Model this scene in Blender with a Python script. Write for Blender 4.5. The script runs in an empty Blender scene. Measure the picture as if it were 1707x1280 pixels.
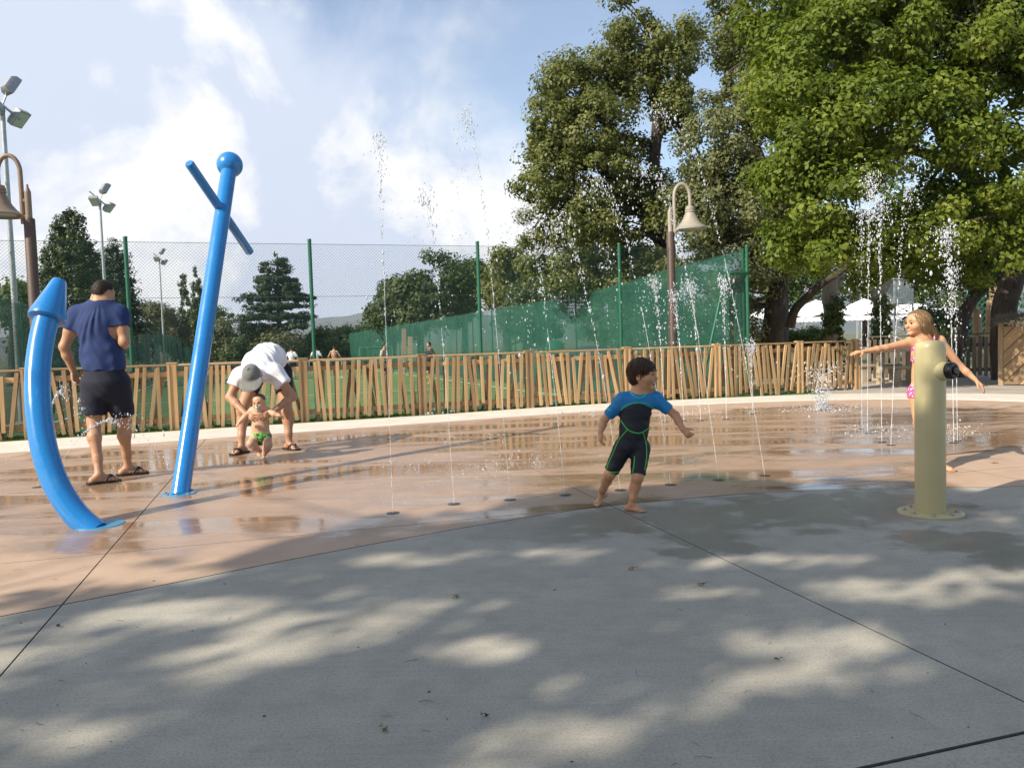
import bpy, bmesh, math, random
import numpy as np
from mathutils import Vector, Matrix, noise as mnoise
from mathutils.bvhtree import BVHTree

scene = bpy.context.scene
COL = scene.collection
R = math.radians
random.seed(7)
RNG = np.random.default_rng(7)

# ------------------------------------------------------------------ camera
CAM_H = 1.15
FPX = 1300.0
cam_data = bpy.data.cameras.new('camera')
cam = bpy.data.objects.new('camera', cam_data)
COL.objects.link(cam)
cam_data.sensor_width = 36.0
cam_data.lens = 36.0 * FPX / 1707.0
cam_data.clip_start = 0.05
cam_data.clip_end = 6000
PITCH = math.atan(68 / FPX)
ROLL = 0.031
CAM_M = Matrix.Translation((0, 0, CAM_H)) @ Matrix.Rotation(R(90) - PITCH, 4, 'X') @ Matrix.Rotation(-ROLL, 4, 'Z')
cam.matrix_world = CAM_M
scene.camera = cam

def ray(px, py):
    d = Vector(((px - 853.5) / FPX, -(py - 640) / FPX, -1.0))
    return (CAM_M.to_3x3() @ d)

def G(px, py, z=0.0):
    """where a sight line meets the level z"""
    d = ray(px, py)
    t = (z - CAM_H) / d.z
    return Vector((0, 0, CAM_H)) + d * t

def D(px, py, Y):
    """where a sight line meets the upright plane y = Y"""
    d = ray(px, py)
    return Vector((0, 0, CAM_H)) + d * (Y / d.y)

# ------------------------------------------------------------------ light
SUN_EL = R(35)
SUN_AZ = R(36.5)          # the way shadows run, from +X towards +Y
SUN_DIR = Vector((math.cos(SUN_AZ) * math.cos(SUN_EL), math.sin(SUN_AZ) * math.cos(SUN_EL), -math.sin(SUN_EL)))
sun_data = bpy.data.lights.new('sun', 'SUN')
sun_data.energy = 5.0
sun_data.angle = R(0.53)
sun_data.color = (1.0, 0.90, 0.76)
sun = bpy.data.objects.new('sun', sun_data)
COL.objects.link(sun)
sun.rotation_euler = SUN_DIR.to_track_quat('-Z', 'Y').to_euler()
sun.location = (-20, -15, 18)

world = bpy.data.worlds.new('World')
scene.world = world
world.use_nodes = True
wn, wl = world.node_tree.nodes, world.node_tree.links
wn.clear()

def wnode(t, **kw):
    n = wn.new(t)
    for k, v in kw.items():
        setattr(n, k, v)
    return n

def wmath(op, a, b=None, clamp=False):
    n = wnode('ShaderNodeMath', operation=op, use_clamp=clamp)
    for i, v in enumerate((a, b)):
        if v is None:
            continue
        if isinstance(v, (int, float)):
            n.inputs[i].default_value = v
        else:
            wl.new(v, n.inputs[i])
    return n.outputs[0]

sky = wnode('ShaderNodeTexSky', sky_type='NISHITA')
sky.sun_disc = False
sky.sun_elevation = SUN_EL
sky.sun_rotation = math.atan2(-SUN_DIR.x, -SUN_DIR.y)
sky.altitude = 60
sky.air_density = 1.0
sky.dust_density = 0.6
sky.ozone_density = 1.0
bg_sky = wnode('ShaderNodeBackground')
bg_sky.inputs['Strength'].default_value = 0.135
wl.new(sky.outputs[0], bg_sky.inputs['Color'])

tc = wnode('ShaderNodeTexCoord')
sep = wnode('ShaderNodeSeparateXYZ')
wl.new(tc.outputs['Generated'], sep.inputs[0])
# clouds lie on a flat layer overhead: project the direction on it
zc = wmath('MAXIMUM', sep.outputs[2], 0.0)
zz = wmath('ADD', zc, 0.22)
comb = wnode('ShaderNodeCombineXYZ')
wl.new(wmath('DIVIDE', sep.outputs[0], zz), comb.inputs[0])
wl.new(wmath('DIVIDE', sep.outputs[1], zz), comb.inputs[1])
comb.inputs[2].default_value = 3.7

def wnoise(vec, scale, detail, rough, dist=0.0):
    n = wnode('ShaderNodeTexNoise')
    n.inputs['Scale'].default_value = scale
    n.inputs['Detail'].default_value = detail
    n.inputs['Roughness'].default_value = rough
    n.inputs['Distortion'].default_value = dist
    wl.new(vec, n.inputs['Vector'])
    return n.outputs[0]

big = wnoise(comb.outputs[0], 0.55, 3.0, 0.5)
fine = wnoise(tc.outputs['Generated'], 3.4, 9.0, 0.56, 0.25)
# a bank of cloud over the west, thinning to clear sky in the north-east
bank = wmath('ADD', wmath('MULTIPLY', sep.outputs[0], -1.0), wmath('MULTIPLY', wmath('SUBTRACT', wmath('MINIMUM', sep.outputs[2], 0.55), 0.30), -1.7))
cov = wmath('ADD', wmath('MULTIPLY', big, 0.55), wmath('MULTIPLY', fine, 0.75))
cov = wmath('ADD', cov, wmath('MULTIPLY', bank, 0.85))
mr = wnode('ShaderNodeMapRange', interpolation_type='SMOOTHSTEP')
wl.new(cov, mr.inputs[0])
mr.inputs[1].default_value = 0.60
mr.inputs[2].default_value = 0.82
# a thin high veil everywhere
cover = wmath('ADD', wmath('MULTIPLY', mr.outputs[0], 0.88), 0.12)
# puffs: sunlit tops against greyer veil
puff = wnoise(tc.outputs['Generated'], 4.6, 12.0, 0.58, 0.2)
ramp = wnode('ShaderNodeValToRGB')
ramp.color_ramp.elements[0].position = 0.45
ramp.color_ramp.elements[0].color = (0.66, 0.735, 0.89, 1)
ramp.color_ramp.elements[1].position = 0.54
ramp.color_ramp.elements[1].color = (1.0, 1.0, 1.0, 1)
wl.new(puff, ramp.inputs[0])
bg_cloud = wnode('ShaderNodeBackground')
bg_cloud.inputs['Strength'].default_value = 0.78
wl.new(ramp.outputs[0], bg_cloud.inputs['Color'])
mix = wnode('ShaderNodeMixShader')
wl.new(cover, mix.inputs[0])
wl.new(bg_sky.outputs[0], mix.inputs[1])
wl.new(bg_cloud.outputs[0], mix.inputs[2])
wout = wnode('ShaderNodeOutputWorld')
wl.new(mix.outputs[0], wout.inputs[0])

vs = scene.view_settings
vs.view_transform = 'Standard'
vs.look = 'None'
vs.exposure = 0.50
vs.gamma = 1.0
scene.render.engine = 'CYCLES'
scene.cycles.max_bounces = 7
scene.cycles.transparent_max_bounces = 16
scene.cycles.use_denoising = True
try:
    scene.cycles.denoiser = 'OPENIMAGEDENOISE'
except Exception:
    pass

# ------------------------------------------------------------------ materials
class NT:
    def __init__(self, name):
        self.m = bpy.data.materials.new(name)
        self.m.use_nodes = True
        self.t = self.m.node_tree
        self.n, self.l = self.t.nodes, self.t.links
        self.bsdf = self.n['Principled BSDF']
        self.out = self.n['Material Output']
    def node(self, t, **kw):
        n = self.n.new(t)
        for k, v in kw.items():
            setattr(n, k, v)
        return n
    def link(self, a, b):
        self.l.new(a, b)
    def sock(self, v, inp):
        if isinstance(v, (int, float)):
            inp.default_value = v
        elif isinstance(v, (tuple, list)):
            inp.default_value = tuple(v) if len(v) == len(inp.default_value) else tuple(v) + (1,)
        else:
            self.l.new(v, inp)
    def math(self, op, a, b=None, c=None, clamp=False):
        n = self.node('ShaderNodeMath', operation=op, use_clamp=clamp)
        for i, v in enumerate((a, b, c)):
            if v is not None:
                self.sock(v, n.inputs[i])
        return n.outputs[0]
    def coords(self, kind='Object', scale=(1, 1, 1)):
        if kind == 'World':
            o = self.node('ShaderNodeNewGeometry').outputs['Position']
        else:
            o = self.node('ShaderNodeTexCoord').outputs[kind]
        if scale != (1, 1, 1):
            mp = self.node('ShaderNodeMapping')
            mp.inputs['Scale'].default_value = scale
            self.link(o, mp.inputs['Vector'])
            o = mp.outputs[0]
        return o
    def noise(self, vec, scale=5, detail=4, rough=0.5, dist=0.0):
        n = self.node('ShaderNodeTexNoise')
        n.inputs['Scale'].default_value = scale
        n.inputs['Detail'].default_value = detail
        n.inputs['Roughness'].default_value = rough
        n.inputs['Distortion'].default_value = dist
        self.link(vec, n.inputs['Vector'])
        return n.outputs[0]
    def ramp(self, fac, stops, interp='LINEAR'):
        n = self.node('ShaderNodeValToRGB')
        cr = n.color_ramp
        cr.interpolation = interp
        while len(cr.elements) < len(stops):
            cr.elements.new(0.5)
        for e, (p, c) in zip(cr.elements, stops):
            e.position = p
            e.color = tuple(c) + (1,) if len(c) == 3 else c
        self.link(fac, n.inputs[0])
        return n.outputs[0]
    def maprange(self, v, a, b, c=0.0, d=1.0, smooth=True):
        n = self.node('ShaderNodeMapRange')
        if smooth:
            n.interpolation_type = 'SMOOTHSTEP'
        self.sock(v, n.inputs[0])
        for i, x in enumerate((a, b, c, d)):
            n.inputs[i + 1].default_value = x
        return n.outputs[0]
    def mix(self, f, a, b, blend='MIX'):
        n = self.node('ShaderNodeMix', data_type='RGBA', blend_type=blend)
        self.sock(f, n.inputs[0])
        self.sock(a, n.inputs[6])
        self.sock(b, n.inputs[7])
        return n.outputs[2]
    def bump(self, h, strength=0.3, dist=0.01):
        n = self.node('ShaderNodeBump')
        n.inputs['Strength'].default_value = strength
        n.inputs['Distance'].default_value = dist
        self.link(h, n.inputs['Height'])
        self.link(n.outputs[0], self.bsdf.inputs['Normal'])
        return n
    def set(self, **kw):
        names = dict(color='Base Color', rough='Roughness', metal='Metallic', spec='Specular IOR Level', trans='Transmission Weight',
                     ior='IOR', coat='Coat Weight', coatr='Coat Roughness', alpha='Alpha', sss='Subsurface Weight', sheen='Sheen Weight')
        for k, v in kw.items():
            self.sock(v, self.bsdf.inputs[names[k]])
        return self

MATS = {}
def simple(name, color, rough=0.6, var=0.12, scale=8.0, bump=0.0, bscale=60.0, bdist=0.004, kind='Object', stretch=(1, 1, 1), **kw):
    """a plain surface with slight mottling and fine relief"""
    t = NT(name)
    v = t.coords(kind, stretch)
    n = t.noise(v, scale, 5, 0.55)
    dark = tuple(c * (1 - var) for c in color)
    lite = tuple(min(1, c * (1 + var)) for c in color)
    t.set(color=t.ramp(n, [(0.3, dark), (0.7, lite)]), rough=rough, **kw)
    if bump:
        t.bump(t.noise(v, bscale, 4, 0.6), bump, bdist)
    MATS[name] = t.m
    return t.m

def leafmat(name, c0, c1, c2, trans=0.35, rough=0.55):
    t = NT(name)
    a = t.node('ShaderNodeAttribute', attribute_name='rnd')
    col = t.ramp(a.outputs['Fac'], [(0.0, c0), (0.55, c1), (1.0, c2)])
    t.set(color=col, rough=rough, spec=0.3)
    tr = t.node('ShaderNodeBsdfTranslucent')
    t.link(t.mix(1.0, col, (1.25, 1.3, 0.55), 'MULTIPLY'), tr.inputs['Color'])
    ms = t.node('ShaderNodeMixShader')
    ms.inputs[0].default_value = trans
    t.link(t.bsdf.outputs[0], ms.inputs[1])
    t.link(tr.outputs[0], ms.inputs[2])
    t.link(ms.outputs[0], t.out.inputs[0])
    MATS[name] = t.m
    return t.m

def woodmat(name, c0, c1, axis=2, rough=0.7, grain=1.0):
    t = NT(name)
    s = [26, 26, 26]
    s[axis] = 1.6
    oi = t.node('ShaderNodeObjectInfo')
    off = t.node('ShaderNodeVectorMath', operation='ADD')
    t.link(t.coords('Object'), off.inputs[0])
    cx = t.node('ShaderNodeCombineXYZ')
    for i in range(3):
        t.link(t.math('MULTIPLY', oi.outputs['Random'], 7.0 + 3 * i), cx.inputs[i])
    t.link(cx.outputs[0], off.inputs[1])
    mp = t.node('ShaderNodeMapping')
    mp.inputs['Scale'].default_value = s
    t.link(off.outputs[0], mp.inputs['Vector'])
    n = t.noise(mp.outputs[0], 1.0, 5, 0.6, 0.6)
    col = t.ramp(n, [(0.28, c0), (0.72, c1)])
    val = t.maprange(oi.outputs['Random'], 0, 1, 0.62, 1.18, False)
    vm = t.node('ShaderNodeVectorMath', operation='SCALE')
    t.link(col, vm.inputs[0]); t.link(val, vm.inputs['Scale'])
    t.set(color=vm.outputs[0], rough=rough)
    t.bump(n, 0.25 * grain, 0.004)
    MATS[name] = t.m
    return t.m

# ------------------------------------------------------------------ objects
def link(o, parent=None):
    COL.objects.link(o)
    if parent is not None:
        o.parent = parent
    return o

def tag(o, label=None, cat=None, group=None, kind=None):
    if label: o['label'] = label
    if cat: o['category'] = cat
    if group: o['group'] = group
    if kind: o['kind'] = kind
    return o

def empty(name, loc=(0, 0, 0), rz=0.0):
    o = bpy.data.objects.new(name, None)
    o.empty_display_size = 0.1
    o.location = loc
    o.rotation_euler = (0, 0, rz)
    return link(o)

def mesh_np(name, V, F, mats=(), smooth=False, parent=None, mi=None, rnd=None):
    """V (n,3); F an (m,k) array of equal-sided faces, or a list of lists"""
    me = bpy.data.meshes.new(name)
    V = np.asarray(V, np.float32)
    if isinstance(F, np.ndarray):
        m, k = F.shape
        me.vertices.add(len(V))
        me.vertices.foreach_set('co', V.ravel())
        me.loops.add(m * k)
        me.loops.foreach_set('vertex_index', F.astype(np.int32).ravel())
        me.polygons.add(m)
        me.polygons.foreach_set('loop_start', np.arange(0, m * k, k, dtype=np.int32))
        me.update(calc_edges=True)
    else:
        me.from_pydata([tuple(v) for v in V], [], F)
        me.update()
    me.validate()
    for mt in mats:
        me.materials.append(MATS[mt] if isinstance(mt, str) else mt)
    npol = len(me.polygons)
    if smooth:
        me.polygons.foreach_set('use_smooth', np.ones(npol, bool))
    if mi is not None:
        me.polygons.foreach_set('material_index', np.asarray(mi, np.int32))
    if rnd is not None:
        at = me.attributes.new('rnd', 'FLOAT', 'FACE')
        at.data.foreach_set('value', np.asarray(rnd, np.float32))
    me.update()
    return link(bpy.data.objects.new(name, me), parent)

class MB:
    """collects faces for one mesh"""
    def __init__(self):
        self.v, self.f, self.m = [], [], []
    def add(self, vs, fs, mi=0):
        o = len(self.v)
        self.v += [tuple(v) for v in vs]
        self.f += [[i + o for i in f] for f in fs]
        self.m += [mi] * len(fs)
    def box(self, c, s, rot=None, mi=0, bev=0.0):
        """centre, full sizes; chamfered when bev > 0"""
        hx, hy, hz = s[0] / 2, s[1] / 2, s[2] / 2
        M = rot if rot is not None else Matrix.Identity(3)
        c = Vector(c)
        if bev <= 0:
            vs = [c + M @ Vector((x * hx, y * hy, z * hz)) for x in (-1, 1) for y in (-1, 1) for z in (-1, 1)]
            self.add(vs, [(0, 1, 3, 2), (4, 6, 7, 5), (0, 4, 5, 1), (2, 3, 7, 6), (0, 2, 6, 4), (1, 5, 7, 3)], mi)
        else:
            b = bev
            rings = [(-hz, hx - b, hy - b), (-hz + b, hx, hy), (hz - b, hx, hy), (hz, hx - b, hy - b)]
            vs = []
            for z, x, y in rings:
                vs += [c + M @ Vector(p) for p in ((-x, -y, z), (x, -y, z), (x, y, z), (-x, y, z))]
            fs = [(3, 2, 1, 0), (12, 13, 14, 15)]
            for r in range(3):
                for k in range(4):
                    a, d = r * 4 + k, r * 4 + (k + 1) % 4
                    fs.append((a, d, d + 4, a + 4))
            self.add(vs, fs, mi)
    def tube(self, pts, rad, n=8, caps=True, mi=0, flat=1.0):
        pts = [Vector(p) for p in pts]
        if isinstance(rad, (int, float)):
            rad = [rad] * len(pts)
        up = Vector((0, 0, 1))
        prev = None
        vs, fs = [], []
        for i, p in enumerate(pts):
            t = (pts[min(i + 1, len(pts) - 1)] - pts[max(i - 1, 0)])
            t = t.normalized() if t.length > 1e-9 else Vector((0, 0, 1))
            if prev is None:
                a = t.cross(up if abs(t.z) < 0.9 else Vector((1, 0, 0))).normalized()
            else:
                a = (prev - t * prev.dot(t)).normalized()
            prev = a
            b = t.cross(a)
            for k in range(n):
                th = 2 * math.pi * k / n
                vs.append(p + (a * math.cos(th) + b * math.sin(th) * flat) * rad[i])
        for i in range(len(pts) - 1):
            for k in range(n):
                k2 = (k + 1) % n
                fs.append((i * n + k, i * n + k2, (i + 1) * n + k2, (i + 1) * n + k))
        if caps:
            fs.append(tuple(reversed(range(n))))
            fs.append(tuple(range((len(pts) - 1) * n, len(pts) * n)))
        self.add(vs, fs, mi)
    def lathe(self, prof, n=24, c=(0, 0, 0), axis=None, mi=0, caps=True):
        """profile [(r, z)] turned about z (or the given axis frame)"""
        M = axis if axis is not None else Matrix.Identity(3)
        c = Vector(c)
        vs, fs = [], []
        for r, z in prof:
            for k in range(n):
                th = 2 * math.pi * k / n
                vs.append(c + M @ Vector((r * math.cos(th), r * math.sin(th), z)))
        for i in range(len(prof) - 1):
            for k in range(n):
                k2 = (k + 1) % n
                fs.append((i * n + k, i * n + k2, (i + 1) * n + k2, (i + 1) * n + k))
        if caps:
            if prof[0][0] > 1e-6: fs.append(tuple(reversed(range(n))))
            if prof[-1][0] > 1e-6: fs.append(tuple(range((len(prof) - 1) * n, len(prof) * n)))
        self.add(vs, fs, mi)
    def build(self, name, mats, parent=None, smooth=False):
        if isinstance(mats, (str, bpy.types.Material)):
            mats = [mats]
        o = mesh_np(name, self.v, self.f, mats, False, parent, self.m)
        if smooth:
            smooth_by_angle(o, 40 if smooth is True else smooth)
        return o

def smooth_by_angle(o, deg=40):
    me = o.data
    me.polygons.foreach_set('use_smooth', np.ones(len(me.polygons), bool))
    bm = bmesh.new()
    bm.from_mesh(me)
    lim = R(deg)
    for e in bm.edges:
        if len(e.link_faces) == 2 and e.calc_face_angle(0) > lim:
            e.smooth = False
    bm.to_mesh(me)
    bm.free()

def frame_from(z, x_hint=(1, 0, 0)):
    """3x3 whose columns are x, y, z with z along the given direction"""
    z = Vector(z).normalized()
    x = Vector(x_hint)
    x = (x - z * x.dot(z)).normalized()
    y = z.cross(x)
    return Matrix((x, y, z)).transposed()

def catmull(pts, n=8, closed=False):
    pts = [np.array(p, float) for p in pts]
    out = []
    N = len(pts)
    rng = range(N) if closed else range(N - 1)
    for i in rng:
        if closed:
            p0, p1, p2, p3 = pts[(i - 1) % N], pts[i], pts[(i + 1) % N], pts[(i + 2) % N]
        else:
            p0, p1, p2, p3 = pts[max(i - 1, 0)], pts[i], pts[i + 1], pts[min(i + 2, N - 1)]
        for k in range(n):
            t = k / n
            out.append(0.5 * ((2 * p1) + (-p0 + p2) * t + (2 * p0 - 5 * p1 + 4 * p2 - p3) * t * t + (-p0 + 3 * p1 - 3 * p2 + p3) * t ** 3))
    if not closed:
        out.append(pts[-1])
    return out

def copy_thing(o, loc=None, rz=None, parent=None):
    c = o.copy()
    COL.objects.link(c)
    c.parent = parent
    if loc is not None: c.location = loc
    if rz is not None: c.rotation_euler = (0, 0, rz)
    for ch in list(o.children):
        copy_thing(ch, None, None, c)
    return c
# ------------------------------------------------------------------ plan of the place
U2 = np.array([0.945, 0.327]); U2 /= np.linalg.norm(U2)       # along the wooden fence
V2 = np.array([-U2[1], U2[0]])                                 # away from the camera, into the field
FENCE0 = np.array([-5.1, 11.72])                               # foot of one wooden fence post
GU = np.array([0.96, 0.28]); GV = np.array([-0.28, 0.96])      # directions of the slab joints
OU, SU = 2.14, 3.18
OV, SV = 1.68, 3.30

near_edge = [(-14, 1.6), (-9, 0.9), (-6.0, 1.35), (-4.0, 2.35), (-2.28, 3.47), (-1.08, 4.36), (0, 5.06), (0.78, 5.42), (1.95, 5.68), (2.9, 5.66), (3.9, 5.62), (5.4, 5.9), (7.2, 6.9), (8.4, 8.6)]
inner_far = [(8.75, 10.4), (7.95, 12.0), (6.75, 13.1), (4.9, 13.45), (2.9, 13.25), (1.2, 12.65), (-2.5, 11.1), (-6.2, 9.55), (-10.5, 7.9), (-15, 6.4)]
outer_far = [(-16, 7.4), (-11.2, 9.05), (-7.06, 10.72), (-3.86, 11.9), (-1.49, 12.75), (1.4, 13.95), (4.6, 14.6), (6.8, 14.45), (8.75, 13.2), (9.9, 11.2), (10.1, 9.0)]
near_c = catmull(near_edge, 8)
inner_c = catmull(inner_far, 8)
outer_c = catmull(outer_far, 8)
pad_poly = [tuple(p) for p in near_c] + [tuple(p) for p in inner_c]

def offset_poly(P, d):
    """move the outline inwards by d (counter-clockwise outline)"""
    P = [np.array(p) for p in P]
    out = []
    n = len(P)
    for i in range(n):
        t = P[(i + 1) % n] - P[i - 1]
        t /= (np.linalg.norm(t) + 1e-9)
        out.append(P[i] + np.array([-t[1], t[0]]) * d)
    return out

def clip_half(P, n, c):
    """keep the part with n.p <= c"""
    out = []
    for i in range(len(P)):
        a, b = P[i - 1], P[i]
        da, db = np.dot(n, a) - c, np.dot(n, b) - c
        if (da <= 0) != (db <= 0):
            out.append(a + (b - a) * (da / (da - db)))
        if db <= 0:
            out.append(b)
    return out

def slabs(poly, parent, mat, name, thick=0.06, gap=0.0036, z=0.0, irows=range(-8, 9), jrows=range(-8, 9)):
    poly = [np.array(p) for p in poly]
    for i in irows:
        for j in jrows:
            P = poly
            for n, c in ((GU, OU + (i + 1) * SU - gap), (-GU, -(OU + i * SU) - gap),
                         (GV, OV + (j + 1) * SV - gap), (-GV, -(OV + j * SV) - gap)):
                P = clip_half(P, n, c)
                if len(P) < 3:
                    break
            if len(P) < 3:
                continue
            A = 0.5 * abs(sum(P[k - 1][0] * P[k][1] - P[k][0] * P[k - 1][1] for k in range(len(P))))
            if A < 0.02:
                continue
            # drop repeated points
            Q = [P[0]]
            for p in P[1:]:
                if np.linalg.norm(p - Q[-1]) > 1e-4: Q.append(p)
            bm = bmesh.new()
            vs = [bm.verts.new((p[0], p[1], z)) for p in Q]
            f = bm.faces.new(vs)
            if f.normal.z < 0: f.normal_flip()
            f.normal_update()
            if f.normal.z < 0: f.normal_flip()
            r = bmesh.ops.extrude_face_region(bm, geom=[f])
            top = [g for g in r['geom'] if isinstance(g, bmesh.types.BMVert)]
            for v in top:
                pass
            low = [v for v in bm.verts if v not in top]
            for v in low: v.co.z -= thick
            bmesh.ops.recalc_face_normals(bm, faces=bm.faces)
            bmesh.ops.triangulate(bm, faces=[f for f in bm.faces if len(f.verts) > 4])
            me = bpy.data.meshes.new(name)
            bm.to_mesh(me); bm.free()
            me.materials.append(MATS[mat]); me.materials.append(MATS['joint_dirt'])
            for pl in me.polygons:
                if abs(pl.normal.z) < 0.5: pl.material_index = 1
            link(bpy.data.objects.new(name, me), parent)

# ------------------------------------------------------------------ ground materials
def pad_material():
    t = NT('pink_concrete')
    P = t.coords('World')
    sp = t.node('ShaderNodeSeparateXYZ'); t.link(P, sp.inputs[0])
    x, y = sp.outputs[0], sp.outputs[1]
    # along / across the pad, the sprayed zone
    a = t.math('ADD', t.math('MULTIPLY', t.math('SUBTRACT', x, 0.2), 0.955), t.math('MULTIPLY', t.math('SUBTRACT', y, 8.4), 0.30))
    b = t.math('ADD', t.math('MULTIPLY', t.math('SUBTRACT', x, 0.2), -0.30), t.math('MULTIPLY', t.math('SUBTRACT', y, 8.4), 0.955))
    e = t.math('SQRT', t.math('ADD', t.math('POWER', t.math('DIVIDE', a, 8.6), 2.0), t.math('POWER', t.math('DIVIDE', b, 3.7), 2.0)))
    n1 = t.noise(P, 0.55, 5, 0.55, 0.4)
    n2 = t.noise(P, 2.6, 5, 0.6, 0.3)
    w = t.math('ADD', t.math('SUBTRACT', 1.0, e), t.math('ADD', t.math('MULTIPLY', t.math('SUBTRACT', n1, 0.5), 0.9), t.math('MULTIPLY', t.math('SUBTRACT', n2, 0.5), 0.35)))
    wet = t.maprange(w, 0.02, 0.22)
    mpf = t.node('ShaderNodeMapping'); mpf.inputs['Scale'].default_value = (0.42, 1.55, 1.0); mpf.inputs['Rotation'].default_value = (0, 0, -0.28)
    t.link(P, mpf.inputs['Vector'])
    film = t.noise(mpf.outputs[0], 1.15, 5, 0.6, 0.6)
    pud = t.math('MULTIPLY', t.maprange(film, 0.42, 0.57), wet)
    # concrete colour
    n3 = t.noise(P, 3.0, 6, 0.6)
    n4 = t.noise(P, 90.0, 3, 0.6)
    dry = t.ramp(n3, [(0.25, (0.41, 0.285, 0.195)), (0.75, (0.53, 0.385, 0.275))])
    dry = t.mix(t.maprange(n4, 0.35, 0.75, 0.0, 0.25), dry, (0.32, 0.22, 0.155))
    wetc = t.ramp(n3, [(0.25, (0.335, 0.225, 0.15)), (0.75, (0.455, 0.32, 0.225))])
    col = t.mix(wet, dry, wetc)
    col = t.mix(t.math('MULTIPLY', pud, 0.60), col, (0.20, 0.115, 0.06))
    rough = t.math('SUBTRACT', t.math('SUBTRACT', 0.82, t.math('MULTIPLY', wet, 0.44)), t.math('MULTIPLY', pud, 0.315))
    t.set(color=col, rough=rough, spec=0.5)
    rip = t.noise(P, 9.0, 3, 0.5)
    dryb = t.math('MULTIPLY', t.noise(P, 70.0, 4, 0.7), t.math('SUBTRACT', 1.0, t.math('MULTIPLY', pud, 0.96)))
    h = t.math('ADD', dryb, t.math('MULTIPLY', rip, 0.7))
    t.bump(h, 0.28, 0.006)
    MATS['pink_concrete'] = t.m
pad_material()

WET_SPOTS = [(1128, 921, 0.17), (1225, 912, 0.2), (1170, 898, 0.3), (1010, 868, 0.5), (1150, 862, 0.6), (1330, 850, 0.7), (1480, 842, 0.6), (1560, 900, 0.34), (1640, 905, 0.36), (1690, 930, 0.3), (900, 880, 0.45)]
def plaza_material():
    t = NT('grey_concrete')
    P = t.coords('World')
    n1 = t.noise(P, 1.1, 6, 0.55, 0.3)
    n2 = t.noise(P, 7.0, 6, 0.65)
    n3 = t.noise(P, 110.0, 4, 0.7)
    col = t.ramp(n1, [(0.25, (0.345, 0.32, 0.262)), (0.75, (0.485, 0.455, 0.375))])
    col = t.mix(t.maprange(n2, 0.35, 0.75, 0.0, 0.65), col, (0.315, 0.293, 0.242))
    col = t.mix(t.maprange(n3, 0.30, 0.60, 0.55, 0.0), col, (0.19, 0.185, 0.165))
    # brushed streaks left by the float
    mp = t.node('ShaderNodeMapping'); mp.inputs['Scale'].default_value = (3, 60, 1); mp.inputs['Rotation'].default_value = (0, 0, -0.5)
    t.link(P, mp.inputs['Vector'])
    br = t.noise(mp.outputs[0], 1.0, 4, 0.6)
    col = t.mix(t.maprange(br, 0.45, 0.75, 0.0, 0.18), col, (0.52, 0.51, 0.48))
    # splashed water patches
    nd = t.noise(P, 5.5, 4, 0.6)
    wet = None
    for px, py, r in WET_SPOTS:
        g = G(px, py)
        d = t.node('ShaderNodeVectorMath', operation='DISTANCE')
        t.link(P, d.inputs[0]); d.inputs[1].default_value = (g.x, g.y, 0)
        v = t.math('DIVIDE', d.outputs['Value'], r)
        wet = v if wet is None else t.math('MINIMUM', wet, v)
    wet = t.math('ADD', wet, t.math('MULTIPLY', t.math('SUBTRACT', nd, 0.5), 2.2))
    wet = t.maprange(wet, 0.50, 1.0, 1.0, 0.0)
    col = t.mix(wet, col, t.mix(1.0, col, (0.60, 0.61, 0.60), 'MULTIPLY'))
    t.set(color=col, rough=t.math('SUBTRACT', 0.86, t.math('MULTIPLY', wet, 0.52)), spec=0.4)
    t.bump(t.math('ADD', n3, t.math('MULTIPLY', br, 0.5)), 0.32, 0.004)
    MATS['grey_concrete'] = t.m
plaza_material()
simple('kerb_concrete', (0.66, 0.61, 0.52), 0.8, 0.10, 2.5, 0.2, 80, 0.003, 'World')
simple('joint_dirt', (0.10, 0.095, 0.085), 0.95, 0.3, 30)
simple('tan_paving', (0.40, 0.355, 0.30), 0.9, 0.16, 1.6, 0.3, 70, 0.004, 'World')

def ground_material():
    t = NT('ground_earth')
    P = t.coords('World')
    n = t.noise(P, 0.12, 6, 0.6)
    n2 = t.noise(P, 5.0, 5, 0.6)
    col = t.ramp(n, [(0.35, (0.09, 0.115, 0.035)), (0.55, (0.16, 0.15, 0.07)), (0.7, (0.30, 0.245, 0.16))])
    col = t.mix(t.maprange(n2, 0.3, 0.7, 0.0, 0.5), col, (0.07, 0.09, 0.03))
    t.set(color=col, rough=0.95)
    t.bump(n2, 0.5, 0.03)
    MATS['ground_earth'] = t.m
ground_material()

def turf_material():
    t = NT('turf')
    P = t.coords('World')
    mp = t.node('ShaderNodeMapping'); mp.inputs['Rotation'].default_value = (0, 0, -0.33)
    t.link(P, mp.inputs['Vector'])
    n = t.noise(P, 0.7, 5, 0.6)
    n2 = t.noise(P, 26.0, 4, 0.7)
    col = t.ramp(n, [(0.3, (0.085, 0.175, 0.045)), (0.7, (0.14, 0.235, 0.065))])
    col = t.mix(t.maprange(n2, 0.3, 0.7, 0.0, 0.55), col, (0.06, 0.13, 0.035))
    t.set(color=col, rough=0.85)
    t.bump(n2, 0.6, 0.02)
    MATS['turf'] = t.m
turf_material()
simple('line_paint', (0.72, 0.74, 0.70), 0.8, 0.1, 12)

# ------------------------------------------------------------------ terrain
CORNER = np.array([4.75, 15.62])       # where the tall fence turns into the side of the field
FIELD_W = 14.6
def su(x, y):
    d = np.array([x, y]) - CORNER
    return d @ V2, d @ U2
def sstep(v, a, b):
    t = min(max((v - a) / (b - a), 0), 1)
    return t * t * (3 - 2 * t)
def ground_z(x, y):
    s, u = su(x, y)
    k = sstep(s, 0.3, 9) * sstep(-u, -2.5, 0.5)
    return -0.05 - 0.40 * k

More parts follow.
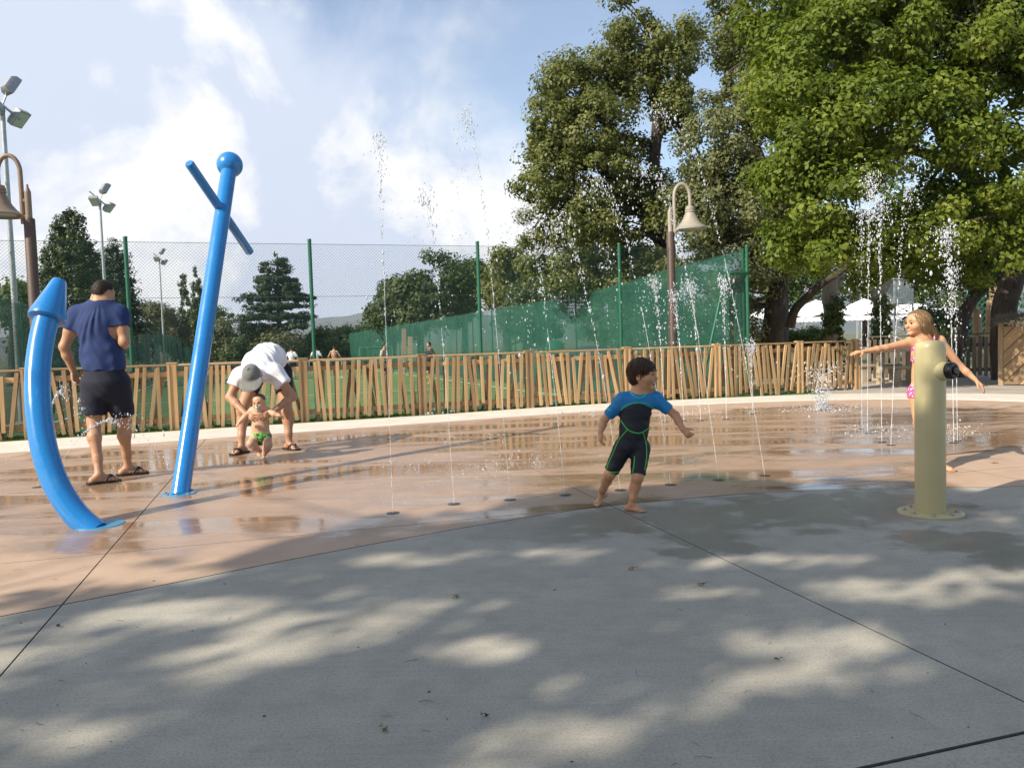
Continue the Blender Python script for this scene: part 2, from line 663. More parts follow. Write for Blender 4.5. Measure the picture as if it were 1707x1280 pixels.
gx = [-2500, -900, -300, -120, -70] + list(np.arange(-50, 56, 1.5)) + [70, 120, 300, 900, 2500]
gy = [-600, -120, -40] + list(np.arange(-20, 100, 1.5)) + [120, 200, 500, 1200, 3000]
V = [(x, y, ground_z(x, y)) for y in gy for x in gx]
nx, ny = len(gx), len(gy)
Fq = np.array([(j * nx + i, j * nx + i + 1, (j + 1) * nx + i + 1, (j + 1) * nx + i) for j in range(ny - 1) for i in range(nx - 1)])
tag(mesh_np('ground', V, Fq, ['ground_earth'], True), kind='structure')

# sports field
def field_pt(u, s, dz):
    p = CORNER + U2 * u + V2 * s
    return (p[0], p[1], ground_z(p[0], p[1]) + dz)
def strip(name, us, ss, dz, mat, parent=None):
    V = [field_pt(u, s, dz) for s in ss for u in us]
    n = len(us)
    F = np.array([(j * n + i, j * n + i + 1, (j + 1) * n + i + 1, (j + 1) * n + i) for j in range(len(ss) - 1) for i in range(n - 1)])
    return mesh_np(name, V, F, [mat], True, parent)
field = strip('sports_field', np.linspace(-FIELD_W, -0.1, 14), np.concatenate([np.linspace(0.1, 12, 24), np.linspace(14, 62, 18)]), 0.035, 'turf')
tag(field, kind='structure')
ss_all = np.concatenate([np.linspace(0.9, 12, 24), np.linspace(14, 61, 18)])
strip('painted_line', np.array([-1.0, -0.9]), ss_all, 0.043, 'line_paint', field)
strip('painted_line', np.array([-13.9, -13.8]), ss_all, 0.043, 'line_paint', field)
for s0 in (1.0, 14.0, 30.0, 47.0, 60.6):
    strip('painted_line', np.linspace(-13.8, -1.0, 16), np.array([s0, s0 + 0.1]), 0.047, 'line_paint', field)
def ring(u0, s0, r, a0, a1, n=30):
    V, F = [], []
    for i in range(n + 1):
        a = a0 + (a1 - a0) * i / n
        for rr in (r - 0.05, r + 0.05):
            V.append(field_pt(u0 + rr * math.cos(a), s0 + rr * math.sin(a), 0.049))
    for i in range(n):
        F.append((2 * i, 2 * i + 1, 2 * i + 3, 2 * i + 2))
    mesh_np('painted_line', V, np.array(F), ['line_paint'], True, field)
ring(-7.4, 1.0, 4.2, 0.05, math.pi - 0.05)
ring(-7.4, 30.0, 3.0, 0, 2 * math.pi)
ring(-7.4, 60.6, 4.2, math.pi + 0.05, 2 * math.pi - 0.05)

# ------------------------------------------------------------------ splash pad, plaza, kerb
def sheet(name, poly, z, mat):
    bm = bmesh.new()
    vs = [bm.verts.new((p[0], p[1], z)) for p in poly]
    f = bm.faces.new(vs)
    f.normal_update()
    if f.normal.z < 0: f.normal_flip()
    bmesh.ops.triangulate(bm, faces=[f])
    me = bpy.data.meshes.new(name)
    bm.to_mesh(me); bm.free()
    me.materials.append(MATS[mat])
    return link(bpy.data.objects.new(name, me))

def poly_is_ccw(P):
    return sum(P[k - 1][0] * P[k][1] - P[k][0] * P[k - 1][1] for k in range(len(P))) > 0
if not poly_is_ccw(pad_poly): pad_poly = pad_poly[::-1]
pad = tag(sheet('splash_pad', pad_poly, -0.030, 'joint_dirt'), kind='structure')
jag = offset_poly(pad_poly, 0.006)
slabs(jag, pad, 'pink_concrete', 'slab', z=0.0)

# plaza: everything on the camera's side of the pad edge
edge = [np.array(p) for p in near_c]
plz = [np.array((p[0], p[1])) for p in edge]
plz = [np.array((-14.0, -4.0))] + [np.array((22.0, -4.0)), np.array((22.0, 8.6))] + plz[::-1]
if not poly_is_ccw(plz): plz = plz[::-1]
plaza = tag(sheet('plaza', plz, -0.034, 'joint_dirt'), kind='structure')
# the near rows stop at a kerb joint, beyond it another row of slabs a little lower
inset = offset_poly(plz, 0.006)
slabs(inset, plaza, 'grey_concrete', 'slab', z=0.0, jrows=range(0, 8))
slabs(inset, plaza, 'grey_concrete', 'slab', z=-0.005, jrows=range(-4, 0))

# pale kerb band along the far side of the pad
band = [tuple(p) for p in inner_c[::-1]] + [tuple(p) for p in outer_c[::-1]]
kerb = empty('kerb_band'); tag(kerb, kind='structure')
ni = 36
ic = [np.array(p) for p in inner_c[::-1]]; oc = [np.array(p) for p in outer_c]
def resample(P, n):
    P = np.array(P); d = np.r_[0, np.cumsum(np.linalg.norm(np.diff(P, axis=0), axis=1))]
    t = np.linspace(0, d[-1], n)
    return np.c_[np.interp(t, d, P[:, 0]), np.interp(t, d, P[:, 1])]
ri, ro = resample(ic, ni * 4 + 1), resample(oc, ni * 4 + 1)
for k in range(ni):
    mb = MB()
    a, b = k * 4, k * 4 + 4
    vs, fs = [], []
    for q in range(a, b + 1):
        t = ro[q] - ri[q]; L = np.linalg.norm(t); t = t / L
        pi, po = ri[q] + t * 0.006, ro[q]
        if q == a or q == b:
            along = (ri[min(q + 1, len(ri) - 1)] - ri[max(q - 1, 0)]); along /= np.linalg.norm(along)
            sh = along * (0.003 if q == a else -0.003)
            pi, po = pi + sh, po + sh
        for p, z in ((pi, -0.08), (pi, -0.004), (pi + t * 0.02, 0.006), (po - t * 0.02, 0.012), (po, 0.002), (po, -0.08)):
            vs.append((p[0], p[1], z))
    for q in range(4):
        for c in range(5):
            i = q * 6 + c
            fs.append((i, i + 6, i + 7, i + 1))
    fs.append((0, 1, 2, 3, 4, 5)); fs.append((29, 28, 27, 26, 25, 24))
    mb.add(vs, fs)
    mb.build('kerb_stone', 'kerb_concrete', kerb)

# tan paving beyond the kerb on the right, around the hut
tan = [(7.9, 14.0), (8.9, 13.3), (9.95, 11.3), (10.15, 9.0), (8.5, 8.7), (22, 8.7), (26, 19.5), (12.0, 19.2), (7.0, 17.4), (6.2, 16.1), (6.0, 14.8)]
tag(sheet('pavement', tan, -0.012, 'tan_paving'), kind='structure')

# dirt path behind the fence on the right
simple('pale_dirt', (0.55, 0.45, 0.31), 0.95, 0.2, 1.2, 0.4, 30, 0.01, 'World')
tag(sheet('path', [(5.6, 17.2), (11.0, 19.4), (26, 20.0), (26, 24.5), (10, 23.5), (5.8, 20.5)], -0.035, 'pale_dirt'), kind='structure')
# ------------------------------------------------------------------ wooden fence
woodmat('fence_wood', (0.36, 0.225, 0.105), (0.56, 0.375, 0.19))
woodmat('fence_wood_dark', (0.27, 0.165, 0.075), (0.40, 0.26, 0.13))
woodmat('rail_wood', (0.36, 0.23, 0.11), (0.52, 0.34, 0.17), axis=0)
FR = math.atan2(U2[1], U2[0])
fence = empty('wooden_fence', (FENCE0[0], FENCE0[1], -0.02), FR)
tag(fence, 'long honey-coloured timber fence of crooked upright slats behind the splash pad', 'fence')
BAY = 1.905
posts_u = [BAY * k for k in range(-2, 7)] + [BAY * 6 + 1.42]
def unit_slat(name, L, w=0.052, d=0.028):
    m = MB(); m.box((0, 0, 0), (w, d, L), bev=0.004)
    me_o = m.build(name, 'fence_wood')
    me = me_o.data
    bpy.data.objects.remove(me_o)
    return me
slat_meshes = [unit_slat('slat', L) for L in (0.98, 0.92, 0.86, 0.80)]
post_m = MB()
post_m.box((0, 0, 0.51), (0.135, 0.09, 1.02), bev=0.006)
post_m.box((0, 0, 1.026), (0.15, 0.105, 0.022), bev=0.004)
for sx in (-1, 1):
    post_m.box((sx * 0.048, -0.051, 0.505), (0.03, 0.014, 1.0), bev=0.003)
po = post_m.build('post', 'fence_wood', fence)
for k, u in enumerate(posts_u):
    o = po if k == 0 else link(po.copy(), fence)
    o.location = (u, 0, 0)
def put(me, loc, rot, parent, name, mat=None):
    o = bpy.data.objects.new(name, me)
    o.location = loc; o.rotation_euler = rot
    link(o, parent)
    if mat:
        o.material_slots[0].link = 'OBJECT'; o.material_slots[0].material = MATS[mat]
    return o
rs = random.Random(11)
for k in range(len(posts_u) - 1):
    u0, u1 = posts_u[k], posts_u[k + 1]
    w = u1 - u0
    cx = (u0 + u1) / 2
    for z, hh, yy, dd in ((1.0, 0.03, 0.0, 0.085), (0.865, 0.075, 0.0, 0.032), (0.175, 0.085, 0.0, 0.032)):
        m = MB(); m.box((0, 0, 0), (w - 0.138, dd, hh), bev=0.004)
        o = m.build('rail', 'rail_wood', fence); o.location = (cx, yy, z)
    n = int(round(w / 0.128))
    lean = rs.uniform(-0.03, 0.03)
    for i in range(n):
        u = u0 + 0.115 + (w - 0.23) * (i + 0.5 + rs.uniform(-0.28, 0.28)) / n
        lean = 0.55 * lean + rs.gauss(0, 0.075)
        lean = max(-0.2, min(0.2, lean))
        L = rs.choice((0, 0, 0, 1, 1, 2, 3))
        len_ = (0.98, 0.92, 0.86, 0.80)[L]
        zc = 0.985 - len_ / 2 - (0 if L < 2 else rs.uniform(0.0, 0.1)) - rs.uniform(0, 0.02)
        put(slat_meshes[L], (u, -0.034 - 0.001 * (i % 3), zc), (0, lean, rs.uniform(-0.05, 0.05)), fence, 'slat')
    nb = int(round(w / 0.20))
    for i in range(nb):
        u = u0 + 0.115 + (w - 0.23) * (i + 0.5 + rs.uniform(-0.4, 0.4)) / nb
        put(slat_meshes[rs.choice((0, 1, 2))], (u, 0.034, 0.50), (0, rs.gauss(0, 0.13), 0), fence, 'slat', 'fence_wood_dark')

# ------------------------------------------------------------------ tall green fence with wire mesh
simple('green_paint', (0.012, 0.115, 0.062), 0.45, 0.15, 20)
simple('wire_green', (0.035, 0.10, 0.072), 0.5, 0.1, 20)
TH = 2.95
def wire_panel(length, height, pitch=0.037, r=0.0017):
    """two crossing sets of straight wires over a length x height rectangle in the xz plane"""
    V, F = [], []
    step = pitch * math.sqrt(2) * 1.0
    for sgn in (1, -1):
        c = -height
        while c < length + height:
            # line x = c + sgn*z, clipped to 0..length
            if sgn > 0:
                z0, z1 = max(0, -c), min(height, length - c)
            else:
                z0, z1 = max(0, c - length), min(height, c)
            if z1 - z0 > 0.02:
                a = np.array([c + sgn * z0, 0.002 * sgn, z0]); b = np.array([c + sgn * z1, 0.002 * sgn, z1])
                p = np.array([1, 0, -sgn]) / math.sqrt(2) * r
                q = np.array([0, r, 0])
                o = len(V)
                for e in (a, b):
                    V += [e + p * 1.0, e - 0.5 * p + q * 0.87, e - 0.5 * p - q * 0.87]
                for k in range(3):
                    k2 = (k + 1) % 3
                    F.append((o + k, o + k2, o + 3 + k2, o + 3 + k))
            c += step
    return np.array(V), np.array(F)
tall = empty('wire_fence', (CORNER[0], CORNER[1], -0.05), FR)
tag(tall, 'tall see-through fence of green wire mesh on slim green posts behind the slats', 'fence')
LEN = 15.6
tall_posts = [0.0]
for px, by in ((1033, 668), (800, 686), (524, 705), (222, 724)):
    g = D(px + 5, by, 12)            # sight line onto the fence line
    dx, dy = g.x, g.y
    # solve CORNER + u*U2 parallel to (dx,dy)
    A = np.array([[U2[0], -dx], [U2[1], -dy]])
    s = np.linalg.solve(A, -CORNER)
    tall_posts.append(float(s[0]))
tall_posts.append(tall_posts[-1] - 3.0)
tall_posts.append(tall_posts[-1] - 2.7)
LEN = -tall_posts[-1]
for u in tall_posts:
    m = MB()
    m.tube([(0, 0, 0), (0, 0, TH + 0.03)], 0.031 if u < 0 else 0.036, 10)
    m.lathe([(0.036, TH + 0.03), (0.03, TH + 0.05), (0.0, TH + 0.056)], 10)
    o = m.build('post', 'green_paint', tall, True); o.location = (u, 0, 0)
V, F = wire_panel(LEN, TH - 0.06)
V[:, 0] -= LEN; V[:, 1] += 0.04; V[:, 2] += 0.04
tag(mesh_np('wire_mesh', V, F, ['wire_green'], False, tall), kind='stuff')
for z in (0.08, TH * 0.36, TH * 0.70, TH - 0.03):
    m = MB(); m.tube([(-LEN, 0.036, z), (0, 0.036, z)], 0.0032, 5)
    m.build('tension_wire', 'wire_green', tall)
# bent brace at the end post
m = MB()
pts = [(-0.03, -0.02, 2.45), (-0.33, -0.02, 2.45), (-0.44, -0.02, 2.42), (-0.52, -0.02, 2.34), (-0.57, -0.02, 2.22), (-1.18, -0.02, 0.0)]
m.tube([Vector(p) for p in catmull(pts, 5)], 0.026, 10)
m.build('brace', 'green_paint', tall, True)

# side and end fences of the field with windbreak net
def net_material():
    t = NT('green_net')
    P = t.coords('Object')
    n = t.noise(P, 3.0, 4, 0.6)
    t.set(color=t.ramp(n, [(0.3, (0.006, 0.070, 0.048)), (0.7, (0.014, 0.11, 0.074))]), rough=0.7)
    tr = t.node('ShaderNodeBsdfTransparent')
    ms = t.node('ShaderNodeMixShader')
    # woven gaps: more open where the net sags
    t.link(t.maprange(t.noise(P, 0.8, 3, 0.5), 0.2, 0.8, 0.55, 0.80), ms.inputs[0])
    t.link(tr.outputs[0], ms.inputs[1]); t.link(t.bsdf.outputs[0], ms.inputs[2])
    t.link(ms.outputs[0], t.out.inputs[0])
    MATS['green_net'] = t.m
net_material()
def net_fence(p0, p1, n, label, h=TH, wires=True):
    p0, p1 = np.array(p0), np.array(p1)
    d = p1 - p0; L = np.linalg.norm(d)
    root = empty('net_fence', (p0[0], p0[1], 0), math.atan2(d[1], d[0]))
    tag(root, label, 'fence')
    z0 = [ground_z(*(p0 + d * i / n)) for i in range(n + 1)]
    m = MB(); m.tube([(0, 0, 0), (0, 0, h + 0.02)], 0.03, 8)
    po = m.build('post', 'green_paint', root, True)
    for i in range(n + 1):
        o = po if i == 0 else link(po.copy(), root)
        o.location = (L * i / n, 0, z0[i])
    V, F = [], []
    rows = 6
    cols = n * 4
    rr = random.Random(int(L * 10))
    for i in range(cols + 1):
        t = i / cols
        x = L * t
        zb = np.interp(t * n, range(n + 1), z0)
        mid = abs(math.sin(math.pi * t * n))
        for j in range(rows + 1):
            v = j / rows
            V.append((x, 0.045 + 0.05 * mid * math.sin(math.pi * v) + rr.uniform(-.008, .008), zb + 0.05 + (h - 0.07 - 0.025 * mid * (j == rows)) * v))
    for i in range(cols):
        for j in range(rows):
            a = i * (rows + 1) + j
            F.append((a, a + rows + 1, a + rows + 2, a + 1))
    mesh_np('net', V, np.array(F), ['green_net'], True, root)
    m = MB(); m.tube([(0, 0.03, z0[0] + h - 0.02)] + [(L * i / n, 0.03, z0[i] + h - 0.02) for i in range(1, n + 1)], 0.006, 5)
    m.build('top_wire', 'wire_green', root)
    return root
far_s = 62.0
c_r = CORNER + U2 * 0.12
net_fence(c_r + V2 * 0.3, c_r + V2 * far_s, 22, 'dark green windbreak net along the right side of the field')
c_l = CORNER - U2 * FIELD_W
net_fence(c_l + V2 * 0.3, c_l + V2 * far_s, 22, 'dark green windbreak net along the left side of the field')
net_fence(c_l + V2 * (far_s + 0.2), c_r + V2 * (far_s + 0.2), 6, 'dark green net closing the far end of the field', h=2.2)

# floodlight masts along the left side of the field
simple('galvanised', (0.42, 0.44, 0.44), 0.45, 0.15, 12, metal=0.5)
simple('lamp_grey', (0.30, 0.32, 0.33), 0.45, 0.12, 12, metal=0.3)
t = NT('lamp_glass'); t.set(color=(0.55, 0.58, 0.58), rough=0.08, spec=0.6); MATS['lamp_glass'] = t.m
def floodlight(px, s_lab, H=7.2, r=0.075):
    # on the line just outside the left net
    base = CORNER - U2 * (FIELD_W + 0.25)
    d = ray(px, 590)
    A = np.array([[V2[0], -d.x], [V2[1], -d.y]])
    s = np.linalg.solve(A, -base)[0]
    p = base + V2 * s
    root = empty('floodlight_mast', (p[0], p[1], ground_z(*p)), FR)
    tag(root, s_lab, 'floodlight', 'floodlight masts along the left of the field')
    z = 0.45
    m = MB(); m.tube([(0, 0, 0), (0, 0, H)], [r, r * 0.62], 12)
    m.lathe([(0.16, 0), (0.16, 0.02), (r + 0.01, 0.03)], 12)
    m.build('mast', 'galvanised', root, True)
    m = MB()
    m.box((0, 0, H + 0.03), (1.0, 0.06, 0.06), Matrix.Rotation(0.75, 3, 'Y'), bev=0.008)
    for zz in (1.5, 2.4, 3.3, 4.2, 5.1, 5.9):
        m.box((0, -r - 0.012, zz), (0.03, 0.03, 0.09), bev=0.004)
    m.build('cross_arm', 'lamp_grey', root)
    def head(c, ax, tilt, sz=(0.36, 0.22, 0.44)):
        M = Matrix.Rotation(ax, 3, 'Z') @ Matrix.Rotation(tilt, 3, 'X')
        m = MB()
        prof = [(-0.5, 0.42), (-0.36, 0.5), (0.15, 0.5), (0.42, 0.42), (0.5, 0.24)]
        vs, fs = [], []
        for yy, k in ((-0.5, 1.0), (0.1, 0.98), (0.5, 0.7)):
            for a, b in ((-1, -1), (1, -1), (1, 1), (-1, 1)):
                vs.append(Vector(c) + M @ Vector((a * sz[0] / 2 * k, yy * sz[1], b * sz[2] / 2 * k)))
        fs = [(0, 1, 2, 3), (11, 10, 9, 8)]
        for rr_ in range(2):
            for k in range(4):
                a, b = rr_ * 4 + k, rr_ * 4 + (k + 1) % 4
                fs.append((a, a + 4, b + 4, b))
        m.add(vs, fs)
        h = m.build('lamp_head', 'lamp_grey', root, True)
        m = MB()
        m.box(Vector(c) + M @ Vector((0, -0.5 * sz[1] - 0.006, 0)), (sz[0] * 0.86, 0.01, sz[2] * 0.86), M)
        m.build('lens', 'lamp_glass', h)
        m = MB()
        m.tube([Vector(c) + M @ Vector((0, 0.4 * sz[1], 0)), Vector(c) * 0.5 + Vector((0, 0, H)) * 0.5, (0, 0, H)], 0.022, 6)
        m.build('bracket', 'lamp_grey', h)
    head((0.20, 0, H + 0.52), 2.2, 0.55)
    head((-0.14, -0.18, H - 0.02), -0.3, 0.9)
    head((0.30, 0.12, H - 0.22), 1.1, 0.75)
    return root
floodlight(30, 'tall grey floodlight mast cut by the left edge, behind the bell lamp', 7.8, 0.085)
floodlight(181, 'grey floodlight mast standing in front of the big rounded cypress', 8.05)
floodlight(274, 'floodlight mast seen just right of the second green fence post', 8.5)
floodlight(308, 'smallest floodlight mast, beside the two thin cypresses', 8.4)

# ------------------------------------------------------------------ bell street lamps
simple('brown_steel', (0.085, 0.055, 0.042), 0.55, 0.18, 30, 0.1, 200, 0.001)
simple('beige_steel', (0.34, 0.305, 0.245), 0.5, 0.08, 12)
simple('taupe_steel', (0.235, 0.175, 0.125), 0.5, 0.1, 12)
def bell_lamp(px, beyond, turn, label, mat):
    d = ray(px, 560)
    base = FENCE0 + V2 * beyond
    A = np.array([[U2[0], -d.x], [U2[1], -d.y]])
    u = np.linalg.solve(A, -base)[0]
    p = base + U2 * u
    root = empty('street_lamp', (p[0], p[1], -0.05), turn)
    tag(root, label, 'street lamp', 'bell-shaped street lamps behind the slat fence')
    m = MB()
    m.lathe([(0.13, 0), (0.13, 0.10), (0.10, 0.14), (0.083, 0.2), (0.075, 3.22), (0.066, 3.24)], 20)
    m.build('post', 'brown_steel', root, True)
    m = MB()
    m.tube([(0, 0, 3.2), (0, 0, 3.62)], 0.045, 14)
    m.lathe([(0.045, 3.62), (0.03, 3.66), (0.014, 3.70), (0.018, 3.72), (0.0, 3.745)], 14)
    pts = [(0.085, 0, 3.16)] + [(0.085, 0, 3.16 + 0.16 * k) for k in range(1, 5)]
    pts += [(0.085 + 0.155 * (1 - math.cos(a)), 0, 3.90 + 0.25 * math.sin(a)) for a in np.linspace(0.15, math.pi - 0.05, 12)]
    pts += [(0.395, 0, 3.72)]
    m.tube(pts, 0.033, 12)
    for z in (3.26, 3.5):
        m.box((0.045, 0, z), (0.11, 0.05, 0.05), bev=0.006)
    m.build('gooseneck', mat, root, True)
    m = MB()
    m.lathe([(0.0, 3.73), (0.05, 3.73), (0.085, 3.715), (0.085, 3.69), (0.095, 3.685), (0.095, 3.655), (0.085, 3.65), (0.10, 3.64), (0.10, 3.61), (0.088, 3.605),
             (0.10, 3.575), (0.125, 3.52), (0.165, 3.44), (0.22, 3.37), (0.29, 3.305), (0.305, 3.30), (0.305, 3.275), (0.28, 3.28), (0.21, 3.345), (0.12, 3.45), (0.06, 3.5), (0.0, 3.5)], 32, c=(0.395, 0, 0))
    sh = m.build('lamp_shade', mat, root, True)
    m = MB(); m.lathe([(0.0, 3.30), (0.20, 3.295), (0.22, 3.30), (0.20, 3.34), (0.0, 3.4)], 20, c=(0.395, 0, 0))
    m.build('lens', 'lamp_glass', sh, True)
    return root
bell_lamp(1121, 0.55, 0.06, 'beige bell lamp with gooseneck on a brown post before the trees', 'beige_steel')
bell_lamp(61, 0.45, math.pi + 0.12, 'brown bell lamp with arched neck at the left edge', 'taupe_steel')
# ------------------------------------------------------------------ trees
leafmat('leaf_bright', (0.075, 0.115, 0.012), (0.145, 0.20, 0.022), (0.24, 0.28, 0.045), 0.40)
leafmat('leaf_oak', (0.075, 0.092, 0.022), (0.145, 0.165, 0.042), (0.22, 0.235, 0.08), 0.32)
leafmat('leaf_grey', (0.095, 0.108, 0.042), (0.165, 0.18, 0.075), (0.25, 0.265, 0.13), 0.30)
leafmat('leaf_dark', (0.034, 0.052, 0.016), (0.064, 0.090, 0.026), (0.105, 0.135, 0.042), 0.2)
leafmat('leaf_mid', (0.040, 0.070, 0.016), (0.070, 0.115, 0.026), (0.11, 0.16, 0.042), 0.28)
leafmat('leaf_cypress', (0.024, 0.044, 0.014), (0.052, 0.082, 0.022), (0.10, 0.13, 0.036), 0.12)
leafmat('leaf_cedar', (0.016, 0.038, 0.020), (0.032, 0.062, 0.030), (0.055, 0.092, 0.042), 0.1)
leafmat('leaf_olive', (0.075, 0.085, 0.035), (0.12, 0.13, 0.06), (0.18, 0.18, 0.09), 0.2)
leafmat('leaf_ivy', (0.045, 0.075, 0.012), (0.085, 0.13, 0.02), (0.13, 0.18, 0.03), 0.25)
leafmat('grass_blade', (0.05, 0.10, 0.018), (0.085, 0.155, 0.028), (0.15, 0.21, 0.05), 0.3)

def bark(name, c0, c1):
    t = NT(name)
    P = t.coords('Object')
    mp = t.node('ShaderNodeMapping'); mp.inputs['Scale'].default_value = (9, 9, 2.2)
    t.link(P, mp.inputs['Vector'])
    n = t.noise(mp.outputs[0], 1.0, 7, 0.65, 0.8)
    t.set(color=t.ramp(n, [(0.3, c0), (0.68, c1)]), rough=0.92)
    t.bump(n, 0.9, 0.05)
    MATS[name] = t.m
bark('bark_dark', (0.028, 0.022, 0.017), (0.095, 0.075, 0.058))
bark('bark_grey', (0.075, 0.06, 0.048), (0.22, 0.185, 0.15))
bark('bark_pale', (0.16, 0.135, 0.10), (0.34, 0.30, 0.235))

def leaf_quads(C, N, size, rng, aspect=0.62, jitter=0.5):
    """one folded diamond per leaf: centres C, normals N"""
    n = len(C)
    t = rng.normal(size=(n, 3))
    t -= N * np.sum(t * N, 1, keepdims=True)
    t /= np.linalg.norm(t, axis=1, keepdims=True) + 1e-9
    b = np.cross(N, t)
    s = size * (1 + jitter * rng.uniform(-1, 1, (n, 1)))
    V = np.empty((n, 4, 3), np.float32)
    V[:, 0] = C - t * s * 0.5
    V[:, 1] = C + b * s * 0.5 * aspect + N * s * 0.12
    V[:, 2] = C + t * s * 0.5
    V[:, 3] = C - b * s * 0.5 * aspect + N * s * 0.12
    F = np.arange(n * 4).reshape(n, 4)
    return V.reshape(-1, 3), F

def crown_points(blobs, n_clump, n_leaf, rc, rng, shell=0.55, flat=0.75, keep=None, upbias=0.35):
    """blobs (x,y,z,rx,ry,rz,weight) hold clumps; clumps hold leaves"""
    B = np.array([b[:6] for b in blobs], float)
    w = np.array([(b[6] if len(b) > 6 else 1.0) * (b[3] * b[4] * b[5]) ** 0.67 for b in blobs])
    w /= w.sum()
    k = rng.choice(len(B), n_clump, p=w)
    d = rng.normal(size=(n_clump, 3)); d /= np.linalg.norm(d, axis=1, keepdims=True)
    r = shell + (1 - shell) * rng.uniform(0, 1, (n_clump, 1)) ** 0.7
    r = r * (0.82 + 0.3 * rng.uniform(0, 1, (n_clump, 1)))
    C = B[k, :3] + d * r * B[k, 3:6]
    cs = rc * np.exp(rng.normal(0, 0.28, (n_clump, 1)))
    j = rng.integers(0, n_clump, n_leaf)
    dl = rng.normal(size=(n_leaf, 3)); dl /= np.linalg.norm(dl, axis=1, keepdims=True)
    rl = rng.uniform(0, 1, (n_leaf, 1)) ** 0.45
    off = dl * rl * cs[j]
    off[:, 2] *= flat
    P = C[j] + off
    N = dl * 0.85 + d[j] * 0.45 + rng.normal(0, 0.45, (n_leaf, 3)) + np.array([0, 0, upbias])
    N /= np.linalg.norm(N, axis=1, keepdims=True)
    tint = np.clip(0.5 + 0.22 * rng.normal(size=n_clump)[j] + 0.16 * rng.normal(size=n_leaf), 0, 1)
    if keep is not None:
        m = keep(P)
        P, N, tint = P[m], N[m], tint[m]
    return P, N, tint, C

def make_tree(name, label, cat, loc, limbs, blobs, leaf, leafsize, n_clump, n_leaf, rc, barkm='bark_dark', seed=1, group=None, shell=0.55, flat=0.75, twigs=60, keep=None, aspect=0.62, upbias=0.35):
    """limbs: list of (points, radii) in world space; blobs in world space"""
    rng = np.random.default_rng(seed)
    root = empty(name, loc)
    tag(root, label, cat, group)
    L = Vector(loc)
    if blobs:
        P, N, tint, C = crown_points(blobs, n_clump, n_leaf, rc, rng, shell, flat, keep, upbias)
    else:
        C = np.zeros((0, 3))
    mb = MB()
    ends = []
    for pts, rad in limbs:
        pp = catmull([tuple(p) for p in pts], 4)
        rr = np.interp(np.linspace(0, 1, len(pp)), np.linspace(0, 1, len(rad)), rad)
        Q = []
        for q, r_ in zip(pp, rr):
            nz = mnoise.noise_vector(Vector(q) * 1.3) * r_ * 0.35
            Q.append(Vector(q) + nz - L)
        mb.tube(Q, list(rr), 9)
        ends += [(Vector(q), r_) for q, r_ in zip(pp, rr)]
    # twigs run from the limbs to some of the leaf clumps
    if len(C) and ends:
        E = np.array([tuple(e[0]) for e in ends]); ER = np.array([e[1] for e in ends])
        for c in C[rng.choice(len(C), min(twigs, len(C)), replace=False)]:
            dd = np.linalg.norm(E - c, axis=1) + (E[:, 2] > c[2]) * 0.7
            i = int(np.argmin(dd))
            if dd[i] < 0.25: continue
            a, b = E[i], c
            mid = (a + b) / 2 + rng.normal(0, 0.08, 3) * np.linalg.norm(b - a) + np.array([0, 0, -0.04 * np.linalg.norm(b - a)])
            r0 = min(ER[i] * 0.6, 0.03 + 0.012 * np.linalg.norm(b - a))
            mb.tube([Vector(p) - L for p in catmull([a, mid, b], 3)], list(np.linspace(r0, 0.008, 7)), 5)
    if mb.v:
        mb.build('trunk', barkm, root, 80)
    if blobs:
        V, F = leaf_quads(P - np.array(loc), N, leafsize, rng, aspect)
        mesh_np('crown', V, F, [leaf], False, root, rnd=tint)
    return root

def B_(px, py, Y, rx_px, ry_px=None, depth=None, w=1.0):
    """a foliage ball around a sight line at distance Y; radii in picture units there"""
    c = D(px, py, Y)
    rx = rx_px * Y / FPX
    rz = (ry_px or rx_px) * Y / FPX
    return (c.x, c.y, c.z, rx, depth or rx, rz, w)
def gp(px, Y, z=-0.05):
    c = D(px, 600, Y)
    return Vector((c.x, c.y, z))
def pt(px, py, Y):
    return tuple(D(px, py, Y))

# -- the big bright green tree on the right, its crown reaching over the hut and fence
Y0 = 17.5
base = gp(1672, Y0)
limbs = [
    ([base, pt(1672, 520, Y0), pt(1692, 430, Y0), pt(1655, 350, Y0 - .3), pt(1600, 270, Y0 - .6), pt(1540, 150, Y0 - 1), pt(1500, 20, Y0 - 1.2)], [0.32, 0.26, 0.24, 0.21, 0.18, 0.13, 0.07]),
    ([pt(1672, 400, Y0), pt(1720, 300, Y0), pt(1760, 160, Y0 + .4), pt(1780, 0, Y0 + .6)], [0.24, 0.2, 0.15, 0.08]),
    ([pt(1610, 285, Y0 - .5), pt(1520, 250, Y0 - 1.3), pt(1430, 235, Y0 - 2), pt(1350, 190, Y0 - 2.6)], [0.13, 0.1, 0.08, 0.04]),
    ([pt(1640, 330, Y0 - .4), pt(1560, 350, Y0 - 1.5), pt(1470, 370, Y0 - 2.4), pt(1390, 400, Y0 - 3)], [0.12, 0.09, 0.07, 0.03]),
    ([pt(1560, 190, Y0 - .9), pt(1440, 120, Y0 - 1.6), pt(1350, 50, Y0 - 2)], [0.11, 0.08, 0.03]),
    ([pt(1690, 330, Y0), pt(1640, 200, Y0 - 2), pt(1640, 60, Y0 - 3)], [0.14, 0.1, 0.04]),
]
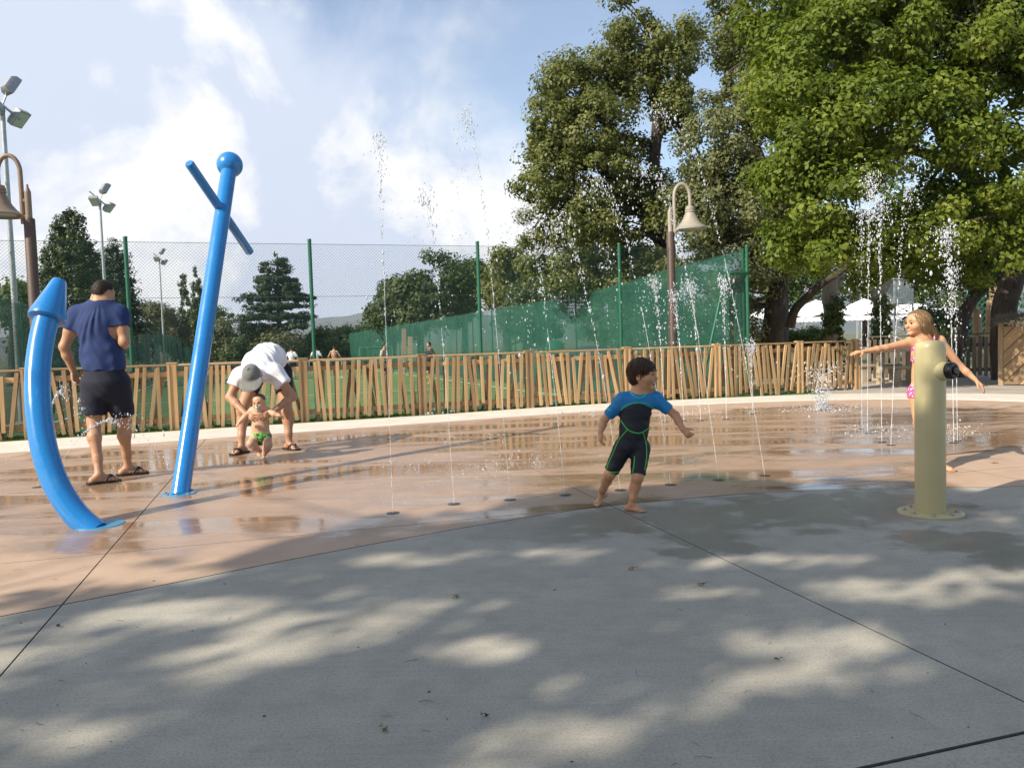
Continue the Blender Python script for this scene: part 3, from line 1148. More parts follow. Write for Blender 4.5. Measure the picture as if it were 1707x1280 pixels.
blobs = [B_(1450, 60, 14.8, 130, 90, 1.3), B_(1330, 130, 14.4, 85, 75, 1.0), B_(1330, 250, 14.2, 75, 70, 1.0), B_(1400, 330, 14, 95, 80, 1.0), B_(1350, 400, 14.2, 70, 55, .8),
         B_(1530, 220, 14.6, 130, 90, 1.2), B_(1560, 60, 15, 110, 90, 1.3), B_(1660, 130, 15.0, 100, 95, 1.3), B_(1690, 290, 14.6, 95, 90, 1.2), B_(1480, 400, 14.6, 90, 56, .9),
         B_(1570, 370, 15, 80, 70, 1.0), B_(1650, 420, 15.5, 75, 60, 1.0), B_(1420, 180, 14.2, 90, 80, 1.0), B_(1700, 20, 15, 110, 90, 1.3), B_(1760, 380, 15.5, 90, 80, 1.2),
         B_(1530, 440, 16.5, 90, 36, 1.0, .7), B_(1290, 60, 15.4, 55, 60, .9, .8), B_(1490, -60, 15, 220, 70, 1.6), B_(1430, 440, 15.5, 60, 36, .8, .7), B_(1790, 150, 15.5, 110, 160, 1.5, .8)]
make_tree('broadleaf_tree', 'large bright green leafy tree filling the upper right corner', 'tree', tuple(base), limbs, blobs, 'leaf_bright', 0.092, 760, 150000, 0.37, 'bark_dark', 3, twigs=120)

# -- dark leaning trunk below it
b2 = gp(1592, 19.2)
make_tree('leaning_tree', 'dark tree trunk leaning right behind the girl', 'tree', tuple(b2),
          [([b2, pt(1603, 540, 19.2), pt(1640, 470, 19.2), pt(1668, 425, 19), pt(1690, 360, 18.8)], [0.19, 0.16, 0.15, 0.13, 0.1]),
           ([pt(1640, 470, 19.2), pt(1590, 430, 19.6), pt(1530, 400, 19.8)], [0.1, 0.07, 0.04])],
          [B_(1610, 445, 19.4, 70, 34, 1.0), B_(1530, 425, 20, 60, 36, .9), B_(1660, 400, 19.4, 70, 60, 1.0), B_(1592, 540, 19.5, 12, 24, .3, .25)], 'leaf_mid', 0.11, 110, 11000, 0.34, 'bark_dark', 5, twigs=20)

# -- two-stemmed oak in the middle right with grey foliage
Yc = 21.5
b3 = gp(1288, Yc)
limbs = [
    ([b3, pt(1290, 510, Yc), pt(1306, 440, Yc), pt(1300, 360, Yc), pt(1270, 270, Yc), pt(1235, 190, Yc), pt(1215, 120, Yc)], [0.36, 0.24, 0.21, 0.18, 0.14, 0.1, 0.05]),
    ([pt(1318, 545, Yc), pt(1330, 510, Yc - .3), pt(1372, 472, Yc - .6), pt(1410, 445, Yc - .8), pt(1440, 400, Yc - 1)], [0.13, 0.12, 0.1, 0.08, 0.05]),
    ([pt(1300, 380, Yc), pt(1230, 320, Yc - .5), pt(1180, 280, Yc - 1)], [0.12, 0.08, 0.04]),
    ([pt(1282, 300, Yc), pt(1330, 240, Yc + .3), pt(1370, 190, Yc + .4)], [0.1, 0.08, 0.04]),
]
blobs = [B_(1190, 250, 20.6, 62, 70, 1.2), B_(1240, 190, 21, 70, 60, 1.2), B_(1170, 350, 20.3, 62, 60, 1.0), B_(1235, 330, 20.5, 75, 80, 1.2), B_(1215, 450, 20.6, 75, 60, 1.1), B_(1160, 440, 20.3, 45, 45, .8),
         B_(1290, 270, 21, 60, 90, 1.2, .8), B_(1240, 520, 21.5, 32, 55, .7, .8), B_(1280, 400, 21.5, 50, 60, 1, .7), B_(1290, 140, 22, 60, 60, 1.0, .7)]
make_tree('cork_oak', 'grey-green oak with forked trunk right of the bell lamp', 'tree', tuple(b3), limbs, blobs, 'leaf_grey', 0.092, 300, 62000, 0.40, 'bark_dark', 8, twigs=70)
b3b = gp(1277, 22.2)
make_tree('thin_tree', 'dark slim curved trunk close left of the forked oak', 'tree', tuple(b3b),
          [([b3b, pt(1281, 540, 22.2), pt(1290, 490, 22.2), pt(1292, 430, 22.4), pt(1270, 370, 22.4)], [0.2, 0.17, 0.16, 0.13, 0.08])],
          [B_(1265, 360, 22.4, 45, 40, .8), B_(1295, 330, 22.6, 40, 40, .8)], 'leaf_dark', 0.11, 40, 4500, 0.35, 'bark_dark', 9, twigs=10)

# -- tall oak left of it: high ragged crown with the sky showing through
Yb = 24.5
b4 = gp(1120, Yb)
limbs = [
    ([b4, pt(1115, 470, Yb), pt(1105, 360, Yb), pt(1092, 280, Yb), pt(1096, 225, Yb), pt(1090, 130, Yb), pt(1075, 40, Yb)], [0.40, 0.34, 0.30, 0.18, 0.17, 0.12, 0.06]),
    ([pt(1105, 400, Yb), pt(1060, 340, Yb), pt(1000, 280, Yb), pt(950, 230, Yb), pt(920, 180, Yb)], [0.26, 0.2, 0.15, 0.1, 0.05]),
    ([pt(1094, 240, Yb), pt(1060, 235, Yb), pt(1030, 225, Yb), pt(990, 190, Yb)], [0.13, 0.12, 0.09, 0.04]),
    ([pt(1096, 235, Yb), pt(1118, 200, Yb), pt(1140, 232, Yb), pt(1135, 190, Yb), pt(1110, 120, Yb)], [0.11, 0.11, 0.1, 0.09, 0.04]),
    ([pt(1070, 350, Yb), pt(990, 360, Yb), pt(930, 330, Yb)], [0.16, 0.1, 0.05]),
    ([pt(1090, 150, Yb), pt(1130, 80, Yb), pt(1140, 30, Yb)], [0.09, 0.07, 0.03]),
]
blobs = [B_(950, 150, 24, 70, 55, 1.4), B_(1000, 130, 24.4, 55, 45, 1.2), B_(920, 200, 24, 52, 55, 1.2), B_(985, 215, 23.5, 75, 65, 1.5), B_(925, 290, 23.8, 60, 55, 1.4), B_(1000, 300, 23.4, 70, 65, 1.5),
         B_(1045, 270, 24.5, 55, 60, 1.2), B_(915, 370, 23.6, 50, 45, 1.2), B_(980, 380, 23.2, 70, 55, 1.5), B_(1050, 380, 23.6, 65, 70, 1.5),
         B_(1040, 20, 24.5, 40, 40, 1.1), B_(1075, 70, 24.5, 62, 48, 1.3), B_(1110, 110, 24.6, 50, 55, 1.2), B_(1060, 130, 24.6, 45, 40, 1.0), B_(1112, 175, 24.4, 40, 42, 1.0), B_(1130, 60, 24.8, 35, 40, .9, .8),
         B_(1085, 330, 25.5, 45, 50, 1.0), B_(930, 450, 23.5, 55, 40, 1.2), B_(1000, 460, 23.5, 60, 40, 1.2), B_(1075, 455, 23.8, 55, 45, 1.2), B_(880, 250, 24, 14, 30, .6, .4), B_(885, 420, 24, 22, 40, .8, .8)]
make_tree('tall_oak', 'tall dark green oak with a ragged crown behind the bell lamp', 'tree', tuple(b4), limbs, blobs, 'leaf_oak', 0.102, 560, 112000, 0.40, 'bark_dark', 12, twigs=130)

# -- darker tree high between the two
b5 = gp(1298, 28.0)
blobs = [B_(1230, 40, 26.5, 75, 55, 1.6), B_(1190, 60, 26.5, 40, 42, 1.1), B_(1290, 90, 27, 80, 60, 1.6), B_(1300, 10, 27, 100, 60, 1.8), B_(1400, 40, 27.5, 110, 110, 2.0), B_(1240, 105, 26.6, 55, 30, 1.0), B_(1430, 220, 28, 110, 110, 2.0, .7)]
make_tree('dark_oak', 'dark oak showing above and behind the forked oak', 'tree', tuple(b5),
          [([b5, pt(1300, 400, 28), pt(1320, 220, 28), pt(1290, 110, 27), pt(1240, 70, 26.6)], [0.4, 0.34, 0.26, 0.15, 0.06]), ([pt(1322, 250, 28), pt(1400, 130, 27.8), pt(1410, 20, 27.6)], [0.2, 0.14, 0.06])],
          blobs, 'leaf_oak', 0.115, 240, 46000, 0.46, 'bark_dark', 15, twigs=60)

# -- ivy clad stumps
def ivy_trunk(px, Y, top, wpx, label, seed):
    b = gp(px, Y)
    t = D(px + 2, top, Y)
    h = t.z - b.z
    r = wpx / 2 * Y / FPX
    limb = [([b, b.lerp(t, .3) + Vector((.04, 0, 0)), b.lerp(t, .6), b.lerp(t, .9) - Vector((.03, 0, 0)), t], [r * 1.1, r * .85, r * .8, r * .85, r * .55]),
            ([b.lerp(t, .85), t + Vector((r * .9, 0, -.05)), t + Vector((r * 1.3, 0, .2))], [r * .5, r * .4, r * .15])]
    bl = []
    for k in range(7):
        q = b.lerp(t, 0.05 + 0.115 * k)
        bl.append((q.x + (0.12 if k > 2 else 0) * r, q.y - 0.1, q.z, r * (1.12 - 0.05 * k), r * 1.05, h * 0.1))
    make_tree('ivy_stump', label, 'tree stump', tuple(b), limb, bl, 'leaf_ivy', 0.10, 120, 5200, 0.16, 'bark_pale', seed, shell=0.75, twigs=0)
ivy_trunk(1384, 24.0, 466, 30, 'broken pale trunk wrapped in green ivy before the white marquee', 21)
ivy_trunk(1466, 25.0, 470, 26, 'narrow ivy-covered trunk left of the metal tower', 22)

# -- woodland behind, closing the view under the crowns
bgs = [(1180, 560, 44, 95, 80, 'leaf_dark', 'dark bushy tree low behind the net right of the lamp post'),
       (1290, 470, 62, 110, 60, 'leaf_mid', 'background tree above the left end of the marquee'),
       (1440, 455, 66, 110, 70, 'leaf_dark', 'background tree above the middle of the marquee'),
       (1560, 450, 64, 90, 75, 'leaf_mid', 'background tree above the right end of the marquee'),
       (1660, 470, 60, 110, 80, 'leaf_dark', 'background tree behind the play posts at the right'),
       (1590, 545, 34, 70, 40, 'leaf_dark', 'dark bush behind the girl and the picket fence'),
       (1000, 500, 40, 100, 70, 'leaf_mid', 'rounded tree behind the net under the tall oak'),
       (1090, 510, 38, 70, 65, 'leaf_dark', 'dark tree behind the net left of the lamp post')]
for i, (px, py, Y, rx, ry, lm, lab) in enumerate(bgs):
    c = D(px, py, Y)
    b = Vector((c.x, c.y, -0.1))
    k = Y / FPX
    rng_ = random.Random(40 + i)
    bl = [(c.x + rng_.uniform(-.6, .6) * rx * k, c.y + rng_.uniform(-.5, .5), max(c.z + rng_.uniform(-.7, .55) * ry * k, 0.4), rx * k * .5, rx * k * .45, ry * k * .5) for _ in range(9)]
    make_tree('background_tree', lab, 'tree', tuple(b), [([b, b + Vector((.1, 0, max(c.z, 1) * .6)), (c.x, c.y, max(c.z, 1.0))], [0.25, 0.2, 0.1])], bl, lm, 0.16 if Y < 50 else 0.24, 110, 9000, 0.55 if Y < 50 else 0.8, 'bark_dark', 60 + i, group='trees closing the view', twigs=14)

# -- round topped trees left of the oak, beyond the field
Yd = 60
def far_tree(px, top, bot, wpx, Y, leaf, label, seed, n=9, nl=16000, ls=0.26, rc=0.85, bark_='bark_dark', group='trees beyond the field'):
    b = gp(px, Y, -0.3)
    rng_ = random.Random(seed)
    bl = []
    for _ in range(n):
        t = rng_.random()
        yy = bot + (top - bot) * t
        half = wpx * 0.5 * (1 - 0.55 * t ** 2)
        c = D(px + rng_.uniform(-.75, .75) * half, yy, Y + rng_.uniform(-2, 2))
        rr = wpx * rng_.uniform(.16, .26) * Y / FPX
        bl.append((c.x, c.y, c.z - rr * .6 * t, rr, rr, rr * .8))
    t0 = D(px, top, Y)
    return make_tree('far_tree', label, 'tree', tuple(b), [([b, b.lerp(t0, .4), b.lerp(t0, .8)], [0.3, 0.22, 0.08])], bl, leaf, ls, 140, nl, rc, bark_, seed, group=group, twigs=30)
far_tree(700, 415, 545, 150, 58, 'leaf_dark', 'tall dark rounded tree left of the green net, beyond the field', 71, n=14, nl=22000)
far_tree(655, 465, 550, 70, 60, 'leaf_dark', 'lower dark tree at the left foot of the rounded tree', 72)
far_tree(775, 430, 545, 85, 60, 'leaf_mid', 'bright green tree between the rounded tree and the oak', 73)
far_tree(845, 395, 545, 110, 46, 'leaf_oak', 'olive green tree at the left foot of the tall oak', 74, n=12, nl=18000, ls=.2, rc=.65)
far_tree(880, 480, 560, 90, 40, 'leaf_dark', 'low dark tree behind the net below the oak', 75, nl=12000, ls=.18, rc=.6)

# -- conifers on the left
def cypress(px, top, wpx, Y, label, seed, nl, ls, round_=False, name='cypress'):
    b = gp(px, Y, -0.2)
    t = D(px, top, Y)
    H = t.z - b.z
    w = wpx * 0.5 * Y / FPX
    bl = []
    for k in range(12):
        f = k / 11
        prof = (1 - f ** 3.2) ** 0.62 * (.86 + .14 * math.sin(3.0 * min(1, f * 1.6))) if round_ else (min(1, .45 + 1.6 * f) * (1 - f) ** 0.48)
        r = max(w * prof, w * .08)
        bl.append((b.x, b.y, b.z + H * (0.05 + 0.92 * f), r, r, H * .105 if f < .93 else H * .06, 1.0))
    return make_tree(name, label, 'tree', tuple(b), [([b, b.lerp(t, .3), b.lerp(t, .6)], [0.2, 0.14, 0.03])], bl, 'leaf_cypress', ls, int(nl / 45), nl, w * .13 if round_ else w * .22, 'bark_dark', seed, group='conifers on the left', shell=.86, twigs=0, flat=1.5, aspect=.5)
cypress(128, 349, 122, 36, 'big rounded dark cypress behind the left floodlight masts', 81, 42000, 0.16, True)
cypress(313, 450, 27, 76, 'thin dark cypress, left one of the pair', 82, 6000, 0.2)
cypress(333, 444, 32, 74, 'thin dark cypress, right and thicker one of the pair', 83, 8000, 0.2)

def tiered(px, top, bot, wpx, Y, label, seed, nl=30000, tiers=9, ls=0.26):
    b = gp(px + 4, Y, -0.3)
    t = D(px, top, Y)
    k = Y / FPX
    rng_ = random.Random(seed)
    limbs = [([b, b.lerp(t, .5), t], [0.3, 0.2, 0.04])]
    bl = []
    z0 = D(px, bot, Y).z
    for i in range(tiers):
        f = i / (tiers - 1)
        z = z0 + (t.z - z0) * (f ** 0.95)
        R_ = wpx * 0.5 * k * (1 - f) ** 0.7 * rng_.uniform(.85, 1.1) + 0.35
        m = 5 if f < .8 else 3
        for j in range(m):
            a = 2 * math.pi * (j + rng_.random() * .6) / m
            rr = R_ * rng_.uniform(.6, 1.0)
            c = Vector((b.x + math.cos(a) * rr * .62, b.y + math.sin(a) * rr * .62, z + rng_.uniform(-.15, .15)))
            bl.append((c.x, c.y, c.z, rr * .5, rr * .5, 0.42))
            limbs.append(([(b.x, b.y, z - .3), c, (b.x + math.cos(a) * rr, b.y + math.sin(a) * rr, c.z + .05)], [0.09, 0.05, 0.02]))
    return make_tree('cedar', label, 'tree', tuple(b), limbs, bl, 'leaf_cedar', ls, 420, nl, 0.42, 'bark_dark', seed, group='conifers on the left', shell=.2, flat=.5, twigs=0, aspect=.35)
tiered(462, 422, 545, 168, 72, 'dark layered cedar standing alone beyond the far end of the field', 85)
tiered(196, 410, 545, 88, 40, 'dark layered conifer close right of the rounded cypress', 86, nl=14000, ls=.17)

# -- scrub and hedges at the far end, olive trees on the left
scr = [(380, 530, 60, 90, 'leaf_olive', 70), (440, 540, 70, 60, 'leaf_olive', 72), (520, 545, 80, 60, 'leaf_mid', 74), (590, 545, 70, 55, 'leaf_mid', 76), (350, 515, 60, 60, 'leaf_mid', 80), (290, 510, 70, 70, 'leaf_olive', 78),
       (245, 505, 60, 70, 'leaf_olive', 74), (620, 540, 60, 55, 'leaf_mid', 82), (555, 550, 60, 45, 'leaf_mid', 95), (480, 555, 70, 45, 'leaf_olive', 70), (410, 560, 60, 45, 'leaf_dark', 69), (20, 470, 60, 110, 'leaf_mid', 40), (60, 500, 50, 90, 'leaf_dark', 44)]
lab_s = ['olive scrub tree left of the cedar', 'greyish olive scrub below the cedar', 'green scrub right of the cedar trunk', 'green scrub below the distant hills', 'mid green scrub right of the thin cypresses', 'olive tree behind the third floodlight mast',
         'olive tree left of the third floodlight mast', 'green scrub at the left foot of the net', 'most distant low green scrub below the hills', 'low olive hedge before the cedar', 'low dark hedge at the far net', 'green tree crown at the left edge behind the mast', 'dark tree at the left edge behind the bell lamp']
for i, ((px, top, w, h, lm, Y), lab) in enumerate(zip(scr, lab_s)):
    far_tree(px, top, 590, w * 1.25, Y, lm, lab, 200 + i, n=8, nl=6500, ls=.26 if Y > 50 else .2, rc=.75, group='scrub beyond the field')

# -- flowering hedge before the marquee
hb = gp(1345, 30)
make_tree('hedge', 'light green hedge with pale blossoms before the marquee', 'hedge', tuple(hb), [],
          [B_(1318 + 12 * i, 562 + (i % 3) * 3, 30, 14, 12, .6) for i in range(6)], 'leaf_ivy', 0.12, 90, 7000, 0.3, seed=31, twigs=0)

# -- distant hills
simple('hill_scrub', (0.10, 0.12, 0.11), 0.95, 0.25, 0.01, kind='World')
def ridge(name, Y, pts, seed):
    xs = np.linspace(-2200, 2200, 221)
    V = []
    for dy, kf in ((0, 0.0), (120, .55), (260, 1.0), (460, .6), (700, 0.0)):
        for x in xs:
            hgt = np.interp(x, [p[0] for p in pts], [p[1] for p in pts])
            hgt += 14 * mnoise.noise(Vector((x * .006, seed, dy * .004))) + 6 * mnoise.noise(Vector((x * .02, seed + 3, dy * .01)))
            V.append((x, Y + dy, max(hgt, 2) * kf - 2))
    n = len(xs)
    F = np.array([(j * n + i, j * n + i + 1, (j + 1) * n + i + 1, (j + 1) * n + i) for j in range(4) for i in range(n - 1)])
    tag(mesh_np(name, V, F, ['hill_scrub'], True), kind='structure')
ridge('hills', 1500, [(-2200, 40), (-900, 50), (-480, 64), (-360, 78), (-280, 92), (-180, 70), (100, 62), (700, 100), (1100, 130), (2200, 110)], 4)

# -- the trees behind the viewer that shade the plaza
def shade_tree():
    k = SUN_DIR / -SUN_DIR.z
    lit = [(560, 1050, .50, .22), (300, 1022, .42, .2), (860, 1078, .34, .15), (1500, 985, .5, .22), (1330, 1062, .36, .16), (930, 1140, .12, .08), (985, 1228, .16, .1), (250, 960, .5, .2), (480, 1200, .16, .08),
           (880, 925, .55, .16), (1250, 935, .6, .12), (700, 930, .45, .16), (60, 970, .4, .15), (1660, 960, .3, .12), (1190, 985, .3, .12), (400, 1090, .35, .12), (760, 1010, .25, .1), (100, 1240, .15, .07)]
    L = []
    for px, py, a, b in lit:
        g = G(px, py)
        L.append((g.x, g.y, a, b))
    L = np.array(L)
    def keep(P):  # leaves dropped to shape the cast shade: its outer edge and sun patches
        t = P[:, 2]
        gx_ = P[:, 0] + k.x * t; gy_ = P[:, 1] + k.y * t
        m = np.ones(len(P), bool)
        # ragged outer limit of the shade
        lim = np.interp(gx_, [-9, -3.4, -2.4, -1.2, -0.2, 0.6, 1.6, 2.6, 3.4, 5, 9], [1.2, 2.9, 3.7, 4.9, 5.55, 6.0, 6.3, 6.0, 5.52, 5.6, 6.5])
        lim = lim + 0.16 * np.sin(gx_ * 5.1) + 0.1 * np.sin(gx_ * 12.7 + 1)
        m &= gy_ < lim
        for x, y, a, b in L:
            d = np.sqrt(((gx_ - x) / a) ** 2 + ((gy_ - y) / b) ** 2)
            pr = np.clip((1.38 - d) / 0.6, 0, 0.95)
            m &= ~(np.random.default_rng(5).uniform(size=len(P)) < pr)
        return m
    rng_ = random.Random(3)
    bl = []
    for i in range(46):
        X = rng_.uniform(-3.6, 5.2); Yg = rng_.uniform(0.4, 6.0)
        z = rng_.uniform(6.2, 8.4)
        bl.append((X - k.x * z, Yg - k.y * z, z, 1.15, 1.0, 0.6))
    for i, (X, Yg) in enumerate(((0.6, 5.6), (1.4, 5.9), (2.2, 5.6), (3.2, 5.1), (1.0, 5.2), (2.0, 5.2), (0.2, 5.0), (-0.7, 4.7), (1.6, 5.5), (2.8, 4.8), (-1.6, 4.1))):
        z = 6.6 + 0.1 * (i % 4)
        bl.append((X - k.x * z, Yg - k.y * z, z, 0.8, 0.7, 0.4, 1.6))
    b = Vector((-8.2, -5.2, -0.05))
    limbs = [([b, (-8.1, -5.1, 2.5), (-8.0, -5.0, 4.6), (-7.8, -4.8, 7.6)], [0.34, 0.28, 0.24, 0.08])]
    for x, y, z in ((-11.2, -3.6, 6.8), (-5.2, -3.2, 6.9), (-4.4, -6.2, 7.0), (-9.6, -7.6, 6.8), (-7.6, -1.6, 6.7), (-6.3, -1.0, 6.6)):
        limbs.append(([(-8.0, -5.0, 4.2), ((x - 8) / 2, (y - 5) / 2, 5.8), (x, y, z)], [0.18, 0.12, 0.04]))
    make_tree('shade_tree', 'leafy tree behind the viewpoint that throws dappled shade over the plaza', 'tree', tuple(b), limbs, bl, 'leaf_bright', 0.13, 520, 52000, 0.34, 'bark_grey', 33, twigs=60, keep=keep)
shade_tree()
# unseen trees added behind the viewer to cut skylight on the foreground
for i, (x, y, z, r_, lab) in enumerate(((3.5, -7.5, 7.5, 3.6, 'unseen broad tree added behind the viewpoint to cut skylight, right of the shade tree'), (-15.5, -8.0, 7.0, 3.4, 'unseen broad tree added behind the viewpoint to cut skylight, left of the shade tree'),
                                        (10.5, -5.5, 7.2, 3.4, 'unseen broad tree added far right behind the viewpoint to cut skylight'), (-3.5, -13.0, 8.2, 4.2, 'unseen tall tree added farthest behind the viewpoint to cut skylight'))):
    rg = random.Random(90 + i)
    b = Vector((x, y, -0.05))
    bl = [(x + rg.uniform(-.7, .7) * r_, y + rg.uniform(-.6, .6) * r_, z + rg.uniform(-.55, .4) * r_, r_ * .42, r_ * .42, r_ * .34) for _ in range(14)]
    make_tree('sky_block_tree', lab, 'tree', tuple(b), [([b, (x + .1, y, z * .5), (x, y, z)], [0.3, 0.24, 0.08])] + [([(x, y, z * .45), ((x + q[0]) / 2, (y + q[1]) / 2, z * .7), q[:3]], [.14, .09, .03]) for q in bl[:5]],
              bl, 'leaf_mid', 0.26, 160, 12000, 0.75, 'bark_grey', 95 + i, twigs=20)

# -- grass strip between the kerb and the slat fence
def grass_strip():
    rng = np.random.default_rng(9)
    V0 = [FENCE0 + U2 * u - V2 * 1.2 for u in np.linspace(-4.6, 13.2, 40)]
    # sheet of turf from the kerb to just behind the fence
    us = np.linspace(-4.8, 13.0, 60)
    V, F = [], []
    for u in us:
        a = FENCE0 + U2 * u - V2 * 1.15; b = FENCE0 + U2 * u + V2 * 0.55
        V += [(a[0], a[1], -0.032), (b[0], b[1], -0.022)]
    for i in range(len(us) - 1):
        F.append((2 * i, 2 * i + 2, 2 * i + 3, 2 * i + 1))
    verge = tag(mesh_np('grass_verge', V, np.array(F), ['turf'], True), kind='structure')
    n = 60000
    u = rng.uniform(-4.6, 10.2, n)
    v = rng.uniform(-1.0, 0.5, n)
    P = FENCE0 + u[:, None] * U2 + v[:, None] * V2
    oc_ = np.array([tuple(p) for p in outer_c])
    lim = np.interp(P[:, 0], oc_[:, 0][np.argsort(oc_[:, 0])], oc_[:, 1][np.argsort(oc_[:, 0])])
    m = (P[:, 1] > lim + 0.03)
    P = P[m]; n = len(P)
    h = rng.uniform(0.03, 0.085, n)
    a = rng.uniform(0, 2 * math.pi, n)
    w = rng.uniform(0.004, 0.008, n)
    lean = rng.normal(0, 0.03, (n, 2))
    V = np.zeros((n, 3, 3))
    V[:, 0, 0] = P[:, 0] + np.cos(a) * w; V[:, 0, 1] = P[:, 1] + np.sin(a) * w; V[:, 0, 2] = -0.035
    V[:, 1, 0] = P[:, 0] - np.cos(a) * w; V[:, 1, 1] = P[:, 1] - np.sin(a) * w; V[:, 1, 2] = -0.035
    V[:, 2, :2] = P + lean; V[:, 2, 2] = -0.035 + h
    o = mesh_np('grass', V.reshape(-1, 3), np.arange(n * 3).reshape(n, 3), ['grass_blade'], False, None, rnd=np.clip(rng.normal(.5, .22, n), 0, 1))
    tag(o, 'short green grass along the foot of the slat fence', 'grass', kind='stuff')
grass_strip()
# ------------------------------------------------------------------ blue play posts
def blue_metal():
    t = NT('blue_enamel')
    P = t.coords('Object')
    n = t.noise(P, 240.0, 2, 0.5)
    n2 = t.noise(P, 4.0, 4, 0.6)
    col = t.ramp(n, [(0.35, (0.008, 0.17, 0.50)), (0.7, (0.016, 0.245, 0.62))])
    # limescale runs and scuffs
    mp = t.node('ShaderNodeMapping'); mp.inputs['Scale'].default_value = (22, 22, 1.3)
    t.link(P, mp.inputs['Vector'])
    st = t.noise(mp.outputs[0], 1.0, 5, 0.65)
    col = t.mix(t.maprange(st, 0.55, 0.80, 0.0, 0.30), col, (0.16, 0.33, 0.50))
    sc = t.noise(P, 38.0, 4, 0.7)
    col = t.mix(t.maprange(sc, 0.66, 0.76, 0.0, 0.45), col, (0.006, 0.10, 0.30))
    t.set(color=col, rough=t.maprange(n2, 0.3, 0.7, 0.2, 0.34), spec=0.5, coat=0.5, coatr=0.12)
    t.bump(n, 0.06, 0.001)
    MATS['blue_enamel'] = t.m
blue_metal()
simple('blue_paint_floor', (0.05, 0.27, 0.45), 0.25, 0.2, 14)
simple('bolt_steel', (0.45, 0.44, 0.42), 0.35, 0.1, 30, metal=0.9)

# leaning pole with ball and cross bar
Bp = G(300, 822)
Tp = D(383, 275, 8.0)
root = empty('spray_pole', tuple(Bp)); tag(root, 'tall leaning blue pole with ball top and crossbar on the wet pad', 'spray pole')
ax = (Tp - Bp)
m = MB(); m.tube([Vector((0, 0, -0.02)), ax * 0.985], 0.0745, 32)
m.build('pole', 'blue_enamel', root, True)
m = MB()
rb = 0.128
prof = [(max(rb * math.sin(a), 0.0), -rb * math.cos(a)) for a in np.linspace(0, math.pi, 18)]
m.lathe(prof, 32, c=ax, caps=False)
m.build('ball', 'blue_enamel', root, True)
e0 = D(315, 272, 7.25) - Bp
e1 = D(417, 421, 8.20) - Bp
d = (e1 - e0).normalized()
m = MB()
m.tube([e0, e0 + d * 0.012, e1 - d * 0.012, e1], [0.036, 0.043, 0.043, 0.036], 24)
m.build('crossbar', 'blue_enamel', root, True)
m = MB(); m.lathe([(0.0, 0.006), (0.135, 0.006), (0.14, 0.0)], 32)
fl = m.build('flange', 'blue_paint_floor', root, True)
for k in range(8):
    a = 2 * math.pi * k / 8 + .2
    mm = MB(); mm.lathe([(0.013, 0.005), (0.013, 0.014), (0.008, 0.018), (0, 0.019)], 8, c=(0.112 * math.cos(a), 0.112 * math.sin(a), 0))
    mm.build('bolt', 'bolt_steel', fl, True)

# curved arrow
Ba = G(152, 876)
root = empty('spray_arrow', tuple(Ba)); tag(root, 'thick curved blue pipe ending in a cone like an arrow', 'spray arrow')
ctrl = [(160, 886, 5.22), (126, 857, 5.24), (94, 808, 5.28), (73, 745, 5.35), (64, 680, 5.44), (63, 620, 5.55), (70, 565, 5.67), (79, 528, 5.75)]
pts = [D(*c) - Ba for c in ctrl]
pts[0].z = -0.04
m = MB(); pp = [Vector(p) for p in catmull([tuple(p) for p in pts], 6)]
m.tube(pp, 0.083, 32)
m.build('pipe', 'blue_enamel', root, True)
axis = (pp[-1] - pp[-6]).normalized()
top = D(99, 468, 5.9) - Ba
ax2 = (top - pp[-1]).normalized()
m = MB()
L = (top - pp[-1]).length
m.lathe([(0.0, -0.03), (0.108, -0.028), (0.124, -0.020), (0.126, 0.0), (0.121, 0.026), (0.052, L - 0.012), (0.045, L), (0.0, L + 0.004)], 36, c=pp[-1], axis=frame_from(ax2))
m.build('cone', 'blue_enamel', root, 50)
m = MB(); m.lathe([(0.0, 0.006), (0.15, 0.006), (0.157, 0.0)], 36, c=(0.05, 0.02, 0))
m.build('flange', 'blue_paint_floor', root, True)

# ------------------------------------------------------------------ yellow water cannon post
def yellow():
    t = NT('yellow_paint')
    P = t.coords('Object')
    n = t.noise(P, 220.0, 2, 0.5); n2 = t.noise(P, 3.0, 5, 0.6)
    mp = t.node('ShaderNodeMapping'); mp.inputs['Scale'].default_value = (26, 26, 1.6)
    t.link(P, mp.inputs['Vector'])
    st = t.noise(mp.outputs[0], 1.0, 5, 0.65)
    col = t.ramp(n2, [(0.3, (0.455, 0.395, 0.205)), (0.7, (0.52, 0.455, 0.245))])
    col = t.mix(t.maprange(st, 0.56, 0.80, 0.0, 0.35), col, (0.36, 0.30, 0.15))
    t.set(color=col, rough=0.42, coat=0.25, coatr=0.25)
    t.bump(n, 0.12, 0.001)
    MATS['yellow_paint'] = t.m
yellow()
t = NT('black_plastic'); t.set(color=(0.008, 0.008, 0.009), rough=0.18, spec=0.5); MATS['black_plastic'] = t.m
t = NT('dark_grey_plastic'); t.set(color=(0.022, 0.022, 0.024), rough=0.3, spec=0.5); MATS['dark_grey_plastic'] = t.m
Bh = G(1551, 855)
root = empty('water_post', tuple(Bh)); tag(root, 'mustard yellow bollard with a black nozzle bolted to the concrete', 'spray bollard')
r = 0.0885
m = MB(); m.lathe([(r, 0.004), (r, 1.035), (r * .985, 1.05), (r * .93, 1.066), (r * .8, 1.078), (r * .5, 1.086), (0.0, 1.089)], 48)
m.build('bollard', 'yellow_paint', root, True)
m = MB(); m.lathe([(0.0, 0.013), (0.186, 0.013), (0.19, 0.010), (0.19, 0.0)], 48)
fl = m.build('flange', 'yellow_paint', root, True)
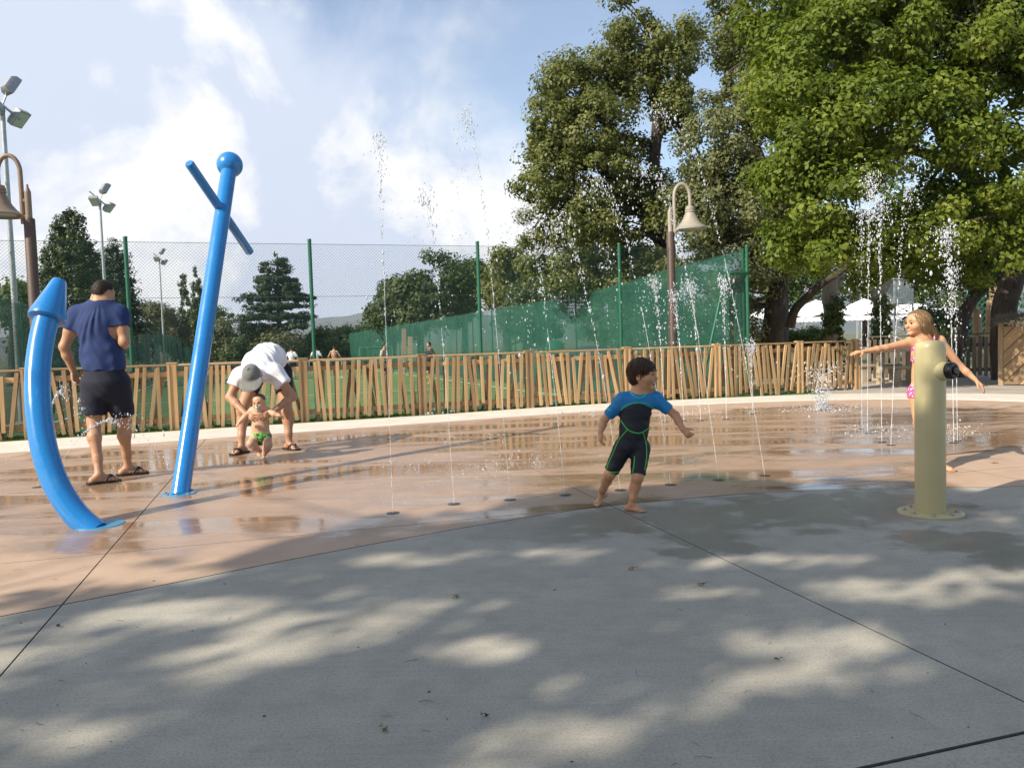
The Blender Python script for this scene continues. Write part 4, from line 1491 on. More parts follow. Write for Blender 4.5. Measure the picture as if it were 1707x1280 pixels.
for k in range(8):
    a = 2 * math.pi * (k + 0.5) / 8
    mm = MB(); mm.lathe([(0.021, 0.011), (0.021, 0.015), (0.013, 0.016), (0.013, 0.024), (0.009, 0.027), (0, 0.027)], 6, c=(0.148 * math.cos(a), 0.148 * math.sin(a), 0))
    mm.build('bolt', 'bolt_steel', fl)
nd = Vector((0.42, -0.86, 0.06)).normalized()
fr = frame_from(nd, (0, 0, 1))
zc = D(1565, 620, Bh.y - 0.05).z
m = MB(); m.lathe([(0.062, 0.03), (0.058, 0.085), (0.055, 0.125), (0.0, 0.125)], 32, c=(0.0, 0, zc), axis=fr)
m.build('spout', 'yellow_paint', root, True)
m = MB(); m.lathe([(0.0, 0.118), (0.048, 0.118), (0.051, 0.122), (0.051, 0.156), (0.046, 0.163), (0.034, 0.165), (0.032, 0.158), (0.0, 0.158)], 32, c=(0, 0, zc), axis=fr)
nz = m.build('nozzle', 'black_plastic', root, True)
m = MB(); m.lathe([(0.024, 0.156), (0.024, 0.172), (0.019, 0.175), (0, 0.175)], 6, c=(0, 0, zc), axis=fr)
m.build('nozzle_hub', 'dark_grey_plastic', nz)

# ------------------------------------------------------------------ right background: picket fence, table, hut, posts, marquee, tower
woodmat('grey_wood', (0.13, 0.105, 0.08), (0.26, 0.215, 0.165))
woodmat('hut_wood', (0.26, 0.165, 0.085), (0.42, 0.285, 0.155), axis=0)
woodmat('pole_wood', (0.24, 0.16, 0.09), (0.40, 0.29, 0.17))
woodmat('pale_wood', (0.36, 0.29, 0.20), (0.52, 0.43, 0.31), axis=0)
p0, p1 = G(1448, 634), G(1662, 632)
p0 = D(1448, 600, 18.6); p1 = D(1672, 600, 18.3)
dv = Vector((p1.x - p0.x, p1.y - p0.y, 0)); L = dv.length
pf = empty('picket_fence', (p0.x, p0.y, -0.03), math.atan2(dv.y, dv.x)); tag(pf, 'weathered dark picket fence behind the girl', 'fence')
m = MB(); m.box((0, 0, 0.52), (0.075, 0.022, 0.92), bev=0.006)
pk = m.build('picket', 'grey_wood', pf)
n = int(L / 0.128)
for i in range(n + 1):
    o = pk if i == 0 else link(pk.copy(), pf)
    o.location = (i * L / n, -0.035, (0.02 if i % 2 else 0.0))
for z in (0.22, 0.80):
    m = MB(); m.box((L / 2, 0, z), (L, 0.04, 0.075), bev=0.005); m.build('rail', 'grey_wood', pf)
m = MB(); m.box((L / 2, 0.01, 1.06), (L, 0.11, 0.035), bev=0.005); m.build('top_rail', 'grey_wood', pf)
for k in range(4):
    m = MB(); m.box((0, 0, 0.53), (0.09, 0.06, 1.06), bev=0.006); o = m.build('post', 'grey_wood', pf); o.location = (L * (k + .03) / 3.1, 0.06, 0)

tb = D(1492, 600, 17.3)
tbl = empty('picnic_table', (tb.x, tb.y, -0.02), 0.15); tag(tbl, 'pale rustic timber table with bench before the picket fence', 'table')
for k in range(4):
    m = MB(); m.box((0, -0.27 + 0.18 * k, 0.74), (1.05, 0.165, 0.045), bev=0.006); m.build('plank', 'pale_wood', tbl)
for sx in (-0.36, 0.36):
    m = MB(); m.tube([(sx, 0, 0), (sx, 0, 0.715)], 0.085, 12); m.build('leg', 'pale_wood', tbl, True)
for sy in (-0.62, 0.62):
    m = MB(); m.box((0, sy, 0.40), (1.05, 0.24, 0.05), bev=0.006); m.build('bench_plank', 'pale_wood', tbl)
    for sx in (-0.38, 0.38):
        m = MB(); m.box((sx, sy, 0.187), (0.1, 0.16, 0.374), bev=0.006); m.build('bench_leg', 'pale_wood', tbl)
m = MB(); m.box((0, 0, 0.36), (0.05, 1.18, 0.06), bev=0.005); m.build('stretcher', 'pale_wood', tbl)

# thatched hut with slanting boards
hb_ = G(1668, 641)
hut = empty('thatched_hut', (hb_.x, hb_.y, -0.02), -0.58); tag(hut, 'small hut of slanting brown boards under a thatched roof', 'hut')
m = MB(); m.box((0, 0, 0.63), (0.09, 0.09, 1.26), bev=0.008); m.build('corner_post', 'pole_wood', hut)
m = MB(); m.box((2.2, 0, 0.63), (0.09, 0.09, 1.26), bev=0.008); m.build('corner_post', 'pole_wood', hut)
m = MB(); m.box((1.22, 0.6, 0.6), (1.9, 1.0, 1.2)); m.build('inner_wall', 'grey_wood', hut)
W_, H_ = 2.1, 1.2
ang = R(48)
nb = 15
bw = 0.205
ca, sa = math.cos(ang), math.sin(ang)
for k in range(-8, nb):
    # a diagonal band clipped to the front rectangle
    rect = [np.array(q, float) for q in ((0.05, 0.03), (0.05 + W_, 0.03), (0.05 + W_, H_), (0.05, H_))]
    nn = np.array([-sa, ca])
    P = clip_half(rect, nn, (k + 1) * bw - 0.006)
    P = clip_half(P, -nn, -(k * bw + 0.006)) if len(P) > 2 else P
    if len(P) < 3: continue
    dz = 0.004 * (k % 2)
    c0 = sum(P) / len(P)
    vs = [(q[0], -0.055 - dz, q[1]) for q in P] + [(q[0], -0.03, q[1]) for q in P]
    nP = len(P)
    fs = [tuple(range(nP)), tuple(reversed(range(nP, 2 * nP)))] + [(i, i + nP, (i + 1) % nP + nP, (i + 1) % nP) for i in range(nP)]
    Rm = Matrix.Rotation(-ang, 3, Vector((0, -1, 0)))
    mm = MB(); mm.add([Matrix.Rotation(ang, 3, 'Y') @ (Vector(v) - Vector((c0[0], 0, c0[1]))) for v in vs], fs)
    o = mm.build('board', 'hut_wood', hut); o.location = (c0[0], 0, c0[1]); o.rotation_euler = (0, -ang, 0)
simple('thatch', (0.27, 0.22, 0.14), 0.95, 0.35, 30)
rng = np.random.default_rng(4)
mb = MB()
for i in range(1500):
    x = rng.uniform(-0.12, 2.6); y = rng.uniform(-0.5, 1.0)
    z = 1.24 + (y + 0.5) * 0.16 + rng.uniform(-.02, .06) - max(0, -x) * 0.12
    l = rng.uniform(.22, .45)
    a = Vector((x, y, z)); b = a + Vector((rng.normal(0, .09) - (0.2 if x < 0.1 else 0), -l, -l * rng.uniform(.22, .5)))
    w = Vector((0.008, 0, 0.003))
    mb.add([a - w, a + w, b], [(0, 1, 2)])
tag(mb.build('thatch', 'thatch', hut), kind='stuff')
m = MB(); m.add([(-0.1, -0.3, 1.27), (2.6, -0.3, 1.27), (2.6, 1.0, 1.46), (-0.1, 1.0, 1.46), (-0.1, -0.3, 1.24), (2.6, -0.3, 1.24), (2.6, 1.0, 1.42), (-0.1, 1.0, 1.42)],
               [(0, 1, 2, 3), (7, 6, 5, 4), (0, 4, 5, 1), (1, 5, 6, 2), (2, 6, 7, 3), (3, 7, 4, 0)])
m.build('roof', 'thatch', hut)

# upright play posts with net behind the hut
def play_post(px, top, Y, rad, label, lean=0.0):
    b = D(px, 600, Y); t = D(px, top, Y)
    o = empty('timber_post', (b.x, b.y, -0.05)); tag(o, label, 'post', 'upright timber play posts')
    h = t.z + 0.05
    m = MB(); m.tube([(0, 0, 0), (lean * h * .5, 0, h * .5), (lean * h, 0, h - .02), (lean * h, 0, h)], [rad, rad * .95, rad * .9, rad * .7], 12)
    m.build('log', 'pole_wood', o, True)
    m = MB(); m.lathe([(rad * 1.02, 0), (rad * 1.02, .05)], 12, c=(0, 0, h * .6)); m.build('rope_band', 'pale_wood', o)
play_post(1629, 517, 20.5, 0.12, 'shortest upright timber post left of the hut roof')
play_post(1648, 500, 21.5, 0.15, 'thick timber post behind the shortest one', 0.05)
play_post(1664, 470, 22, 0.16, 'tallest timber post just above the thatched roof', -0.04)
play_post(1683, 485, 22.5, 0.13, 'timber post half hidden behind the thatched roof')
nb0 = D(1612, 600, 23)
nt = empty('climbing_net', (nb0.x, nb0.y, -0.05), 0.05); tag(nt, 'teal rope net between the play posts', 'net')
simple('teal_rope', (0.02, 0.22, 0.19), 0.7, 0.1, 20)
for sx in (0, 1.9):
    m = MB(); m.tube([(sx, 0, 0), (sx, 0, 2.3)], 0.03, 8); m.build('frame_post', 'teal_rope', nt)
V, F = wire_panel(1.9, 1.2, 0.13, 0.008); V[:, 2] += 0.95
tag(mesh_np('rope_mesh', V, F, ['teal_rope'], False, nt), kind='stuff')

# white marquee
simple('tent_cloth', (0.82, 0.83, 0.85), 0.6, 0.03, 3, 0.2, 6, 0.05)
Ym = 52
def tent(px0, px1, peak, label, Y, cx=0.5):
    a, b = D(px0, 548, Y), D(px1, 548, Y)
    W = b.x - a.x
    pz = D((px0 + px1) / 2, peak - 6, Y).z
    ez = 2.25
    o = empty('marquee', ((a.x + b.x) / 2, Y, -0.05), 0.0); tag(o, label, 'tent', 'white marquee roofs')
    n = 20; V, F = [], []
    dp = 5.0
    for j in range(n + 1):
        for i in range(n + 1):
            u, v = i / n * 2 - 1, j / n * 2 - 1
            rr = max(abs(u), abs(v)) * 0.55 + 0.45 * math.hypot(u, v) / 1.25
            h = max(0.0, 1 - rr)
            z = ez + (pz - ez) * (h ** 0.72) * 1.0
            V.append((u * W / 2, v * dp / 2, z))
    for j in range(n):
        for i in range(n):
            q = j * (n + 1) + i
            F.append((q, q + 1, q + n + 2, q + n + 1))
    mesh_np('roof', V, np.array(F), ['tent_cloth'], True, o)
    m = MB()
    for i in range(12):
        x0, x1 = -W / 2 + W * i / 12, -W / 2 + W * (i + 1) / 12
        for sy in (-1,):
            m.add([(x0, sy * dp / 2, ez), (x1, sy * dp / 2, ez), (x1, sy * dp / 2 - .01, ez - .26), ((x0 + x1) / 2, sy * dp / 2 - .02, ez - .32), (x0, sy * dp / 2 - .01, ez - .26)], [(0, 1, 2, 3, 4)])
    m.build('valance', 'tent_cloth', o)
    for sx in (-1, 1):
        for sy in (-1, 1):
            m = MB(); m.tube([(sx * (W / 2 - .05), sy * (dp / 2 - .05), 0), (sx * (W / 2 - .05), sy * (dp / 2 - .05), ez)], 0.045, 8); m.build('leg', 'galvanised', o)
tent(1255, 1322, 512, 'white marquee roof left of the forked oak trunk', 52)
tent(1318, 1404, 504, 'white marquee roof between the oak and the ivy stump', 52)
tent(1400, 1482, 502, 'white marquee roof between the two ivy trunks', 52)
tent(1484, 1548, 507, 'white marquee roof behind the metal tower', 52)
tent(1545, 1600, 516, 'rightmost white marquee roof behind the girl', 53)

# grey metal tower
tb_ = D(1492, 590, 36)
tw = empty('metal_tower', (tb_.x, tb_.y, -0.05), 0.3); tag(tw, 'grey lattice tower with a slatted platform left of the girl', 'tower')
hw = 0.52
zp = D(1492, 505, 36).z; zt = D(1492, 474, 36).z + .25
for sx in (-1, 1):
    for sy in (-1, 1):
        m = MB(); m.tube([(sx * hw, sy * hw, 0), (sx * hw, sy * hw, zt)], 0.032, 8); m.build('leg', 'galvanised', tw)
for k in range(5):
    z0, z1 = zp * k / 5, zp * (k + 1) / 5
    for sx, sy, ex, ey in ((-1, -1, 1, -1), (1, -1, 1, 1), (1, 1, -1, 1), (-1, 1, -1, -1)):
        m = MB(); m.tube([(sx * hw, sy * hw, z0), (ex * hw, ey * hw, z1)], 0.018, 6); m.tube([(sx * hw, sy * hw, z1), (ex * hw, ey * hw, z1)], 0.018, 6); m.build('lattice_bar', 'galvanised', tw)
for k in range(12):
    for sy in (-1, 1):
        m = MB(); m.box((-hw + 2 * hw * (k + .5) / 12, sy * (hw + .035), (zp + zt) / 2), (0.055, 0.02, zt - zp)); m.build('slat', 'galvanised', tw)
for z in (zp, zt):
    m = MB(); m.box((0, 0, z), (2 * hw + .2, 2 * hw + .2, 0.05), bev=.01); m.build('platform', 'galvanised', tw)

# things glimpsed behind the field net
simple('green_canvas', (0.01, 0.26, 0.12), 0.6, 0.1, 5)
c = D(925, 585, 28)
o = empty('parasol', (c.x, c.y, ground_z(c.x, c.y))); tag(o, 'small bright green domed parasol behind the slat fence', 'parasol')
hz = D(925, 566, 28).z - o.location.z
m = MB(); m.lathe([(0.33, hz - .36), (0.36, hz - .34), (0.32, hz - .16), (0.2, hz - .03), (0.0, hz)], 10); m.build('canopy', 'green_canvas', o, 60)
m = MB(); m.tube([(0, 0, 0), (0, 0, hz - .02)], .022, 6); m.build('pole', 'galvanised', o)
simple('purple_cloth', (0.16, 0.13, 0.30), 0.7, 0.15, 5)
c = D(985, 600, 27)
o = empty('bouncy_mound', (c.x, c.y, ground_z(c.x, c.y))); tag(o, 'purple rounded play tent half seen behind the fence slats', 'play tent')
hz = D(1000, 575, 27).z - o.location.z
m = MB(); m.lathe([(0.95, 0), (0.98, hz * .4), (0.85, hz * .75), (0.5, hz * .95), (0, hz)], 18); m.build('shell', 'purple_cloth', o, 60)
m = MB(); m.lathe([(0.99, 0.02), (1.0, 0.16), (0.97, 0.18)], 18); m.build('skirt', 'purple_cloth', o, 60)

# goal frames on the field
simple('goal_green', (0.05, 0.20, 0.13), 0.5, 0.1, 20)
simple('white_paint', (0.75, 0.76, 0.74), 0.4, 0.05, 20)
def goal(px, Y, w, h, label, mat, turn=0.33):
    c = D(px, 600, Y)
    o = empty('goal_frame', (c.x, c.y, ground_z(c.x, c.y) + .04), turn); tag(o, label, 'goal')
    for sx in (-w / 2, w / 2):
        m = MB(); m.tube([(sx, 0, 0), (sx, 0, h)], .045, 8); m.build('upright', mat, o)
        m = MB(); m.tube([(sx, 0, h), (sx, .5, h - .1), (sx, 1.0, 0)], .03, 6); m.build('back_stay', mat, o)
    m = MB(); m.tube([(-w / 2 - .045, 0, h), (w / 2 + .045, 0, h)], .045, 8); m.build('crossbar', mat, o)
goal(628, 46, 1.9, 1.55, 'small green framed goal behind the players', 'goal_green')
def board_post(px, top, Y, label):
    c = D(px, 600, Y); t_ = D(px, top, Y)
    gz = ground_z(c.x, c.y)
    o = empty('pale_board', (c.x, c.y, gz + .02), .33); tag(o, label, 'board', 'pale boards leaning at the net')
    h = t_.z - gz
    m = MB(); m.box((0, 0, h / 2), (.24, .05, h), Matrix.Rotation(.04, 3, 'Y'), bev=.01); m.build('panel', 'pale_wood', o)
    m = MB(); m.box((0, .2, h * .35), (.06, .4, .05), bev=.005); m.build('foot', 'pale_wood', o)
board_post(674, 549, 44, 'taller pale upright board in front of the far net')
board_post(684, 562, 43, 'shorter pale upright board in front of the far net')
# white low rail along the field, seen over the slat fence
rail = empty('touchline_rail', (0, 0, 0)); tag(rail, 'low pale rail running along the far side of the field', 'rail')
q0 = CORNER - U2 * 13.0 + V2 * 30; q1 = CORNER - U2 * 1.0 + V2 * 30
for z in (0.55, 0.95):
    m = MB(); m.tube([(q0[0], q0[1], ground_z(*q0) + z), (q1[0], q1[1], ground_z(*q1) + z)], .03, 6); m.build('bar', 'galvanised', rail)
for k in range(8):
    q = q0 + (q1 - q0) * k / 7
    m = MB(); m.tube([(q[0], q[1], ground_z(*q)), (q[0], q[1], ground_z(*q) + .98)], .03, 6); m.build('upright', 'galvanised', rail)

# numbered panels on the left net
simple('panel_green', (0.012, 0.085, 0.06), 0.6, 0.1, 6)
simple('chalk_white', (0.38, 0.45, 0.42), 0.7, 0.1, 20)
def number_panel(px, txt, label):
    base = CORNER - U2 * (FIELD_W - 0.10)
    d = ray(px, 590)
    A = np.array([[V2[0], -d.x], [V2[1], -d.y]])
    s = np.linalg.solve(A, -base)[0]
    p = base + V2 * s
    # panel hangs on the net, face towards the field
    zc = D(px, 591, float(p[1])).z
    o = empty('number_panel', (p[0], p[1], zc), math.atan2(V2[1], V2[0])); tag(o, label, 'sign')
    sc_ = p[1] / FPX
    hh = 38 * sc_
    m = MB(); m.box((0, 0, 0), (hh * 1.7, 0.02, hh), bev=.004); m.build('panel', 'panel_green', o)
    cu = bpy.data.curves.new('digit', 'FONT'); cu.body = txt; cu.size = hh * .62; cu.extrude = .004; cu.align_x = 'CENTER'; cu.align_y = 'CENTER'
    cu.materials.append(MATS['chalk_white'])
    tmp = bpy.data.objects.new('digit', cu); COL.objects.link(tmp)
    dm = bpy.data.meshes.new_from_object(tmp.evaluated_get(bpy.context.evaluated_depsgraph_get()))
    bpy.data.objects.remove(tmp)
    t_ = bpy.data.objects.new('digit', dm); link(t_, o)
    t_.rotation_euler = (R(90), 0, 0); t_.location = (0, -0.018, 0)
number_panel(261, '2', 'dark panel with a pale digit two on the net, nearer the man in navy')
number_panel(300, '1', 'dark panel with a pale digit one on the net, close by the leaning pole')

# ------------------------------------------------------------------ nozzles and water
t = NT('water'); t.set(color=(0.93, 0.96, 1.0), rough=0.04, trans=0.55, ior=1.33, spec=0.8)
MATS['water'] = t.m
t = NT('water_foam'); t.set(color=(0.86, 0.90, 0.95), rough=0.10, trans=0.55, ior=1.33, spec=0.7)
MATS['water_foam'] = t.m
simple('nozzle_steel', (0.10, 0.095, 0.09), 0.35, 0.2, 30, metal=0.7)

OCT_V = np.array([(1, 0, 0), (-1, 0, 0), (0, 1, 0), (0, -1, 0), (0, 0, 1), (0, 0, -1)], float)
def ico():
    bm = bmesh.new(); bmesh.ops.create_icosphere(bm, subdivisions=1, radius=1)
    v = np.array([tuple(x.co) for x in bm.verts]); f = np.array([[x.index for x in fc.verts] for fc in bm.faces])
    bm.free(); return v, f
ICO_V, ICO_F = ico()
def drops_mesh(name, P, S, parent, mat='water', stretch=None):
    n = len(P); k = len(ICO_V)
    if n == 0: return
    sc = np.asarray(S)[:, None, None] * np.ones((1, 1, 3))
    if stretch is not None: sc = sc * stretch[:, None, :]
    V = (ICO_V[None] * sc + np.asarray(P)[:, None, :]).reshape(-1, 3)
    F = (ICO_F[None] + (np.arange(n) * k)[:, None, None]).reshape(-1, 3)
    o = mesh_np(name, V, F, [mat], True, parent)
    tag(o, kind='stuff')
    return o

nz_m = MB(); nz_m.lathe([(0.0, 0.005), (0.022, 0.005), (0.024, 0.003), (0.044, 0.003), (0.048, 0.0)], 20)
NOZ = nz_m.build('nozzle', 'nozzle_steel', None, True)
NOZ_ME = NOZ.data
bpy.data.objects.remove(NOZ)
def jet(base, peak, label, seed, stream_to=0.55, n_drop=190, size=0.0036, fall=0.9, spread=0.035, group='leaning near row of water jets', splash=14, solid=0.0016):
    """a thrown stream: parabola with its top at peak, breaking into drops"""
    rng = np.random.default_rng(seed)
    base = np.array(base); peak = np.array(peak)
    root = empty('water_jet', tuple(base)); tag(root, label, 'water jet', group)
    o = bpy.data.objects.new('nozzle', NOZ_ME); link(o, root)
    rel = peak - base
    H = rel[2]
    def pos(t):           # t = 0 base, 1 peak, 2 landing
        t = np.asarray(t)
        return np.stack([rel[0] * t, rel[1] * t, H * (2 * t - t * t)], -1)
    ts = np.linspace(0, stream_to, 26)
    m = MB(); pp = pos(ts)
    m.tube([Vector(p) for p in pp], [solid * (1 + .35 * math.sin(i * 2.3)) for i in range(len(pp))], 6, False)
    m.build('stream', 'water', root, 80)
    # drops: dense beads near the rising line, looser at the top and on the way down
    n1 = n_drop
    t1 = np.clip(stream_to * .55 + (1.08 - stream_to * .55) * rng.uniform(0, 1, n1) ** .7, 0, 1.15)
    P1 = pos(t1)
    sp = 0.004 + spread * np.clip((t1 - stream_to) / (1.05 - stream_to), 0, 1.2) ** 1.4
    P1 = P1 + rng.normal(0, 1, P1.shape) * sp[:, None] * np.array([1, 1, 1.4])
    S1 = size * np.exp(rng.normal(0, .38, n1))
    n2 = int(n_drop * .55 * fall)
    t2 = 1.0 + rng.uniform(0, 1, n2) ** 1.1 * .75
    P2 = pos(t2) + rng.normal(0, 1, (n2, 3)) * (spread * (1.1 + 2.2 * (t2 - 1)))[:, None]
    S2 = size * np.exp(rng.normal(-.05, .4, n2))
    P = np.concatenate([P1, P2]); S = np.concatenate([S1, S2])
    ok = P[:, 2] > 0.02
    P, S = P[ok], S[ok]
    st = np.ones((len(P), 3)); st[:, 2] = rng.uniform(1.0, 2.6, len(P))
    drops_mesh('drops', P, S, root, 'water_foam', st)
    # little crown of splashes where it lands
    if splash:
        lp = pos(np.array(1.93))
        a = rng.uniform(0, 2 * math.pi, splash * 3); r_ = np.abs(rng.normal(0, .28, splash * 3))
        SP = np.stack([lp[0] + np.cos(a) * r_, lp[1] + np.sin(a) * r_, np.abs(rng.normal(0, .05, splash * 3)) + .008], -1)
        drops_mesh('splash', SP, np.full(len(SP), size * .8), root, 'water_foam')
    return root

near = [((655, 855), (632, 232), .30), ((757, 840), (708, 326), .25), ((850, 833), (776, 196), .45), ((942, 825), (868, 352), .55), ((1034, 817), (922, 372), .60), ((1118, 808), (988, 303), .6), ((1198, 800), (1078, 288), .6), ((1275, 793), (1096, 190), .7)]
names = ['first water jet from the left in the near row, tall and thin', 'second water jet from the left, shorter, before the fence', 'third jet from the left, highest against the sky', 'fourth jet from the left, drops before the oak',
         'fifth jet rising beside the boy', 'sixth jet arching over behind the boy', 'seventh jet crossing in front of the bell lamp', 'eighth and rightmost jet of the near row']
for i, ((b, p, dy), lab) in enumerate(zip(near, names)):
    bb = G(*b); pk_ = D(p[0], p[1], bb.y + dy)
    jet(tuple(bb), tuple(pk_), lab, 300 + i, stream_to=0.34 if i else .4, n_drop=230 if i > 2 else 170, spread=0.030 if i < 3 else 0.042, fall=.35 if i < 2 else 1.0)
far = [((1109, 704), (1088, 470), 'far water jet left of the lamp post'), ((1140, 702), (1122, 492), 'far jet in front of the lamp post'), ((1168, 701), (1150, 472), 'far jet right of the lamp post'), ((1211, 699), (1206, 470), 'far jet beside the bent fence brace'),
       ((1255, 690), (1250, 575), 'low far jet before the slats left of the geyser')]
for i, (b, p, lab) in enumerate(far):
    bb = G(*b); pk_ = D(p[0], p[1], bb.y + .1)
    jet(tuple(bb), tuple(pk_), lab, 330 + i, stream_to=.3, n_drop=230, size=0.0052, spread=0.05, group='upright far row of water jets', fall=.8, solid=.004)
rightj = [((1437, 715), (1437, 345), 'right-hand jet before the last fence post'), ((1446, 722), (1452, 300), 'tall frothy jet left of the metal tower'), ((1470, 737), (1465, 335), 'broad frothy jet over the ivy trunk'), ((1485, 742), (1520, 312), 'jet rising just left of the girl'), ((1590, 738), (1578, 392), 'thick frothy jet right of the girl'), ((1596, 735), (1590, 450), 'thin jet right of the yellow bollard')]
for i, (b, p, lab) in enumerate(rightj):
    bb = G(*b); pk_ = D(p[0], p[1], bb.y + .15)
    jet(tuple(bb), tuple(pk_), lab, 350 + i, stream_to=.34, n_drop=330 if i in (1, 2, 4) else 190, size=0.0046 if i in (1, 2, 4) else .0040, spread=0.062 if i in (1, 2, 4) else .04, group='water jets on the right', fall=.9, splash=30, solid=.003)
# bubbling geyser
gb = G(1370, 684)
root = empty('water_geyser', tuple(gb)); tag(root, 'low bubbling geyser of white water before the slat fence', 'fountain')
link(bpy.data.objects.new('nozzle', NOZ_ME), root)
rng = np.random.default_rng(77)
n = 900
hh = rng.uniform(0, 1, n) ** 1.5
P = np.stack([rng.normal(0, 1, n) * (.03 + .17 * hh), rng.normal(0, 1, n) * (.03 + .17 * hh), .02 + .72 * hh], -1)
drops_mesh('froth', P, .0068 * np.exp(rng.normal(0, .4, n)), root, 'water_foam')
a = rng.uniform(0, 6.28, 300); r_ = np.abs(rng.normal(0, .45, 300))
drops_mesh('splash', np.stack([np.cos(a) * r_, np.sin(a) * r_, np.abs(rng.normal(0, .03, 300)) + .006], -1), np.full(300, .006), root, 'water_foam')
# low side sprays by the man in blue
for i, (b, p, lab) in enumerate((((62, 705), (105, 652), 'low side spray arching behind the curved blue pipe'), ((80, 725), (190, 700), 'low side spray splashing on the legs of the man in blue'))):
    bb = G(b[0], 790); bb = D(b[0], 800, 6.9); bb.z = 0
    pk_ = D(p[0], p[1], 6.9)
    jet(tuple(bb), tuple(pk_), lab, 370 + i, stream_to=.9, n_drop=120, size=.004, spread=.025, group='low side sprays', fall=1.2, splash=10)
# spatter thrown up on the pad
sp = [(200, 700, .5), (690, 780, .35), (800, 790, .3), (870, 770, .35), (780, 735, .5), (720, 660, .4), (1480, 720, .45), (1450, 725, .5), (1590, 720, .4), (1360, 690, .6), (30, 770, .5), (240, 780, .4), (960, 680, .5), (1200, 690, .6)]
for i, (px, py, r0) in enumerate(sp):
    g = G(px, max(py, 690))
    rng = np.random.default_rng(500 + i)
    n = 60
    a = rng.uniform(0, 6.28, n); rr = r0 * np.sqrt(rng.uniform(0, 1, n))
    P = np.stack([np.cos(a) * rr, np.sin(a) * rr, np.abs(rng.normal(0, .045, n)) + .006], -1)
    o = drops_mesh('spatter', P, .0036 * np.exp(rng.normal(0, .4, n)) * (g.y / 6.5), None, 'water_foam')
    o.location = (g.x, g.y, 0)
    tag(o, 'fine water spatter bouncing on the wet pad', 'spatter', 'water spatter on the pad', 'stuff')

# ------------------------------------------------------------------ fallen leaves, grit
simple('dry_leaf', (0.40, 0.20, 0.06), 0.8, 0.3, 30)
simple('green_leaf', (0.14, 0.16, 0.03), 0.7, 0.3, 30)
simple('grit', (0.05, 0.05, 0.045), 0.9, 0.3, 30)
def fallen(px, py, s, mat, label, seed):
    g = G(px, py)
    rr = random.Random(seed)
    V, F = [(0, 0, .012)], []
    n = 10
    for k in range(n):
        a = 2 * math.pi * k / n
        rad = s * (1.0 if k % 2 == 0 else .52) * rr.uniform(.8, 1.1)
        V.append((math.cos(a) * rad, math.sin(a) * rad * .8, .004 + rr.uniform(0, .010)))
    F = [(0, 1 + k, 1 + (k + 1) % n) for k in range(n)]
    root = empty('fallen_leaf', (g.x, g.y, .001), rr.uniform(0, 6.28)); tag(root, label, 'leaf', 'fallen leaves on the paving')
    ob = mesh_np('blade', V, F, [mat], True, root)
    md = ob.modifiers.new('thick', 'SOLIDIFY'); md.thickness = .0012
    m = MB(); m.tube([(s * .9, 0, .01), (s * 1.4, .01, .008), (s * 1.8, .0, .012)], .0014, 5); m.build('stalk', mat, root)
fallen(1052, 949, .022, 'dry_leaf', 'small orange dry leaf on the grey concrete right of centre', 1)
fallen(1168, 976, .024, 'green_leaf', 'curled greenish leaf near the joint in the concrete', 2)
fallen(760, 996, .022, 'green_leaf', 'small greenish leaf on the grey concrete below the boy', 3)
fallen(641, 1219, .016, 'green_leaf', 'tiny leaf low in the foreground shade', 4)
fallen(1657, 772, .04, 'dry_leaf', 'pale dry leaf on the wet pad right of the bollard', 5)
fallen(97, 1045, .014, 'grit', 'dark crumpled leaf bit left on the grey slab', 6)
fallen(1294, 1101, .012, 'grit', 'dark bit of leaf beside the pale patches', 7)
fallen(811, 1196, .011, 'grit', 'dark speck of leaf low in the centre foreground', 8)
rng = np.random.default_rng(12)
n = 130
px_ = rng.uniform(0, 1707, n); py_ = rng.uniform(880, 1275, n)
P = np.array([tuple(G(a, b)) for a, b in zip(px_, py_)]); P[:, 2] += .002
st = np.stack([rng.uniform(.6, 3.0, n), rng.uniform(.6, 2.0, n), np.full(n, .6)], -1)
o = drops_mesh('grit', P, .0010 * np.exp(rng.normal(0, .5, n)), None, 'grit', st)
tag(o, 'scattered dark grit and leaf crumbs on the concrete', 'grit', kind='stuff')

# dropped needles and twig bits
rng = np.random.default_rng(31)
mb = MB()
for i in range(34):
    g = G(rng.uniform(0, 1707), rng.uniform(900, 1275))
    a = rng.uniform(0, 6.28); l = rng.uniform(.015, .05)
    d_ = Vector((math.cos(a), math.sin(a), 0)); s_ = Vector((-d_.y, d_.x, 0)) * rng.normal(0, .25) * l
    mb.tube([g + Vector((0, 0, .003)), g + d_ * l * .5 + s_ * .5 + Vector((0, 0, .005)), g + d_ * l + Vector((0, 0, .003))], rng.uniform(.0004, .0008), 4)
tag(mb.build('needle', 'grit'), 'thin dry needles and twig bits strewn over the concrete', 'litter', kind='stuff')
# ------------------------------------------------------------------ figures: bodies grown as one smooth surface from a distance field
def v3(p): return np.array((p[0], p[1], p[2]), float)
def nrm(v):
    v = np.asarray(v, float); return v / (np.linalg.norm(v) + 1e-12)

